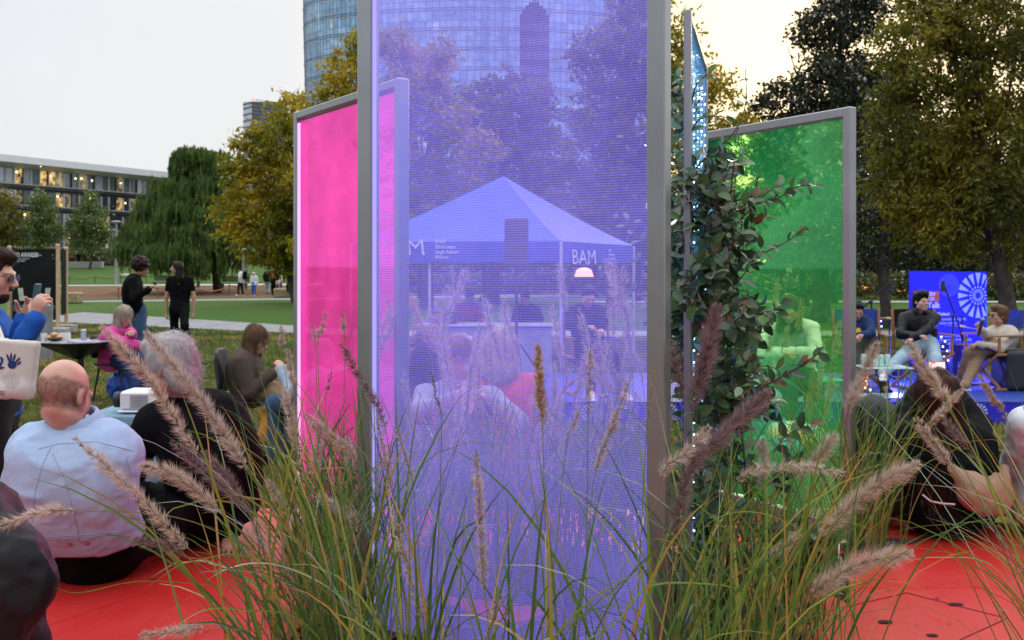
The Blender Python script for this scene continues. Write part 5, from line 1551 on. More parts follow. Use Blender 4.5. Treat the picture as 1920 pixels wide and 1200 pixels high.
# ================================================================ climbing shrub
def shrub():
    t = thing('climbing_shrub', 'glossy leaved climbing shrub growing around the narrow blue panel', 'shrub', (.72, 3.25, PZ))
    mats = [leafmat('shrub_leaf_dark', [(0, (.02, .05, .022)), (1, (.06, .11, .045))], trans=.12, gloss=.9, rough=.3, pscale=6),
            leafmat('shrub_leaf_mid', [(0, (.07, .15, .045)), (1, (.14, .24, .07))], trans=.3, gloss=.8, rough=.3, pscale=6),
            leafmat('shrub_leaf_pale', [(0, (.22, .32, .18)), (1, (.36, .46, .28))], trans=.3, gloss=.5, rough=.4, pscale=6),
            leafmat('shrub_leaf_bronze', [(0, (.10, .055, .02)), (1, (.16, .10, .035))], trans=.3, gloss=.7, rough=.3, pscale=6)]
    bark = pmat('vine_stem', (.10, .055, .04), rough=.8)
    def leafmesh(w, cup, bend):
        V = []; n = 5
        for i in range(n + 1):
            u = i / n; hw = w * math.sin(PI * min(1, u * .93 + .03)) ** .8 * .5; x = u; z = -bend * u * u
            V += [(-hw, x, z + cup * hw), (0, x, z), (hw, x, z + cup * hw)]
        F = []
        for i in range(n):
            b = 3 * i; F += [[b, b + 1, b + 4, b + 3], [b + 1, b + 2, b + 5, b + 4]]
        return np.array(V), np.array(F)
    variants = [leafmesh(.62, .35, .18), leafmesh(.55, .25, .3), leafmesh(.7, .3, .1), leafmesh(.5, .5, .25)]
    protos = {}
    big = []; rest_V = {i: [] for i in range(4)}; rest_F = {i: [] for i in range(4)}; cnt = {i: 0 for i in range(4)}
    g = np.random.default_rng(99)
    leaves = []
    def stem(pts, r0=.003, n=None, size=(.046, .066), pale=.3, both=True, gap=.022, tipgreen=True):
        C = bez(pts, 24); MB().tube(C, list(np.linspace(r0, r0 * .35, 24)), 5).build('stem', bark, t, True, True)
        T, U, Wv = frames(C); L = np.linalg.norm(np.diff(C, axis=0), axis=1).sum(); m = max(3, int(L / gap))
        for k in range(m):
            u = (k + .6) / m; i = min(int(u * 23), 23)
            for sd in ((1, -1) if both else (1,)):
                a = g.uniform(0, PI) if not both else (k % 2) * PI / 2 + g.normal(0, .3)
                o = (U[i] * math.cos(a) + Wv[i] * math.sin(a)) * sd
                d = nrm(o * .9 + T[i] * .7 + np.array([0, -.1, -.05]) + g.normal(0, .2, 3))
                leaves.append((C[i], d, g.uniform(*size) * (1 - .25 * u), pale))
    # main woody stems
    for k in range(9):
        bx = g.uniform(1300, 1400); tx = g.uniform(1262, 1420)
        stem([P(bx, 1230, 3.15 + g.uniform(-.1, .2)), P(bx + g.normal(0, 25), 950, 3.3), P(tx, 700, 3.3 + g.uniform(-.1, .1)), P(tx + g.normal(0, 30), g.uniform(300, 480), 3.25 + g.uniform(-.2, .2))], .006, gap=.07, pale=.35)
    # side shoots of the dense body
    for k in range(135):
        y = g.uniform(300, 780); cx_ = 1350 + 25 * math.sin(y * .011); hw = 92 if y > 380 else 62
        sx = cx_ + g.uniform(-.6, .6) * hw; ex = sx + g.uniform(-60, 90); ex = min(max(ex, 1252), cx_ + hw + 25); dd = g.uniform(3.0, 3.55)
        stem([P(sx, y + 30, dd + .05), P((sx + ex) / 2, y, dd), P(ex, y - g.uniform(-25, 40), dd - g.uniform(-.03, .1))], .0022, gap=.030, pale=.3)
    for k in range(34):   # around the edge of the blue panel
        y = g.uniform(300, 1120); sx = g.uniform(1300, 1345); dd = g.uniform(3.0, 3.35)
        stem([P(sx + 15, y + 35, dd), P(sx, y, dd), P(sx - 8, y - 30, dd - .03)], .002, gap=.026, pale=.3)
    for k in range(26):   # left of the blue panel post
        y = g.uniform(150, 760); sx = g.uniform(1258, 1284); dd = g.uniform(3.2, 3.5)
        stem([P(sx + 25, y + 40, dd), P(sx + 5, y, dd), P(sx - 5, y - 35, dd - .03)], .002, gap=.026, pale=.6 if y < 420 else .3)
    for k in range(24):   # low part
        sx = g.uniform(1330, 1480); y = g.uniform(780, 1160); dd = g.uniform(3.1, 3.6)
        stem([P(sx, y + 40, dd), P(sx + 30, y + 5, dd), P(sx + g.uniform(20, 90), y - 15, dd - .05)], .002, gap=.026, pale=.4)
    for k in range(14):
        sx = g.uniform(1470, 1560); y = g.uniform(960, 1060)
        stem([P(sx - 60, y + 60, 3.3), P(sx - 20, y + 20, 3.3), P(sx + g.uniform(0, 40), y + g.uniform(-30, 20), 3.25)], .002, gap=.028, pale=.85)
    # singled-out sprigs
    stem([P(1330, 400, 3.2), P(1400, 370, 3.15), P(1450, 375, 3.1), P(1495, 350, 3.05), P(1532, 348, 3.0)], .003, gap=.03, pale=.6, size=(.04, .055))
    stem([P(1400, 480, 3.2), P(1430, 475, 3.15), P(1480, 450, 3.1), P(1512, 424, 3.05)], .003, gap=.03, pale=.35, size=(.03, .042))
    stem([P(1370, 430, 3.2), P(1400, 400, 3.15), P(1440, 360, 3.1), P(1470, 345, 3.1)], .003, gap=.03, pale=.75, size=(.04, .05))
    stem([P(1380, 800, 3.0), P(1420, 735, 2.95), P(1470, 705, 2.9), P(1510, 680, 2.85), P(1540, 660, 2.8)], .004, gap=.032, pale=.05, size=(.045, .055))
    stem([P(1290, 330, 3.2), P(1330, 290, 3.15), P(1375, 250, 3.1), P(1398, 195, 3.1), P(1398, 128, 3.1)], .0032, gap=.06, pale=.7, size=(.03, .045))
    stem([P(1385, 240, 3.1), P(1378, 262, 3.1), P(1398, 285, 3.1), P(1405, 305, 3.1)], .0018, gap=.06, pale=.7, size=(.02, .03), both=False)
    stem([P(1290, 260, 3.2), P(1310, 225, 3.15), P(1345, 218, 3.1), P(1372, 222, 3.1)], .003, gap=.045, pale=.7, size=(.04, .05))
    stem([P(1296, 200, 3.2), P(1305, 160, 3.15), P(1325, 140, 3.1), P(1335, 135, 3.1)], .003, gap=.04, pale=.7, size=(.035, .045))
    stem([P(1320, 330, 3.1), P(1350, 345, 3.1), P(1362, 320, 3.1), P(1365, 305, 3.1)], .002, gap=.04, pale=.5)
    for (x, y) in ((1150, 420), (1190, 415), (1165, 540), (1200, 600), (1150, 760), (1180, 820), (1195, 500)):   # seen through the violet panel
        stem([P(x + 60, y + 40, 3.35), P(x + 30, y + 10, 3.35), P(x + g.uniform(-30, 10), y - g.uniform(0, 30), 3.35)], .002, gap=.03, pale=.7, size=(.03, .045))
    stem([P(1230, 280, 3.3), P(1207, 276, 3.3), P(1180, 285, 3.3), P(1155, 262, 3.3), P(1165, 242, 3.3)], .0016, gap=.12, pale=1, size=(.03, .035), both=False)
    order = sorted(range(len(leaves)), key=lambda i: -leaves[i][2] / leaves[i][0][1])
    ids = set(order[:290])
    for i, (p, d, s, pale) in enumerate(leaves):
        r = g.random(); mi = 2 if r < pale * .45 else (1 if r < pale * 1.25 else (3 if r > .93 else 0))
        vi = int(g.integers(0, 4)); up = nrm(np.array([g.normal(0, .5), -.5, .8]) + g.normal(0, .3, 3))
        x = nrm(np.cross(d, up)); z = np.cross(x, d); Rm = np.stack([x, d, z], axis=1) * s
        if i in ids:
            if (vi, mi) not in protos:
                o = mk('leaf', variants[vi][0], variants[vi][1], mats[mi], t, smooth=True); protos[vi, mi] = o.data
            else:
                o = bpy.data.objects.new('leaf', protos[vi, mi]); COL.objects.link(o); o.parent = t
            o.matrix_local = Matrix.Translation(Vector(p) - t.location) @ Matrix(Rm.tolist()).to_4x4()
        else:
            V = variants[vi][0] @ Rm.T + p; rest_F[mi].append(variants[vi][1] + cnt[mi]); rest_V[mi].append(V); cnt[mi] += len(V)
    for mi in range(4):
        if rest_V[mi]:
            o = mk('foliage', np.concatenate(rest_V[mi]), np.concatenate(rest_F[mi]), mats[mi], t, smooth=True, world=True); o['kind'] = 'stuff'
    print('shrub leaves', len(leaves))
shrub()
# ================================================================ left group
C_pale = cloth('pale_blue_denim', (.40, .52, .70), var=.05)
C_black = cloth('black_cloth', (.006, .006, .007), var=.3, spec=.1, sheen=.0)
C_blackny = cloth('black_nylon', (.007, .007, .008), rough=.55, spec=.25, bump=.05, bscale=200)
C_blue = cloth('royal_blue_fleece', (.015, .10, .42), var=.1)
C_charc = cloth('charcoal_trousers', (.018, .018, .02), spec=.1)
C_pink = cloth('pink_parka', (.62, .06, .28), rough=.6)
C_brown = cloth('brown_suede', (.085, .062, .045))
C_jeans = cloth('blue_jeans', (.04, .08, .15))
C_ljeans = cloth('light_jeans', (.34, .45, .52))
C_white = cloth('white_cotton', (.75, .76, .78))
C_beige = cloth('beige_wool', (.58, .50, .40))
C_brownt = cloth('tan_trousers', (.30, .19, .11))
C_navy = cloth('navy_jacket', (.012, .035, .11))
C_yellow = cloth('yellow_tee', (.75, .50, .06))
C_leather = pmat('black_leather', (.008, .008, .009), rough=.5, spec=.25, bump=.3, bscale=90, bump2=.4, b2scale=16, var=.2)
C_olive = cloth('olive_trousers', (.05, .055, .035))
M_blackmetal = pmat('black_metal', (.018, .018, .019), rough=.4, metal=.3)
M_blackplastic = pmat('black_plastic', (.02, .02, .022), rough=.5)
M_whitep = pmat('white_plastic', (.78, .78, .77), rough=.35, var=.03)
M_wood = pmat('pale_pine', (.62, .44, .28), rough=.65, c2=(.52, .35, .2), scale=9, bump=.2, bscale=40)
M_orwood = pmat('orange_wood', (.42, .17, .06), rough=.5, c2=(.32, .12, .04), scale=9)
M_conc = pmat('concrete_block', (.40, .385, .36), rough=.95, bump=.3, bscale=30)
M_seam = pmat('seam_blue', (.30, .40, .56), rough=.9)
M_btn = pmat('copper_button', (.62, .22, .15), rough=.35, metal=.7)
M_btn2 = pmat('brass_button', (.35, .33, .26), rough=.35, metal=.8)

def floor_sit(pel, fwd, z, a=.33, w=.16, s=1.0):
    f = nrm([fwd[0], fwd[1], 0]); r = frame(f)[:, 0]; pel = np.array(pel)
    b = np.array([pel[0], pel[1], z])
    return (b + f * a * s + r * w * .5 * s, b + f * (a + .06) * s - r * w * .5 * s)
KN = ((-1, .45, .35), (1, .45, .35))

# bald man
pel = P(172, 1012, 3.85); pel[2] = PZ + .13
hd = P(121, 742, 3.66)
fw = (-.06, 1)
bm = person('bald man in a pale blue denim jacket sitting on the red deck', hd, (.30, 1, -.42), pel, fw,
            hands=(P(30, 1010, 4.16), P(190, 960, 4.25)), feet=floor_sit(pel, fw, PZ), neck=P(146, 812, 3.72), elbow=((-1, -.25, -.5), (1, -.15, -.6)), knee=KN,
            skin=M_skin, top=C_pale, bottom=C_black, shoes=C_black, hair=None, h=.0085, hh=.0065, fat=.022, seed=4, hem=-.06, wr=.007, slump=.09, sh=.178, belly=1.0, boxy=1.12, sleeve=.97, collar=2, head_s=1.04)
VF = (*bm['top'], {})
R_ = bm['root']
for pts in ([(72, 842), (110, 832), (180, 828), (250, 846)], [(98, 850), (122, 900), (138, 960), (150, 1015)], [(236, 856), (248, 900), (256, 950), (262, 1000)], [(96, 838), (80, 870), (66, 920), (60, 980)],
            [(84, 1008), (150, 1004), (220, 998), (280, 982)], [(86, 1012), (152, 1008), (220, 1002), (280, 986)]):
    seam(VF, pts, 3.6, M_seam, R_)
for (x, y, m) in ((131, 1020, M_btn2), (163, 1018, M_btn)):
    hh2 = on_surface(VF, x, y, 3.6, .001)
    if hh2 is not None:
        p, n = hh2; Rn = frame(n); Rb = np.stack([Rn[:, 0], Rn[:, 2], Rn[:, 1]], axis=1)
        MB().lathe([(.0085, 0), (.0085, .003), (.005, .005), (.001, .005)], p, 14, R=Rb).build('button', m, R_, True, True)
V_, F_ = bm['body']; hc_ = bm['head']; HR_ = bm['HR']
def cropmask(v):
    q = (v - hc_) @ HR_; l = np.linalg.norm(q, axis=1)
    return (l < .14) & (q[:, 2] < .045 + .012 * vnoise(v * 30)) & (q[:, 2] > -.055) & (q[:, 1] < .03) & (np.abs(q[:, 0]) < .079)
strands(V_, F_, 12000, .004, (0, 0, -1), .6, leafmat('cropped_hair', [(0, (.20, .14, .11)), (1, (.42, .32, .26))], trans=.2), R_, .0006, 'cropped_hair', cropmask, lift=.8)
# grey haired man in black
pel = P(380, 975, 4.42); pel[2] = PZ + .13; fw = (-.85, .6)
gm = person('grey haired man in a black coat leaning on one hand on the red deck', P(318, 690, 4.1), (-.95, .35, -.25), pel, fw,
            hands=(P(250, 900, 4.6), P(428, 1000, 4.25)), feet=floor_sit(pel, fw, PZ), neck=P(346, 756, 4.22), elbow=((-1, -.2, -.5), (1, -.5, 0)), knee=KN,
            skin=M_skin2, top=C_black, bottom=C_black, shoes=C_black, hair=('mess', M_hairgrey, 2600), h=.009, hh=.007, fat=.032, seed=9, hem=.02, wr=.006, slump=.12, sh=.165, belly=1.1, boxy=1.0,
            handcfg=(None, dict(d=np.array([.3, -.7, -.35]), n=np.array([0, 0, -1]), curl=.15, side=1)))

# photographer
pel = P(-22, 745, 4.62); fw = (1, .18)
ph = person('standing man in a royal blue hoodie and glasses photographing with a phone', P(-14, 517, 4.58), (1, .05, -.20), pel, fw,
            hands=(P(44, 604, 4.55), P(64, 600, 4.36)), feet=(np.array([P(-30, 600, 4.7)[0], 4.74, 0]), np.array([P(-8, 600, 4.5)[0], 4.52, 0])), neck=P(-34, 590, 4.60), elbow=((-.1, .1, -1), (.05, .15, -1)),
            skin=M_skin, top=(C_blue, 'hoodie'), bottom=C_charc, shoes=C_black, hair=('short', M_hairdark, 2200), h=.008, hh=.0048, fat=.026, seed=14, hem=.10, wr=.007, slump=.02, sh=.18, s=.97,
            handcfg=(dict(d=np.array([.55, -.15, .85]), n=np.array([.2, -1, .1]), curl=.35, side=-1), dict(d=np.array([.25, .0, .95]), n=np.array([.3, 1, -.1]), curl=.55, side=1)))
MB().box(P(67, 563, 4.42), (.012, .075, .15), frame((-.15, 1, 0)) @ np.array(Matrix.Rotation(.14, 3, 'Y')), bev=.004).build('phone_body', pmat('phone_teal', (.02, .10, .11), rough=.3), None)
phn = bpy.data.objects['phone_body']; phn.name = 'phone'; tag(phn, 'teal cased mobile phone held up by the photographer in blue', 'phone')
# beard and glasses
S = SDF(.006); HRm = ph['HR']; hc = ph['head']; Lh = lambda x, y, z: hc + HRm @ (np.array([x, y, z]) * .97)
S.ell(Lh(0, .055, -.088), (.043, .040, .036), HRm); S.ell(Lh(.05, .01, -.06), (.022, .045, .045), HRm); S.ell(Lh(-.05, .01, -.06), (.022, .045, .045), HRm); S.cap(Lh(-.02, .10, -.046), Lh(.02, .10, -.046), .006)
V, F = S.mesh(lambda x: .004 * vnoise(x * 120, 3)); mk('beard', V, F, M_hairdark, ph['root'], smooth=True, world=True)
def glasses(p, s=1.0, mat=None, dark=True):
    HRm = p['HR']; hc = p['head']; L = lambda x, y, z: hc + HRm @ (np.array([x, y, z]) * s)
    m = MB()
    for q in (-1, 1):
        ring = [L(q * .032 + .023 * math.cos(a), .108 - .01 * abs(math.cos(a)), .006 + .018 * math.sin(a)) for a in np.linspace(0, 2 * PI, 15)]
        m.tube(ring, .0022 * s, 5); m.tube([L(q * .055, .1, .012), L(q * .076, .06, .012), L(q * .082, -.01, .005)], .0022 * s, 5)
    m.tube([L(-.01, .11, .012), L(.01, .11, .012)], .002 * s, 5)
    m.build('glasses', mat or M_blackplastic, p['root'], True, True)
    if dark:
        for q in (-1, 1):
            mk('lens', [L(q * .032 + .022 * math.cos(a), .106, .006 + .017 * math.sin(a)) for a in np.linspace(0, 2 * PI, 13)[:-1]], [list(range(12))], pmat('dark_lens', (.02, .02, .025), rough=.05), p['root'], world=True)
glasses(ph, .97)
# tote bag
tb = thing('tote_bag', 'off white cotton tote bag with blue hand and dotted sun print on the photographer', 'bag', P(20, 750, 4.24))
M_tote = cloth('natural_cotton', (.66, .62, .54), bump=.35, bscale=500)
S = SDF(.008)
c0, c1 = P(18, 650, 4.24), P(30, 735, 4.24)
S.rbox((c0 + c1) / 2, (.098, .022, .125), np.array(Matrix.Rotation(.10, 3, 'Y')), r=.012)
S.ell(P(40, 728, 4.24), (.055, .034, .045)); S.ell(P(8, 730, 4.24), (.05, .034, .035))
V, F = S.mesh(); V = wrinkle(V, F, .006, 11, 5, (1, 1, .5)); mk('bag_body', V, F, M_tote, tb, smooth=True, world=True)
VFt = (V, F, {})
MB().tube([P(8, 645, 4.25), P(-4, 612, 4.30), P(-24, 585, 4.40), P(-40, 590, 4.5)], .010, 6).build('strap', M_tote, tb, True, True)
M_print = pmat('blue_print', (.008, .025, .13), rough=.8)
def patch_on(VF, poly, d, mat, parent, name, off=.0025):
    pts = []
    for (x, y) in poly:
        h = on_surface(VF, x, y, d, off)
        if h is None: return None
        pts.append(h[0])
    return mk(name, pts, [list(range(len(pts)))], mat, parent, world=True)
hm = thing if False else None
def blob(cx, cy, a, l, w):
    return [(cx + math.cos(a) * l * math.cos(t) - math.sin(a) * w * math.sin(t), cy + math.sin(a) * l * math.cos(t) + math.cos(a) * w * math.sin(t)) for t in np.linspace(0, 2 * PI, 15)[:-1]]
patch_on(VFt, blob(23, 684, 0, 8.5, 7.5), 4.3, M_print, tb, 'printed_hand')
for (x, y, a, l) in ((16, 672, -1.9, 9), (21, 670, -1.55, 9), (27, 671, -1.25, 8), (33, 676, -.8, 8), (36, 681, -.6, 5)):
    patch_on(VFt, blob(x, y, a, l, 2.0), 4.3, M_print, tb, 'printed_finger', .003)
for (x, y, a, l) in ((3, 680, -1.2, 9), (2, 690, -.2, 7), (3, 672, -1.9, 4)):
    patch_on(VFt, blob(x, y, a, l, 2.2), 4.3, M_print, tb, 'printed_leaf', .003)
for k in range(70):
    r = 16 * math.sqrt((k + .5) / 70); a = k * 2.4
    patch_on(VFt, blob(21 + r * math.cos(a), 713 + r * math.sin(a), a, .9, .55), 4.3, M_print, tb, 'printed_dot', .003)
for k in range(3):
    patch_on(VFt, [(-1, 733 + 3 * k), (9, 734 + 3 * k), (9, 735 + 3 * k), (-1, 734 + 3 * k)], 4.3, M_print, tb, 'printed_line')

# black coat at the bottom left corner
S = SDF(.009)
S.ecap(P(-62, 985, 2.7), P(2, 1090, 2.6), .12, .13, (0, 1, 0), .8); S.ecap(P(-8, 1090, 2.6), P(-95, 1230, 2.55), .095, .16, (0, 1, 0), .8, k=.05); S.cap(P(-80, 1000, 2.8), P(-60, 1220, 2.7), .16, .2, .05)
V, F = S.mesh(); V = wrinkle(V, F, .018, 7, 8, (1, 1, .8)); V = wrinkle(V, F, .005, 22, 9)
o = mk('nylon_coat', V, F, C_blackny, None, smooth=True); tag(o, 'crumpled black nylon coat filling the bottom left corner', 'coat')

# small table with blue cloth and projector
M_cloth = cloth('grey_blue_tablecloth', (.19, .30, .38), var=.05)
d = 5.7; A = P(176, 757, d + .35); ct = P(258, 772, d)
tt = thing('side_table', 'small table under a grey blue cloth between the bald man and the black coated man', 'table', (ct[0], d, 0))
tz = ct[2]
MB().box((ct[0], d + .05, tz - .02), (.46, .46, .025), bev=.005).build('table_top', M_wood, tt, world=True)
for sx in (-1, 1):
    for sy in (-1, 1): MB().bar((ct[0] + sx * .2, d + .05 + sy * .2, 0), (ct[0] + sx * .2, d + .05 + sy * .2, tz - .035), .03).build('leg', M_blackmetal, tt, world=True)
V = []; F = []; nn_ = 60
for k in range(nn_):
    a = 2 * PI * k / nn_; cx_, sy_ = math.cos(a), math.sin(a); m_ = max(abs(cx_), abs(sy_)); ux, uy = cx_ / m_ * .25, sy_ / m_ * .25
    fl = .012 * math.sin(a * 11) + .008 * math.sin(a * 17 + 1)
    V += [(ct[0] + ux * .97, d + .05 + uy * .97, tz), (ct[0] + ux, d + .05 + uy, tz - .012), (ct[0] + ux * (1.03 + fl * 2), d + .05 + uy * (1.03 + fl * 2), tz - .3), (ct[0] + ux * (1.07 + fl * 4), d + .05 + uy * (1.07 + fl * 4), tz - .62)]
for k in range(nn_):
    a, b = 4 * k, 4 * ((k + 1) % nn_)
    for j in range(3): F.append([a + j, a + j + 1, b + j + 1, b + j])
F.append([4 * k for k in range(nn_)])
o = mk('tablecloth', V, F, M_cloth, None, smooth=True); o.data.set_sharp_from_angle(angle=.7); tag(o, 'grey blue cloth draped over the small table beside the bald man', 'tablecloth')
pr = thing('projector', 'white projector standing on the grey blue cloth', 'projector', (P(263, 740, d)[0], d, tz + .006))
c = P(266, 735, d)
zc = tz + .075
MB().box((c[0], d, zc), (.18, .20, .105), bev=.012).build('housing', M_whitep, pr, world=True)
MB().box((c[0] + .02, d + .0, zc - .06), (.24, .22, .012), bev=.004).build('base', M_whitep, pr, world=True)
for k in range(9): MB().box((c[0] + .02, d - .101, zc + .03 - k * .0085), (.10, .004, .003)).build('vent_slot', pmat('vent_grey', (.3, .3, .3)), pr, world=True)
MB().lathe([(.036, 0), (.036, .03), (.045, .032), (.045, .06), (.030, .062), (.028, .02)], (c[0] - .09, d + .0, zc - .005), 20, R=np.array(Matrix.Rotation(-PI / 2, 3, 'Y'))).build('lens', M_blackplastic, pr, True, True)

# black pedestal table with snacks
d = 11.6; tc_ = P(146, 641, d)
bt = thing('pedestal_table', 'black pedestal table with faceted top standing on the lawn', 'table', (tc_[0], d, 0))
MB().lathe([(.05, -.20), (.10, -.17), (.44, -.015), (.45, 0), (.45, .008), (.44, .010)], (tc_[0], d, tc_[2]), 8).build('table_top', M_blackmetal, bt, world=True)
MB().prism([(tc_[0] + .43 * math.cos(a), d + .43 * math.sin(a)) for a in np.linspace(0, 2 * PI, 9)[:-1]], tc_[2] + .0105, tc_[2] + .013).build('top_face', pmat('table_grey', (.36, .36, .38), rough=.25), bt, world=True)
MB().lathe([(.045, 0), (.034, tc_[2] - .17)], (tc_[0] + .03, d, 0), 12).build('pedestal', M_blackmetal, bt, True, True)
MB().lathe([(.24, 0), (.24, .012), (.05, .03)], (tc_[0] + .03, d, 0), 24).build('foot', M_blackmetal, bt, True, True)
zt0 = tc_[2] + .013
def on(px, dd=d): return (px - 960) * dd / FPX
o = MB().lathe([(.030, 0), (.038, .09), (.036, .09), (.029, .004)], (on(86), d - .05, zt0), 16, cap=False).build('cup', pmat('clear_plastic', (.7, .74, .78), rough=.15)); tag(o, 'clear plastic cup at the left of the black table', 'cup')
pl = MB().lathe([(.02, 0), (.07, .012), (.085, .03), (.08, .03), (.06, .016)], (on(107), d - .06, zt0), 20).build('plate', M_blackplastic); tag(pl, 'dark plate under the bread rolls', 'plate')
for k, (x, y, z, lb) in enumerate(((100, -.08, .045, 'bread roll at the left of the dark plate'), (113, -.05, .045, 'bread roll at the right of the dark plate'), (107, -.07, .075, 'bread roll on top of the other two'))):
    S = SDF(.008); S.ell((on(x), d + y, zt0 + z), (.05, .035, .026), np.array(Matrix.Rotation(.5 * k, 3, 'Z'))); V, F = S.mesh(lambda q: .005 * vnoise(q * 60, k))
    o = mk('bread_roll', V, F, pmat('bread', (.62, .36, .18), c2=(.5, .26, .11), scale=20), smooth=True); tag(o, lb, 'bread', 'bread rolls on the black table')
o = MB().lathe([(.026, 0), (.030, .008), (.030, .125), (.024, .137), (.022, .135)], (on(160), d - .05, zt0), 18).build('drink_can', pmat('pale_can', (.45, .52, .56), rough=.3, metal=.5)); tag(o, 'pale grey drinks can on the black table', 'can')
o = MB().box((on(168), d - .2, zt0 + .006), (.22, .13, .008), np.array(Matrix.Rotation(.1, 3, 'Z'))).build('leaflet', pmat('lilac_paper', (.62, .56, .78), rough=.6)); tag(o, 'lilac leaflet lying on the black table', 'leaflet')
o = MB().box((on(153), d - .24, zt0 + .004), (.1, .07, .006), np.array(Matrix.Rotation(-.3, 3, 'Z'))).build('notebook', M_blackplastic); tag(o, 'small black notebook on the front of the black table', 'notebook')
o = MB().box((on(118), d + .05, zt0 + .045), (.13, .02, .09)).build('card_stand', M_whitep); tag(o, 'white card standing behind the bread rolls', 'card')

# plastic chairs
def chair(name, label, x, y, rz, mat, seatz=.45, group=None, back=.82, z=0):
    t = thing(name, label, 'chair', (0, 0, 0), 0, group)
    S = SDF(.014); S.rbox((0, 0, seatz), (.22, .22, .016), r=.015)
    for k in range(8):
        a0 = -1 + k * .25; a1 = a0 + .25
        S.ecap((a0 * .2, .20 + .03 * (1 - a0 * a0), seatz + .14), (a0 * .2, .235 + .03 * (1 - a0 * a0), back - .08), .075, .06, (0, 1, .1), .18, k=.03)
    V, F = S.mesh(); mk('seat_shell', V, F, mat, t, smooth=True)
    for sx in (-1, 1):
        for sy in (-1, 1): MB().tube([(sx * .17, sy * .16, seatz - .01), (sx * .22, sy * .22, 0)], [.014, .010], 8).build('leg', mat if name != 'director_chair' else M_orwood, t, True)
    t.location = (x, y, z); t.rotation_euler = (0, 0, rz); return t
pw = P(226, 690, 12.0)
chair('plastic_chair', 'black plastic chair under the woman in pink', pw[0], 12.0, math.radians(70), M_blackplastic, group='black plastic chairs on the lawn')
pwm = P(222, 676, 12.0); pwm[2] = .53
pk = person('grey haired woman in a pink parka sitting at the black pedestal table', P(233, 593, 11.9), (.85, -.45, -.5), pwm, (1, -.35), hands=(P(246, 624, 11.6), P(266, 650, 11.55)),
            feet=(np.array([pwm[0] + .42, 11.75, 0]), np.array([pwm[0] + .4, 11.5, 0])), neck=P(224, 619, 11.9), elbow=((-.6, -.2, -1), (.6, -.2, -1)), knee=((0, 1, .6), (0, 1, .6)),
            skin=M_skin, top=(C_pink, 'parka'), bottom=C_navy, shoes=C_black, hair=('long', M_hairblond, 2500), h=.012, hh=.009, fat=.04, seed=22, hem=.12, wr=.012, s=.95, belly=1.1)
S = SDF(.012); S.ell((pwm[0] - .02, 12.05, .17), (.13, .1, .17)); V, F = S.mesh(); V = wrinkle(V, F, .02, 12, 3)
o = mk('carrier_bag', V, F, pmat('blue_nylon_bag', (.01, .10, .50), rough=.4), smooth=True); tag(o, 'bright blue bag standing under the woman in pink', 'bag')

# curly haired man
pel = P(258, 588, 14.8)
person('man with a big curly afro and black bomber jacket standing with clasped hands', P(264, 503, 14.7), (1, .25, -.35), pel, (1, .3), hands=(P(276, 545, 14.6), P(279, 542, 14.4)),
       feet=(np.array([pel[0], 14.9, 0]), np.array([pel[0] + .12, 14.6, 0])), elbow=((0, -.6, -1), (0, -.6, -1)), skin=M_skin2, top=C_black, bottom=C_jeans, shoes=C_black, hair=('afro', M_hairdark, 900), h=.013, hh=.010, fat=.03, seed=31, hem=.05, s=.97, wr=.008)
# long haired man
pel = P(336, 578, 19.8)
person('long haired man in black t-shirt standing with hands in his pockets', P(331, 503, 19.7), (-.95, -.35, 0), pel, (.12, -1), hands=(P(363, 588, 19.8), P(312, 588, 19.8)),
       feet=(np.array([P(360, 600, 19.8)[0], 19.6, 0]), np.array([P(319, 600, 19.9)[0], 20.2, 0])), neck=P(337, 519, 19.8), elbow=((-1, -.3, -.2), (1, -.3, -.2)), skin=M_skin2, top=(C_black, 't_shirt'), bottom=C_black, shoes=C_black,
       hair=('long', M_hairblack, 900), h=.014, hh=.011, fat=.024, seed=33, hem=.08, sleeve=.3, s=1.0, wr=.006, sh=.20)
# woman in brown with black chair
pel = P(472, 735, 8.6); pel[2] = .55
chair('plastic_chair', 'black plastic chair under the woman in the brown jacket', pel[0] - .02, 8.6, math.radians(93), M_blackplastic, group='black plastic chairs on the lawn', back=.92)
bw = person('woman with shoulder length brown hair and brown jacket reading on a black chair', P(480, 637, 8.55), (1, -.05, -.45), pel, (1, .05), hands=(P(516, 694, 8.6), P(510, 700, 8.45)),
            feet=(np.array([pel[0] + .48, 8.7, 0]), np.array([pel[0] + .42, 8.5, 0])), elbow=((-.3, -.5, -1), (.3, -.5, -1)), knee=((0, 1, .6), (0, 1, .6)), skin=M_skin, top=C_brown, bottom=C_brownt, shoes=C_black,
            hair=('bob', M_hairbrown, 5000), h=.010, hh=.008, fat=.028, seed=36, hem=.10, s=.95, slump=.03)
glasses(bw, .95, dark=False)
S = SDF(.012); S.rbox(P(499, 795, 8.4), (.05, .04, .16), np.array(Matrix.Rotation(.15, 3, 'Y')), r=.03); V, F = S.mesh(); V = wrinkle(V, F, .015, 12, 3)
o = mk('orange_bag', V, F, pmat('orange_cloth', (.65, .25, .02), rough=.7), smooth=True); tag(o, 'orange bag beside the legs of the woman in brown', 'bag')
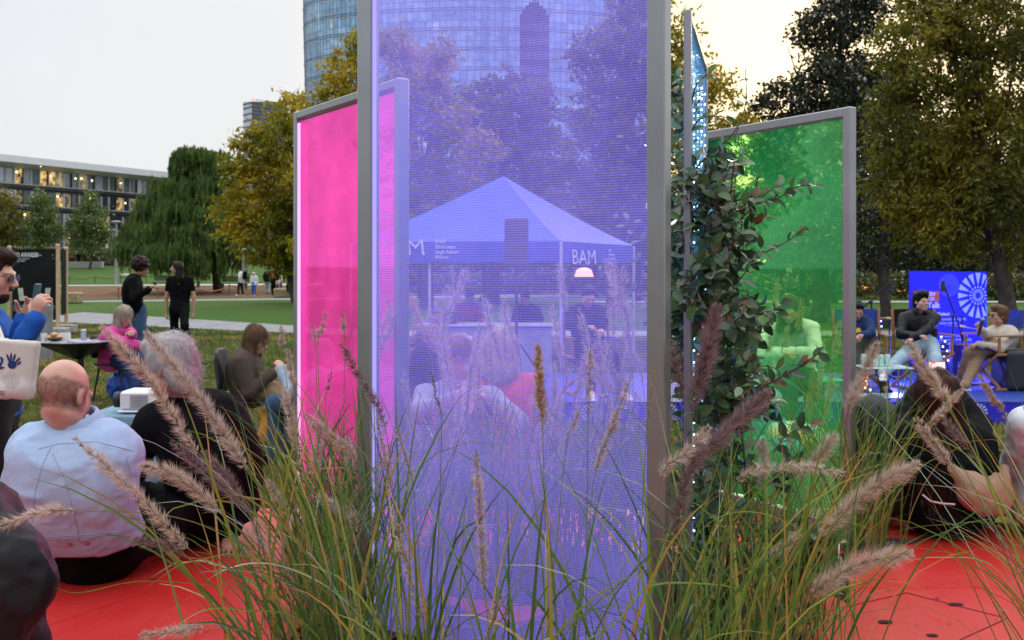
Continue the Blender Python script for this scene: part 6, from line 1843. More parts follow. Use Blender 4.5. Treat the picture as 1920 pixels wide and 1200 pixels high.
# person behind the pink panel
pel = P(606, 772, 7.9); pel[2] = .55
chair('plastic_chair', 'chair under the white haired person seen through the pink panel', pel[0] + .02, 7.9, math.radians(-120), M_blackplastic, group='black plastic chairs on the lawn')
person('white haired person seated behind the pink panel', P(602, 668, 7.8), (-.6, .75, -.35), pel, (-.85, .5), hands=(P(528, 694, 7.9), P(545, 705, 8.2)), feet=(np.array([pel[0] - .4, 8.0, 0]), np.array([pel[0] - .35, 8.3, 0])),
       elbow=((-.3, -.5, -1), (.3, -.5, -1)), knee=((0, 1, .6), (0, 1, .6)), skin=M_skin, top=cloth('grey_blue_shirt', (.34, .40, .47)), bottom=C_jeans, shoes=C_black, hair=('mess', M_hairgrey, 1200), h=.011, hh=.009, seed=38, s=.98)

# exhibition stand
d = 23.5
es = thing('exhibition_stand', 'black poster stand between pale wooden posts on concrete feet', 'display stand', (P(108, HY, d)[0], d, 0))
def post(px, dd, top):
    x = (px - 960) * dd / FPX; z1 = CZ - (top - HY) * dd / FPX
    MB().bar((x, dd, .1), (x, dd, z1), .075).build('post', M_wood, es, world=True)
    MB().box((x, dd, z1 + .03), (.09, .09, .08), bev=.02).build('post_cap', M_wood, es, world=True)
    MB().box((x, dd, .12), (.42, .42, .2), bev=.02).build('foot_block', M_conc, es, world=True)
post(108.5, d, 463); post(17.5, d + .1, 466); post(124, d + 1.3, 468)
M_poster = pmat('black_poster', (.010, .012, .012), rough=.7, spec=.15, var=.3, scale=.8)
xa, xb = (22 - 960) * d / FPX, (104 - 960) * d / FPX; za, zb = CZ - (600 - HY) * d / FPX, CZ - (467 - HY) * d / FPX
MB().box(((xa + xb) / 2, d + .02, (za + zb) / 2), (xb - xa, .02, zb - za)).build('poster', M_poster, es, world=True)
a = np.array([(111 - 960) * d / FPX, d + .1]); b = np.array([(122.5 - 960) * (d + 1.2) / FPX, d + 1.2])
mk('side_poster', [(a[0], a[1], za + .1), (b[0], b[1], za + .1), (b[0], b[1], zb), (a[0], a[1], zb), (a[0] + .02, a[1], za + .1), (b[0] + .02, b[1], za + .1), (b[0] + .02, b[1], zb), (a[0] + .02, a[1], zb)],
   [[0, 1, 2, 3], [7, 6, 5, 4], [0, 3, 7, 4], [1, 5, 6, 2], [3, 2, 6, 7], [0, 4, 5, 1]], M_poster, es, world=True)
M_wt = pmat('white_print', (.7, .7, .7), rough=.6)
text('poster_title', '3D AWARDS', .155, M_wt, es, P(27, 482, d - .012), (1, 0, 0), (0, 0, 1), bold=.004, sx=.62, shear=.2)
text('poster_small_text', '2024 2025', .05, M_wt, es, P(62, 480, d - .012), (1, 0, 0), (0, 0, 1), sx=.9)
text('poster_small_text', 'MOSTRA APERTA\nCONCORSO', .05, M_wt, es, P(27, 487, d - .012), (1, 0, 0), (0, 0, 1), sx=.9)
text('poster_small_text', 'i\n--', .08, M_wt, es, P(98, 480, d - .012), (1, 0, 0), (0, 0, 1))
M_chp = pmat('printed_chair_white', (.52, .50, .44), rough=.7)
for cx_, sg in ((40, 1), (88, -1)):
    pts = [(-7, -16), (3, -16), (4, -2), (13, 2), (13, 8), (-4, 8)]
    mk('printed_armchair', [P(cx_ + sg * x, 556 + y, d - .006) for x, y in pts], [list(range(6))] if sg < 0 else [list(range(6))[::-1]], M_chp, es, world=True)
mk('printed_floor', [P(24, 572, d - .004), P(103, 572, d - .004), P(103, 580, d - .004), P(24, 584, d - .004)], [[3, 2, 1, 0]], pmat('printed_grey', (.12, .12, .11), var=.3, scale=9), es, world=True)
o = MB().lathe([(.21, 0), (.21, .95), (.19, .98)], (P(75, 600, 17.5)[0], 17.5, 0), 20).build('litter_bin', pmat('grey_bin', (.25, .25, .25), rough=.5)); tag(o, 'grey round bin behind the photographer\'s hands', 'bin')

# ---------------------------------------------------------------- far objects
M_post = pmat('lamp_post_grey', (.32, .33, .34), rough=.5, metal=.4)
def lamppost(label, px, d, top, head=True):
    z0 = zt(d); x = (px - 960) * d / FPX; z1 = CZ - (top - HY) * d / FPX
    t = thing('street_lamp', label, 'street lamp', (x, d, z0), group='slim grey street lamps in the park')
    MB().tube([(x, d, z0 - .05), (x, d, z1)], [.11, .08], 10).build('post', M_post, t, True, True)
    if head: MB().lathe([(.08, -.25), (.12, -.05), (.42, 0), (.45, .05), (.2, .12), (.02, .14)], (x, d, z1), 20).build('lamp_head', M_post, t, True, True)
lamppost('street lamp with round head in front of the pale canopy beside the young tree', 218, 76, 417)
lamppost('street lamp further off just left of the other lamp', 211, 104, 432)
lamppost('street lamp post right of the willow behind the far walkers', 456, 61.5, 470)
for i, (px, d, hw, lb) in enumerate(((540, 57, .75, 'straw bale beside the path near the maple'), (130, 47, .5, 'straw bale behind the exhibition stand'))):
    x = (px - 960) * d / FPX; S = SDF(.03); S.rbox((x, d, .27), (hw, .4, .27), r=.08); V, F = S.mesh(lambda q: .025 * vnoise(q * 14, 3))
    o = mk('straw_bale', V, F, pmat('straw', (.36, .27, .15), c2=(.24, .17, .09), scale=20, bump=.6, bscale=40), smooth=True); tag(o, lb, 'straw bale', 'straw bales by the path')
# rope fence
rf = thing('rope_fence', 'orange rope sagging between low stakes round the bare soil', 'fence', (P(222, HY, 56)[0], 56, 0))
st = [(126, 50.5), (222, 53), (295, 56), (366, 58), (430, 61.5), (500, 64.5), (560, 67)]
pts = []
for (px, dd) in st:
    x = (px - 960) * dd / FPX; pts.append(np.array([x, dd, zt(dd) + .62])); MB().bar((x, dd, zt(dd)), (x, dd, zt(dd) + .68), .06).build('stake', pmat('stake_wood', (.2, .13, .08)), rf, world=True)
for a, b in zip(pts[:-1], pts[1:]):
    MB().tube([a + (b - a) * t + np.array([0, 0, -.32 * 4 * t * (1 - t)]) for t in np.linspace(0, 1, 9)], .03, 5).build('rope', pmat('orange_rope', (.55, .20, .12), rough=.9), rf, True, True)
rf2 = thing('rope_fence', 'second low rope fence along the upper kerb of the bare soil', 'fence', (P(222, HY, 76)[0], 76, .4))
pts = []
for px in range(130, 570, 48):
    dd = 77 + (px - 130) * .01; x = (px - 960) * dd / FPX; pts.append(np.array([x, dd, zt(dd) + .5])); MB().bar((x, dd, zt(dd)), (x, dd, zt(dd) + .6), .06).build('stake', pmat('stake_dark', (.05, .04, .03)), rf2, world=True)
for a, b in zip(pts[:-1], pts[1:]): MB().tube([a, (a + b) / 2 - (0, 0, .15), b], .025, 5).build('rope', pmat('dark_rope', (.12, .07, .05)), rf2, True, True)
# benches
for i, (px, d) in enumerate(((438, 68), (310, 70), (350, 72))):
    x = (px - 960) * d / FPX; z0 = zt(d)
    t = thing('park_bench', ['dark park bench beside the far lamp post', 'dark park bench under the left of the willow', 'dark park bench by the willow trunk'][i], 'bench', (x, d, z0), group='dark park benches under the trees')
    mbk = pmat('bench_dark', (.035, .03, .028), rough=.7)
    for k in range(3): MB().box((x, d + .12 * k, z0 + .45), (1.9, .10, .04)).build('seat_slat', mbk, t, world=True)
    for k in range(3): MB().box((x, d + .42 + .03 * k, z0 + .62 + .13 * k), (1.9, .03, .10)).build('back_slat', mbk, t, world=True)
    for sx in (-.8, .8): MB().box((x + sx, d + .15, z0 + .22), (.07, .45, .43)).build('leg', mbk, t, world=True)
# far people
def farp(label, px, d, feet_y, htop, top, bottom, fwd, hair=M_hairdark, sit=False, style='short', seed=1, hands=None):
    z0 = zt(d); x = (px - 960) * d / FPX; H = CZ - (htop - HY) * d / FPX - z0; s = H / 1.78
    f = nrm([*fwd, 0]); r = frame(f)[:, 0]
    b = np.array([x, d, z0])
    if sit: s = H / 1.33; pel = b + (0, 0, .5 * s); head = b + (0, 0, 1.2 * s) + f * .05; feet = (b + f * .45 - r * .1, b + f * .45 + r * .1); kn = ((0, 1, .6), (0, 1, .6))
    else: pel = b + (0, 0, .93 * s); head = b + (0, 0, 1.65 * s) + f * .03; feet = (b - r * .12 + f * .08, b + r * .12 - f * .1); kn = None
    return person(label, head, (f[0], f[1], -.2), pel, fwd, hands=hands, feet=feet, knee=kn, skin=M_skin2, top=top, bottom=bottom, shoes=C_black if top is not C_white else C_white, hair=(style, hair), h=.022, hh=.018, s=s, seed=seed, fat=.04, collar=False)
q = farp('far walker in a white jacket with a black backpack beside the lamp post', 451, 61, 555, 503, C_white, C_charc, (-1, .3), seed=51)
x = q['chest']; S = SDF(.03); S.rbox(x + np.array([.0, 0, .02]) - nrm([-1, .3, 0]) * .24, (.13, .15, .25), r=.08); V, F = S.mesh(); o = mk('backpack', V, F, C_black, smooth=True); tag(o, 'black backpack worn by the far walker in white', 'backpack')
farp('small child in a white hooded coat and bright blue trousers on the far path', 476, 60.5, 553, 511, C_white, cloth('bright_blue', (.02, .12, .5)), (-.2, -1), hair=C_white, style='mess', seed=52)
farp('far walker in dark top and pale jeans seen from behind', 502, 63, 548, 502, C_charc, C_ljeans, (.2, 1), seed=53)
q = farp('far walker in black carrying a pale bag and wearing a rust scarf', 513, 60, 554, 501, C_black, C_black, (-.3, -1), seed=54)
o = MB().box(q['chest'] + np.array([.28, -.25, -.45]), (.28, .14, .26), bev=.05).build('shoulder_bag', C_beige); tag(o, 'pale bag carried by the far walker in black', 'bag')
S = SDF(.03); S.ell(q['chest'] + np.array([-.02, -.16, -.02]), (.12, .08, .2)); V, F = S.mesh(); mk('scarf', V, F, pmat('rust', (.4, .10, .05)), q['root'], smooth=True, world=True)
farp('far walker in a pale top half hidden by the one in black', 524, 64, 550, 505, C_white, C_jeans, (-.5, .9), hair=M_hairbrown, seed=55)
farp('person in dark jacket and blue jeans sitting on the straw bale', 546, 56.5, 560, 520, C_charc, C_jeans, (-.3, 1), sit=True, hair=M_hairbrown, seed=56)
farp('distant dark standing figure before the tawny grasses', 147, 99, 500, 471, C_black, C_black, (-.3, -1), seed=57)
farp('distant seated figure by the low white wall', 134, 98, 500, 478, cloth('dark_maroon', (.1, .02, .02)), C_jeans, (-.3, -1), sit=True, seed=58)
xw = P(138, HY, 97); o = MB().box((xw[0] + .6, 97, zt(97) + .3), (4.5, .5, .6), bev=.03).build('low_wall', M_kerb); tag(o, 'low white wall beside the distant grasses', 'wall')
xb_ = P(232, HY, 100); o = MB().lathe([(.38, 0), (.42, 1.1), (.36, 1.2)], (xb_[0], 100, zt(100)), 14).build('litter_bin', pmat('dark_bin', (.03, .035, .04))); tag(o, 'dark litter bin on the far lawn', 'bin')
for i, px in enumerate((230, 237)):
    c = P(px, 520, 84); c[2] = zt(84) + .18; S = SDF(.03); S.ell(c, (.22, .12, .14)); S.ell(c + (.2, 0, .1), (.09, .08, .09)); V, F = S.mesh(); o = mk('dog', V, F, pmat('dog_white', (.6, .55, .5)), smooth=True)
    tag(o, ['pale small dog lying on the far lawn, left of two', 'pale small dog lying on the far lawn, right of two'][i], 'dog')
# ================================================================ stage
SZ = .14
M_stage = pmat('stage_blue', (.01, .04, .30), rough=.5, var=.08)
M_sblue = pmat('banner_blue', (.018, .015, .56), rough=.5, var=.03)
M_lb = pmat('print_pale_blue', (.42, .55, .95), rough=.6, var=.02)
M_ws = pmat('print_soft_white', (.5, .52, .85), rough=.6, var=.02)
stg = thing('stage', 'low blue stage with pale sun symbols on its front', 'stage', (3.9, 10.2, 0))
MB().box((3.95, 12.05, SZ / 2), (7.1, 3.7, SZ - .004), bev=.005).build('platform', M_stage, stg, world=True)
yf = 10.195
def sun(parent, c, r, ur, uu, mat, n=20, r0=.48, w=.62, name='sun_ray', off=0, umax=9e9):
    """ring of wedge rays with a dotted heart, lying in the plane ur/uu"""
    ur = np.array(ur, float); uu = np.array(uu, float); c = np.array(c, float)
    V = []; F = []
    for k in range(n):
        a = 2 * PI * k / n + off; da = PI / n * w
        q = [(r, a - da), (r, a + da), (r * r0, a + da * .25), (r * r0, a - da * .25)]; b = len(V)
        V += [c + ur * min(umax, rr * math.cos(t)) + uu * rr * math.sin(t) for rr, t in q]; F.append([b + 3, b, b + 1, b + 2] if True else 0)
    mk(name, V, F, mat, parent, world=True)
    V = []; F = []
    for (rr, m, sz) in ((.38, 16, .035), (.24, 22, .022), (.17, 20, .018)):
        for k in range(m):
            a = 2 * PI * k / m; cc = c + ur * r * rr * math.cos(a) + uu * r * rr * math.sin(a); b = len(V)
            e1 = (ur * math.cos(a) + uu * math.sin(a)) * r * sz * 1.4; e2 = (-ur * math.sin(a) + uu * math.cos(a)) * r * sz
            V += [cc - e1 - e2, cc + e1 - e2, cc + e1 + e2, cc - e1 + e2]; F.append([b, b + 1, b + 2, b + 3])
    mk('sun_dots', V, F, mat, parent, world=True)
EX = (1, 0, 0); EZ = (0, 0, 1)
# the cloth skirt of the stage hangs to the grass
MB().box((3.95, 10.185, SZ / 2 + .0), (7.1, .02, SZ)).build('skirt', M_sblue, stg, world=True)

def director_chair(label, x, y, rz, z=SZ, canvas=None, seat=.43):
    t = thing('director_chair', label, 'chair', (0, 0, 0), 0, 'wooden director chairs')
    w = .27; dp = .2
    for sy in (-1, 1):
        MB().bar((-w, sy * dp, .03), (w, sy * dp, seat), .035, .02, up=(0, 1, 0)).build('leg', M_orwood, t)
        MB().bar((w, sy * (dp - .025), .03), (-w, sy * (dp - .025), seat), .035, .02, up=(0, 1, 0)).build('leg', M_orwood, t)
    for sx in (-1, 1):
        MB().bar((sx * w, -dp - .03, .018), (sx * w, dp + .03, .018), .03, .03).build('foot_rail', M_orwood, t)
        MB().bar((sx * w, -dp - .02, seat), (sx * w, dp + .02, seat), .035, .03).build('seat_rail', M_orwood, t)
        MB().bar((sx * w, -dp + .02, seat + .02), (sx * w, -dp + .02, seat + .2), .03, .03).build('arm_post', M_orwood, t)
        MB().bar((sx * w, dp - .02, seat + .02), (sx * w, dp + .03, seat + .52), .03, .03).build('back_post', M_orwood, t)
        MB().bar((sx * w, -dp - .03, seat + .22), (sx * w, dp + .0, seat + .22), .05, .022).build('armrest', M_orwood, t)
    V = []; F = []
    for i in range(9):
        u = -1 + i / 4; V += [(u * w, -dp, seat - .04 * (1 - u * u)), (u * w, dp, seat - .04 * (1 - u * u))]
    F = [[2 * i, 2 * i + 2, 2 * i + 3, 2 * i + 1] for i in range(8)]
    mk('seat_canvas', V, F, canvas or C_blackny, t, smooth=True)
    V = [];
    for i in range(9):
        u = -1 + i / 4; V += [(u * w, dp + .02 + .04 * (1 - u * u), seat + .30), (u * w, dp + .035 + .04 * (1 - u * u), seat + .52)]
    mk('back_canvas', V, F, canvas or C_blackny, t, smooth=True)
    t.location = (x, y, z); t.rotation_euler = (0, 0, rz); return t
C_canvas = cloth('blue_canvas', (.04, .07, .35))
def sitter(label, hpx, ppx, d, fwd, face, hands, feet, seatz=None, **k):
    pel = P(*ppx, d); pel[2] = (SZ if seatz is None else seatz) + .52
    return person(label, P(*hpx, d - .02), face, pel, fwd, hands=hands, feet=feet, **k)
KS = ((0, 1, .5), (0, 1, .5))
# panellist 1
d = 12.1
p1 = P(1612, 660, d); director_chair('director chair under the man in the navy jacket nearest the green panel', p1[0], d, math.radians(-8), canvas=C_canvas)
sitter('seated man in a navy jacket over a yellow t-shirt looking down', (1607, 582), (1612, 660), d, (-.15, -1), (-.1, -1, -.55), (P(1618, 628, d - .35), P(1600, 630, d - .38)),
       (np.array([p1[0] + .1, d - .55, SZ]), np.array([p1[0] - .15, d - .6, SZ])), elbow=((-1, -.3, -.6), (1, -.3, -.6)), knee=KS, skin=M_skin2, top=C_navy, bottom=C_olive, shoes=C_black, hair=('short', M_hairblack, 500), h=.012, hh=.009, seed=71, s=.93, shirt=C_yellow, collar=False, slump=.06)
# panellist 2
p2 = P(1730, 660, d); director_chair('director chair under the man in the black leather jacket', p2[0], d, math.radians(6))
m2 = sitter('dark haired man in a black leather jacket and light jeans sitting with crossed legs', (1728, 566), (1730, 660), d, (-.12, -1), (.22, -1, 0), (P(1712, 634, d - .31), P(1722, 630, d - .33)),
       (np.array([p2[0] - .10, d - .62, SZ]), P(1655, 712, d - .55)), elbow=((-.8, .4, -1), (.8, .4, -1)), knee=((0, 1, .5), (-.9, 1, .8)), skin=M_skin, top=C_leather, bottom=C_ljeans, shoes=C_white, hair=('mess', M_hairblack, 600), h=.011, hh=.0075, seed=73, s=.95, shirt=C_black, collar=2, slump=.05, fat=.026, eyes=True, sh=.2)
# panellist 3
p3 = P(1864, 660, d); director_chair('director chair under the woman with the microphone', p3[0], d, math.radians(-72), canvas=C_canvas)
m3 = sitter('woman with short brown hair, glasses and a beige jacket speaking into a microphone', (1872, 592), (1868, 662), d, (-1, -.3), (-1, -.12, 0), (P(1836, 646, d - .2), P(1838, 618, d - .28)),
       (np.array([p3[0] - .42, d + .0, SZ]), np.array([p3[0] - .50, d - .32, SZ])), elbow=((-.3, .1, -1), (.5, .1, -1)), knee=KS, skin=M_skin2, top=C_beige, bottom=C_brownt, shoes=C_white, hair=('mess', M_hairbrown, 500), h=.011, hh=.0075, seed=75, s=.93, slump=.03, fat=.03,
       handcfg=(dict(d=np.array([-1, -.2, -.1]), n=np.array([0, 0, -1]), side=-1, curl=.4), dict(d=np.array([-.3, -.1, .9]), n=np.array([-.9, .3, 0]), side=1, curl=1.1)), neck=P(1880, 619, d))
glasses(m3, .95)
mc = P(1838, 612, d - .33)
t = thing('microphone', 'hand microphone held by the woman in beige', 'microphone', mc)
a = P(1834, 630, d - .31); b = P(1842, 603, d - .33)
MB().tube([a, b], [.015, .02], 12).build('handle', M_blackplastic, t, True, True); MB().ball(b + nrm(b - a) * .02, .028, 12).build('grille', pmat('mic_grille', (.25, .26, .27), rough=.4, metal=.7), t, True, True)
# banner
bd = 13.9
xa, xb = (1706 - 960) * bd / FPX, (1850 - 960) * (bd + .25) / FPX
bn = thing('banner', 'upright blue banner with pale sun symbols behind the panellists', 'banner', ((xa + xb) / 2, bd, 0))
Ab_ = np.array([xa, bd, 0]); Bb_ = np.array([xb, bd + .25, 0]); ur = nrm(Bb_ - Ab_); Wb = np.linalg.norm(Bb_ - Ab_); up_ = nrm([.012, 0, 1])
zt1 = CZ + (HY - 508) * bd / FPX; zb1 = CZ + (HY - 695) * bd / FPX
nb = np.cross(ur, (0, 0, 1)); nb = nrm(nb)   # towards the camera
def bp(u, z, off=.006): return Ab_ + ur * u + np.array([0, 0, z]) + nb * off
V = [bp(0, zb1, 0), bp(Wb, zb1, 0), bp(Wb, zt1 - .01, 0), bp(0, zt1, 0)]; V2 = [v - nb * .025 for v in V]
mk('board', V + V2, [[0, 1, 2, 3], [7, 6, 5, 4], [3, 2, 6, 7], [0, 3, 7, 4], [1, 5, 6, 2], [0, 4, 5, 1]], M_sblue, bn, world=True)
S_ = Wb / 144.0      # metres per photograph pixel on the banner
def bpx(px, py, off=.006): return bp((px - 1706) * S_, zt1 - (py - 508) * S_ * 1.0, off)
text('banner_tag_box', ' ', .1, M_lb, bn, bpx(1712, 560), ur, EZ)
bpy.data.objects.remove(bpy.data.objects['banner_tag_box'])
mk('red_tag', [bpx(1712, 558), bpx(1760, 559), bpx(1760, 542), bpx(1712, 541)], [[0, 1, 2, 3]], pmat('tag_red', (.62, .10, .06), rough=.6), bn, world=True)
W_ = pmat('print_white', (.62, .66, .95), rough=.6)
text('date_text', '13.10.2024', S_ * 8, W_, bn, bpx(1717, 549, .009), ur, EZ, bold=.002)
text('date_text', '18:30', S_ * 8, W_, bn, bpx(1733, 557, .009), ur, EZ, bold=.002)
text('title_text', 'Park Talk', S_ * 13, W_, bn, bpx(1711, 569, .009), ur, EZ, bold=.004)
text('speaker_text', 'con Francesca Molteni', S_ * 7.5, W_, bn, bpx(1711, 582, .009), ur, EZ, bold=.003)
text('body_text', 'e Matteo Ferrari racconta i progetti,\nil territorio e le storie culturali.', S_ * 6.8, W_, bn, bpx(1711, 590, .009), ur, EZ)
text('body_text', 'Un ciclo di incontri\nnel verde, dedicati alla\ncultura del verde,\ntra natura, citta,\nmusica e arte\nnel parco.', S_ * 6.8, W_, bn, bpx(1760, 618, .009), ur, EZ)
sun(bn, bpx(1833, 549, .008), 38 * S_, ur, EZ, M_lb, n=16, r0=.5, w=.68, umax=17 * S_)
sun(bn, bpx(1778, 532, .007), 19 * S_, ur, EZ, pmat('print_thin', (.14, .2, .75)), n=34, r0=.35, w=.45, name='thin_ray')
for sx in (.12, Wb - .12): MB().bar(bp(sx, zb1 + .02, -.03), bp(sx, .14, -.03), .03).build('banner_leg', M_blackmetal, bn, world=True)
# stage front symbols (skirt prints)
fr = thing('stage_cloth', 'blue cloth printed with sun symbols hanging from the stage front', 'cloth', (3.9, 10.1, 0))
# the printed cloth hangs a little in front of the stage, lower edge on the lawn
MB().box((3.95, 10.13, .115), (7.05, .012, .23)).build('cloth_panel', M_sblue, fr, world=True)
for k, x in enumerate(np.linspace(.8, 7.1, 9)):
    sun(fr, (x, 10.12, .12), .10, EX, EZ, M_lb if k % 2 else M_ws, n=16)
MB().box((3.95, 10.14, .232), (7.05, .05, .006)).build('cloth_fold', M_stage, fr, world=True)

# coffee table of glass
d = 10.95
x0, x1 = (1612 - 960) * d / FPX, (1701 - 960) * d / FPX; zt_2 = CZ - (688 - HY) * d / FPX; zl = CZ - (742 - HY) * d / FPX
ctb = thing('glass_table', 'small glass table with two shelves holding white cups in front of the panellists', 'table', ((x0 + x1) / 2, d, SZ))
M_gedge = pmat('glass_edge', (.55, .75, .68), rough=.15, spec=.9)
for z in (zt_2, max(zl, SZ + .03)):
    MB().box(((x0 + x1) / 2, d, z), (x1 - x0, .4, .012), bev=.003).build('glass_shelf', M_gedge, ctb, world=True)
for sx in (x0 + .03, x1 - .03):
    for sy in (-.17, .17): MB().bar((sx, d + sy, SZ), (sx, d + sy, zt_2 - .008), .02).build('leg', pmat('chrome', (.7, .7, .72), rough=.15, metal=1), ctb, world=True)
for k, px in enumerate((1622, 1641, 1651, 1663)):
    c = ((px - 960) * d / FPX, d - .02 + .05 * (k == 0), zt_2 + .007)
    o = MB().lathe([(.026, 0), (.029, .005), (.031, .115), (.028, .128), (.02, .13)], c, 16).build('can', pmat('white_green_can', (.66, .74, .70), rough=.4, c2=(.25, .55, .45), scale=40)); tag(o, ['white and green can standing apart at the left of the glass table', 'left can of the row of three on the glass table', 'middle can of the row of three on the glass table', 'right can of the row of three on the glass table'][k], 'can', 'white and green cans on the glass table')
fl_ = emat('fairy_orange', (1, .32, .08), 12)
fs = thing('fairy_lights', 'string of warm orange fairy lights under the glass table', 'fairy lights', P(1622, 712, d))
g = np.random.default_rng(3); prev = None; L = []
for (x, y) in ((1618, 708), (1624, 714), (1616, 720), (1628, 722), (1622, 727), (1632, 731)):
    p = P(x, y, d - .1); MB().ball(p, .010, 8).build('bulb', fl_, fs, True, True); L.append(p)
MB().tube(L, .003, 5).build('cable', M_blackplastic, fs, True, True)
# mic stand with boom
def micstand(label, bx, d, joint, micp, tail=None, z=SZ):
    base = np.array([(bx - 960) * d / FPX, d, z]); t = thing('microphone_stand', label, 'microphone stand', base)
    j = P(*joint, d); m = P(*micp, d - .15)
    MB().tube([base + (0, 0, .06), j], .011, 8).build('pole', M_blackmetal, t, True, True)
    for k in range(3):
        a = k * 2.1 + .5; MB().tube([base + (0, 0, .1), base + (.28 * math.cos(a), .28 * math.sin(a), .012)], .009, 6).build('tripod_leg', M_blackmetal, t, True, True)
    e = j + (j - m) * .35 if tail is None else P(*tail, d + .1)
    MB().tube([e, m], [.012, .009], 8).build('boom', M_blackmetal, t, True, True)
    MB().tube([e, e + (e - m) / np.linalg.norm(e - m) * .1], .024, 10).build('counterweight', M_blackmetal, t, True, True)
    MB().ball(j, .028, 8).build('clutch', M_blackplastic, t, True, True)
    MB().tube([m, m + (-.0, 0, -.13)], [.022, .03], 10).build('microphone', M_blackplastic, t, True, True)
micstand('tall black microphone stand with boom in front of the blue banner', 1783, 12.6, (1788, 592), (1768, 527), (1803, 625))
micstand('black microphone stand between the navy jacket man and the leather jacket man', 1652, 12.9, (1633, 566), (1672, 527), (1610, 585))
def cymbal(label, px, py, d, r=.22):
    c = P(px, py, d); t = thing('cymbal_stand', label, 'cymbal', (c[0], d, SZ))
    MB().lathe([(.005, .018), (.04, .015), (.05, .004), (r, -.012), (r, -.014), (.05, 0)], c, 28, R=np.array(Matrix.Rotation(.12, 3, 'Y'))).build('cymbal', pmat('brass_cymbal', (.42, .33, .22), rough=.3, metal=.8), t, True, True)
    MB().tube([(c[0], d, SZ), c + (0, 0, .14)], .010, 8).build('pole', M_blackmetal, t, True, True)
    for k in range(3):
        a = k * 2.1; MB().tube([(c[0], d, SZ + .2), (c[0] + .25 * math.cos(a), d + .25 * math.sin(a), SZ + .01)], .009, 6).build('tripod_leg', M_blackmetal, t, True, True)
cymbal('brass cymbal on its stand before the banner text', 1804, 612, 12.9)
cymbal('dark cymbal left of the leather jacket man', 1668, 597, 13.0, .25)
# drum behind the chairs
dr = thing('drum', 'drum with metal rim behind the leather jacket man', 'drum', (P(1800, 680, 13.1)[0], 13.1, SZ))
c = P(1800, 668, 13.1); MB().lathe([(.24, -.2), (.24, .16)], c, 24).build('shell', pmat('drum_blue', (.02, .02, .10), rough=.25), dr, True, True); MB().lathe([(.25, .16), (.25, .19), (.23, .19)], c, 24).build('rim', pmat('chrome2', (.7, .7, .72), rough=.15, metal=1), dr, True, True)
for k in range(3):
    a = k * 2.1; MB().tube([c + (.22 * math.cos(a), .22 * math.sin(a), 0), (c[0] + .3 * math.cos(a), 13.1 + .3 * math.sin(a), SZ)], .01, 6).build('leg', M_blackmetal, dr, True, True)
# stage monitor
S = SDF(.02); S.rbox((P(1912, 715, 12.0)[0], 12.0, SZ + .24), (.26, .22, .24), r=.05); V, F = S.mesh(); o = mk('monitor_speaker', V, F, M_blackplastic, smooth=True); tag(o, 'black stage monitor speaker at the right edge of the stage', 'speaker')
# LED lamps of the stage: cool blue
M_bl = emat('blue_led', (.12, .18, 1.0), 26)
for k, (px, py, dd, w, lb) in enumerate(((1888, 706, 12.75, 110, 'blue stage lamp on the floor behind the woman in beige'), (1800, 705, 13.2, 60, 'blue stage lamp beside the drum behind the banner foot'), (1683, 690, 13.0, 30, 'small blue stage lamp behind the crossed legs'), (1093, 672, 12.4, 14, 'blue stage lamp left of two seen through the violet panel'), (1126, 660, 12.6, 14, 'blue stage lamp right of two seen through the violet panel'))):
    p = P(px, py, dd); p[2] = max(p[2], SZ + .12)
    t = thing('stage_lamp', lb, 'stage lamp', (p[0], p[1], SZ), group='blue stage lamps')
    MB().lathe([(.07, 0), (.085, .06), (.085, .13)], (p[0], p[1], p[2] - .1), 16).build('housing', M_blackplastic, t, True, True)
    MB().ball(p + (0, -.06, .02), .032, 10).build('lens', M_bl, t, True, True)
    l = bpy.data.lights.new('stage_lamp_light', 'POINT'); l.energy = w; l.color = (.10, .10, 1.0); l.shadow_soft_size = .05
    lo_ = bpy.data.objects.new('stage_lamp_light', l); COL.objects.link(lo_); lo_.location = p + np.array([-.05, -.12, .14])
# blue string lights around the leather jacket chair
fs = thing('fairy_lights', 'string of blue fairy lights hanging beside the leather jacket man\'s chair', 'fairy lights', P(1770, 640, d))
M_blf = emat('blue_fairy', (.15, .2, 1.0), 10)
L = [P(x, y, 12.4) for x, y in ((1765, 632), (1772, 640), (1768, 650), (1776, 658), (1770, 668), (1778, 676), (1772, 688))]
for p in L: MB().ball(p, .012, 8).build('bulb', M_blf, fs, True, True)
MB().tube(L, .003, 5).build('cable', M_blackplastic, fs, True, True)
fs = thing('fairy_lights', 'string of blue fairy lights on the stand left of the leather jacket man', 'fairy lights', P(1652, 640, d))
L = [P(x, y, 12.6) for x, y in ((1652, 602), (1653, 612), (1650, 640), (1648, 660), (1652, 676))]
for p in L: MB().ball(p, .010, 8).build('bulb', M_blf, fs, True, True)
MB().tube(L, .003, 5).build('cable', M_blackplastic, fs, True, True)

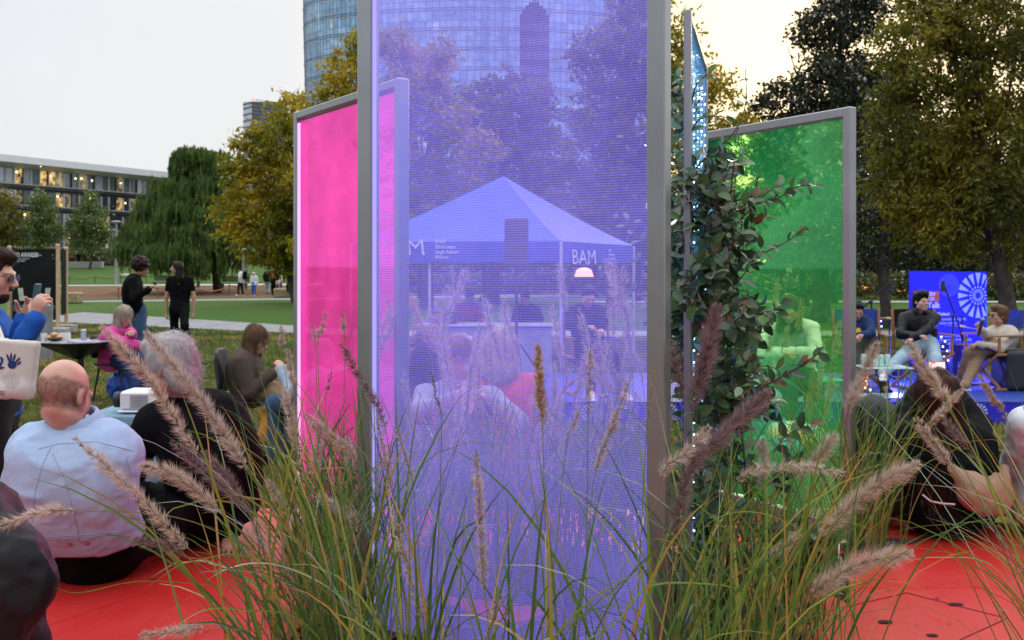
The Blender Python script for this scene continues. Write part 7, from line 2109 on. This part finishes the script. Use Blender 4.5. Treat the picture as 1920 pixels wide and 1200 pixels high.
# ================================================================ right foreground
pel = P(1772, 955, 4.5); pel[2] = PZ + .13; fw = (.05, 1)
wd = person('woman with long dark red hair sitting on the red deck holding up a phone', P(1752, 745, 4.42), (0, 1, .12), pel, fw, hands=(P(1728, 730, 4.86), P(1778, 722, 4.86)), feet=floor_sit(pel, fw, PZ), neck=P(1762, 812, 4.46),
            elbow=((-1, .2, -1), (1, .2, -1)), knee=((-1, .35, .15), (1, .35, .15)), skin=M_skin2, top=(C_black, 'cardigan'), bottom=C_blackny, shoes=C_black, hair=('vlong', M_hairred, 5200), h=.0095, hh=.0075, fat=.03, seed=81, hem=.05, slump=.05, sh=.17, s=.97, wr=.008)
ph2 = thing('phone', 'mobile phone with a bright screen held above the dark haired woman', 'phone', P(1755, 683, 4.86))
MB().box(P(1757, 686, 4.86), (.085, .009, .045), bev=.003).build('case', M_blackplastic, ph2, world=True)
MB().box(P(1757, 686, 4.854), (.078, .002, .038)).build('screen', emat('phone_screen', (.62, .52, .5), .8), ph2, world=True)
MB().box(P(1750, 680, 4.852), (.02, .002, .008)).build('screen_figure', emat('phone_red', (.7, .1, .06), .8), ph2, world=True)
mk('waist_cord', *(lambda m: (m.v, m.f))(MB().tube([P(1730, 928, 4.15), P(1745, 940, 4.1), P(1765, 944, 4.1), P(1790, 946, 4.12)], .004, 6)), pmat('cord_pink', (.55, .4, .4)), wd['root'], world=True)
S = SDF(.009)
S.ecap(P(1832, 925, 4.3), P(1858, 930, 4.35), .085, .095, (0, 1, 0), .6, k=.06); S.cap(P(1785, 880, 4.28), P(1820, 915, 4.28), .02, .06, .05); S.cap(P(1860, 905, 4.35), P(1885, 880, 4.4), .05, .02, .04)
V, F = S.mesh(); V = wrinkle(V, F, .010, 9, 8, (1, 1, .5))
o = mk('shoulder_bag', V, F, cloth('beige_leather', (.44, .27, .18), rough=.6), smooth=True); tag(o, 'soft beige shoulder bag hanging at the right hip of the dark haired woman', 'bag')
# person at the right edge
pel = P(1975, 955, 4.55); pel[2] = PZ + .13; fw = (-.3, 1)
person('person in a white jacket cut off by the right edge of the picture', P(1972, 700, 4.5), (-.2, 1, -.1), pel, fw, hands=(P(1905, 925, 4.75), P(1990, 900, 4.9)), feet=floor_sit(pel, fw, PZ), elbow=((-1, -.3, -.6), (1, -.3, -.6)), knee=KN,
       skin=M_skin, top=C_white, bottom=cloth('pinkish_beige', (.42, .30, .27)), shoes=C_white, hair=('bob', M_hairbrown, 900), h=.0105, hh=.009, fat=.035, seed=83, hem=.05, slump=.06, sh=.19, wr=.01)
# grey backpack behind the green panel post
S = SDF(.01); c = P(1632, 850, 5.4)
S.ecap(P(1628, 800, 5.4), P(1632, 925, 5.4), .17, .19, (0, 1, 0), .7, k=.05); S.ecap(P(1650, 880, 5.3), P(1655, 925, 5.3), .12, .12, (0, 1, 0), .7, k=.05)
V, F = S.mesh(); V = wrinkle(V, F, .014, 8, 12)
t = thing('backpack', 'big dark grey backpack standing behind the foot of the green panel', 'backpack', (c[0], 5.4, 0))
mk('bag_body', V, F, cloth('dark_grey_nylon', (.045, .048, .052), rough=.5), t, smooth=True, world=True)
for x in (1612, 1650): MB().tube([P(x, 765, 5.22), P(x - 3, 810, 5.1), P(x, 860, 5.1), P(x + 4, 920, 5.16)], .012, 6).build('strap', C_black, t, True, True)
# blue cushions and bright cloths behind the green panel
for k, (x, y, c, lb) in enumerate(((1455, 705, (.08, .35, .6), 'blue floor cushion seen through the green panel'), (1500, 690, (.75, .35, .2), 'orange floor cushion seen through the green panel'), (1525, 730, (.6, .62, .68), 'pale floor cushion seen through the green panel'), (1480, 745, (.05, .25, .5), 'dark blue floor cushion low in the green panel'))):
    p = P(x, y, 8.0); p[2] = max(p[2], .12); S = SDF(.015); S.rbox((p[0], 8.0 + .25 * k, .12 + .02 * k), (.2, .2, .1), np.array(Matrix.Rotation(k, 3, 'Z')), r=.09); V, F = S.mesh(); V = wrinkle(V, F, .01, 8, k)
    o = mk('cushion', V, F, cloth('cushion%d' % k, c), smooth=True); tag(o, lb, 'cushion', 'floor cushions behind the green panel')
# person in white behind the green panel and the teal chair
pel = P(1492, 640, 9.6); pel[2] = .53
chair('plastic_chair', 'chair under the person in white behind the green panel', pel[0], 9.6, math.radians(10), M_blackplastic, group='black plastic chairs on the lawn')
person('person in a loose white shirt bending forward seen through the green panel', P(1480, 580, 9.2), (-.3, -1, -.7), pel, (-.2, -1), hands=(P(1486, 660, 9.1), P(1466, 662, 9.1)), feet=(np.array([pel[0] + .1, 9.1, 0]), np.array([pel[0] - .2, 9.1, 0])),
       elbow=((-1, -.2, -.5), (1, -.2, -.5)), knee=KS, skin=M_skin, top=C_white, bottom=C_olive, shoes=C_white, hair=('long', M_hairbrown, 500), h=.012, hh=.010, fat=.034, seed=87, slump=.1, wr=.015, neck=P(1484, 606, 9.35))
tp = P(1550, 620, 9.9); chair('plastic_chair', 'teal chair behind the person in white', tp[0], 10.2, math.radians(15), pmat('teal_plastic', (.01, .28, .33), rough=.5), group=None)

# ================================================================ blue tent with speaker, seen through the violet panel
TN = np.array([(1052 - 960) * 15.5 / FPX, 15.5])
def tent():
    t = thing('gazebo', 'blue pop-up gazebo with white lettering seen through the violet panel', 'gazebo', (TN[0], TN[1], 0))
    M_t = pmat('gazebo_blue', (.035, .10, .55), rough=.6, var=.06, scale=2)
    M_ts = pmat('gazebo_valance', (.03, .08, .46), rough=.6, var=.06)
    u = nrm([-1, .16]) * 3.4; v = nrm([.52, 1]) * 3.2          # two edges of the square from the near corner
    c = [TN, TN + u, TN + u + v, TN + v]
    zv0 = CZ - (492 - HY) * 15.5 / FPX; zv1 = CZ - (452 - HY) * 15.5 / FPX
    ctr = (c[0] + c[2]) / 2; za = CZ - (330 - HY) * ctr[1] / FPX
    ctrp = (945 - 960) * ctr[1] / FPX; 
    apex = np.array([ctr[0] * .3 + ctrp * .7, ctr[1], za])
    for i in range(4):
        a, b = c[i], c[(i + 1) % 4]
        V = []; F = []; n = 10
        for r in range(n + 1):
            w = r / n
            for s in range(n + 1):
                q = a + (b - a) * s / n; zz = zv1 + (za - zv1) * (w ** 1.12); p = np.array([q[0] * (1 - w) + apex[0] * w, q[1] * (1 - w) + apex[1] * w, zz - .03 * math.sin(PI * s / n) * (1 - w)]); V.append(p)
        for r in range(n):
            for s in range(n): k = r * (n + 1) + s; F.append([k, k + 1, k + n + 2, k + n + 1])
        mk('roof_panel', V, F, M_t, t, smooth=True, world=True)
        V = []; F = []
        for s in range(13):
            q = a + (b - a) * s / 12; wv = .02 * math.sin(s * 1.7); V += [(q[0], q[1] + wv, zv0 + .012 * math.sin(s * 2.1)), (q[0], q[1], zv1)]
        F = [[2 * s, 2 * s + 2, 2 * s + 3, 2 * s + 1] for s in range(12)]
        mk('valance', V, F, M_ts, t, smooth=True, world=True)
        MB().bar((a[0], a[1], 0), (a[0], a[1], zv1 - .02), .05).build('pole', pmat('pole_alu', (.6, .6, .62), rough=.4, metal=.6), t, world=True)
    m = (c[0] * .38 + c[1] * .62)
    MB().bar((m[0], m[1] + .1, 0), (m[0], m[1] + .1, zv1), .045).build('pole', MATS['pole_alu'], t, world=True)
    ud = np.array([*(-nrm(u)), 0]); o0 = np.array([*c[1], 0]); nf = np.array([ud[1], -ud[0], 0]) * .04
    Wt = pmat('tent_print', (.72, .75, .85), rough=.6)
    def fx(px, py):     # point of the front valance under a photograph pixel
        k = (px - 960) / FPX; s = (k * c[1][1] - c[1][0]) / (ud[0] - k * ud[1]); p = o0 + ud * s; p = p + nf
        return np.array([p[0], p[1], CZ - (py - HY) * p[1] / FPX])
    text('lettering', 'BAM', .36, Wt, t, fx(706, 478), ud, EZ, bold=.0, shear=-.12, sx=1.15)
    text('lettering', 'BAM\nBiblioteca\ndegli Alberi\nMilano', .082, Wt, t, fx(817, 456), ud, EZ, bold=.001)
    vd = np.array([*nrm(v), 0]); n2 = np.array([vd[1], -vd[0], 0]) * .03
    p = np.array([*(c[0] + nrm(v) * .35), 0]) + n2 + np.array([0, 0, CZ - (495 - HY) * 15.9 / FPX])
    text('lettering', 'BAM', .34, Wt, t, p, vd, EZ, bold=.0, shear=-.1, sx=1.5)
    text('lettering', 'BAM\nBiblioteca\ndegli Alberi\nMilano', .07, Wt, t, p + vd * 1.55 + (0, 0, .22), vd, EZ)
    return c
tc4 = tent()
sp = thing('loudspeaker', 'black loudspeaker in front of the blue gazebo', 'speaker', P(968, 498, 12.5))
x0, x1 = (946 - 960) * 12.5 / FPX, (991 - 960) * 12.5 / FPX; z0, z1 = CZ - (498 - HY) * 12.5 / FPX, CZ - (409 - HY) * 12.5 / FPX
MB().box(((x0 + x1) / 2, 12.65, (z0 + z1) / 2), (x1 - x0, .3, z1 - z0), bev=.02).build('cabinet', M_blackplastic, sp, world=True)
MB().box(((x0 + x1) / 2, 12.492, (z0 + z1) / 2), (x1 - x0 - .03, .012, z1 - z0 - .03)).build('grille', pmat('grille_dark', (.05, .045, .05), rough=.7), sp, world=True)
ss = thing('speaker_stand', 'tripod stand under the black loudspeaker', 'stand', ((x0 + x1) / 2, 12.65, 0))
MB().tube([((x0 + x1) / 2, 12.65, .1), ((x0 + x1) / 2, 12.65, z0)], .02, 8).build('pole', M_blackmetal, ss, True, True)
for k in range(3):
    a = k * 2.1 + .4; MB().tube([((x0 + x1) / 2, 12.65, .7), ((x0 + x1) / 2 + .5 * math.cos(a), 12.65 + .5 * math.sin(a), .01)], .012, 6).build('leg', M_blackmetal, ss, True, True)
# dj desk and chairs under the tent
ds = thing('mixing_desk', 'grey desk under the blue gazebo with dark equipment', 'table', (P(870, 620, 15)[0], 15, 0))
x0, x1 = (775 - 960) * 15 / FPX, (1040 - 960) * 15 / FPX
MB().box(((x0 + x1) / 2, 15.2, .74), (x1 - x0, .7, .04), bev=.01).build('table_top', pmat('desk_grey', (.35, .36, .4)), ds, world=True)
MB().box(((x0 + x1) / 2, 14.9, .37), (x1 - x0 - .1, .02, .7)).build('front_cloth', pmat('desk_cloth', (.30, .32, .38), rough=.8), ds, world=True)
o = MB().box((P(833, 0, 15)[0], 15.2, .86), (.38, .4, .2), bev=.02).build('amplifier', M_blackplastic); tag(o, 'dark amplifier box on the desk under the gazebo', 'amplifier')
KS2 = ((0, 1, .6), (0, 1, .6))
for (hx, hy, dd, fw_, tp_, lb, hr, sd_) in ((880, 558, 17.2, (.5, -1), cloth('red_top', (.6, .05, .04)), 'person in a red top behind the desk under the gazebo', M_hairblack, 91), (985, 560, 16.8, (-.4, -1), C_black, 'person in black behind the desk under the gazebo', M_hairdark, 92)):
    hd_ = P(hx, hy, dd); pel = hd_.copy(); pel[2] -= .68; z0 = .0
    person(lb, hd_, (fw_[0], fw_[1], -.4), pel, fw_, feet=(np.array([pel[0] - .1, dd - .4, 0]), np.array([pel[0] + .1, dd - .4, 0])), knee=KS2, hands=(pel + np.array([.25, -.45, .25]), pel + np.array([-.2, -.45, .25])), skin=M_skin2, top=tp_, bottom=C_black, shoes=C_black, hair=('short', hr), h=.018, hh=.014, seed=sd_, s=.95)
# musician in black on the stage
dm = 11.6; pm = P(1108, 640, dm)
director_chair('director chair under the musician in black seen through the violet panel', pm[0], dm, math.radians(12), z=SZ)
pel = pm.copy(); pel[2] = SZ + .52
person('seated musician in black seen through the right side of the violet panel', P(1103, 556, dm - .1), (.2, -1, -.5), pel, (.25, -1), hands=(P(1128, 617, dm - .5), P(1100, 612, dm - .45)), feet=(np.array([pm[0] + .3, dm - .55, SZ]), np.array([pm[0] - .05, dm - .6, SZ])),
       elbow=((-1, -.3, -.5), (1, -.3, -.5)), knee=KS, skin=M_skin, top=C_black, bottom=C_black, shoes=C_white, hair=('short', M_hairdark, 300), h=.012, hh=.010, seed=94, s=.98)
lp = thing('lamp', 'glowing warm round lamp just above the musician in black', 'lamp', P(1095, 515, 13.2))
c = P(1095, 516, 13.2); MB().lathe([(.03, .10), (.10, .07), (.13, -.02), (.12, -.02), (.02, .08)], c, 18).build('lamp_shade', emat('warm_shade', (1.0, .45, .25), .9), lp, True, True)
MB().tube([(c[0], 13.2, SZ), c + (0, 0, .08)], .012, 6).build('pole', M_blackmetal, lp, True, True)
# listeners on the lawn behind the violet panel
pel = P(945, 800, 6.0); pel[2] = .14; fw = (.1, 1)
person('fair haired listener with a red scarf sitting on the lawn behind the violet panel', P(938, 655, 5.95), (.1, 1, -.1), pel, fw, feet=floor_sit(pel, fw, 0), hands=(P(915, 760, 6.4), P(965, 760, 6.4)), knee=KN, neck=P(938, 700, 5.95) ,
       skin=M_skin, top=cloth('coral_top', (.65, .10, .10)), bottom=C_jeans, shoes=C_white, hair=('bob', M_hairblond, 900), h=.011, hh=.009, seed=96, s=1.3 * .93 / 1.2, slump=.05)
pel = P(860, 860, 5.6); pel[2] = .14; fw = (.25, 1)
person('listener in grey with a white programme sitting on the lawn behind the violet panel', P(862, 672, 5.5), (.4, 1, -.2), pel, fw, feet=floor_sit(pel, fw, 0), hands=(P(868, 745, 5.2), P(900, 738, 5.3)), knee=KN, neck=P(858, 722, 5.52),
       skin=M_skin2, top=cloth('grey_top', (.3, .3, .36)), bottom=C_charc, shoes=C_black, hair=('short', M_hairbrown, 500), h=.011, hh=.009, seed=97, s=1.02, slump=.06)
pr_ = MB().box(P(876, 745, 5.15), (.10, .004, .14), np.array(Matrix.Rotation(.35, 3, 'Y'))).build('programme', M_whitep); tag(pr_, 'white programme held by the listener in grey', 'paper')
pel = P(790, 880, 5.9); pel[2] = .14
person('dark haired listener in lilac at the left behind the violet panel', P(798, 668, 5.8), (.2, 1, 0), pel, (.1, 1), feet=floor_sit(pel, (.1, 1), 0), hands=(P(770, 800, 6.2), P(815, 800, 6.2)), knee=KN, neck=P(795, 715, 5.8),
       skin=M_skin, top=cloth('lilac_top', (.4, .34, .5)), bottom=C_jeans, shoes=C_white, hair=('long', M_hairdark, 500), h=.012, hh=.010, seed=98, s=1.05, slump=.05)
# warm lights far behind the trees
fl = thing('park_lights', 'row of warm lights glowing far behind the dark trees on the right', 'lights', (30, 90, 1))
for (x, y) in ((1612, 538), (1628, 540), (1648, 545), (1690, 545), (1478, 560), (1545, 556), (1560, 558), (1585, 560), (1880, 530)):
    MB().box(P(x, y, 62), (.5, .3, .14), bev=.03).build('light_bar', emat('orange_glow', (1, .35, .1), 2.0), fl, world=True)
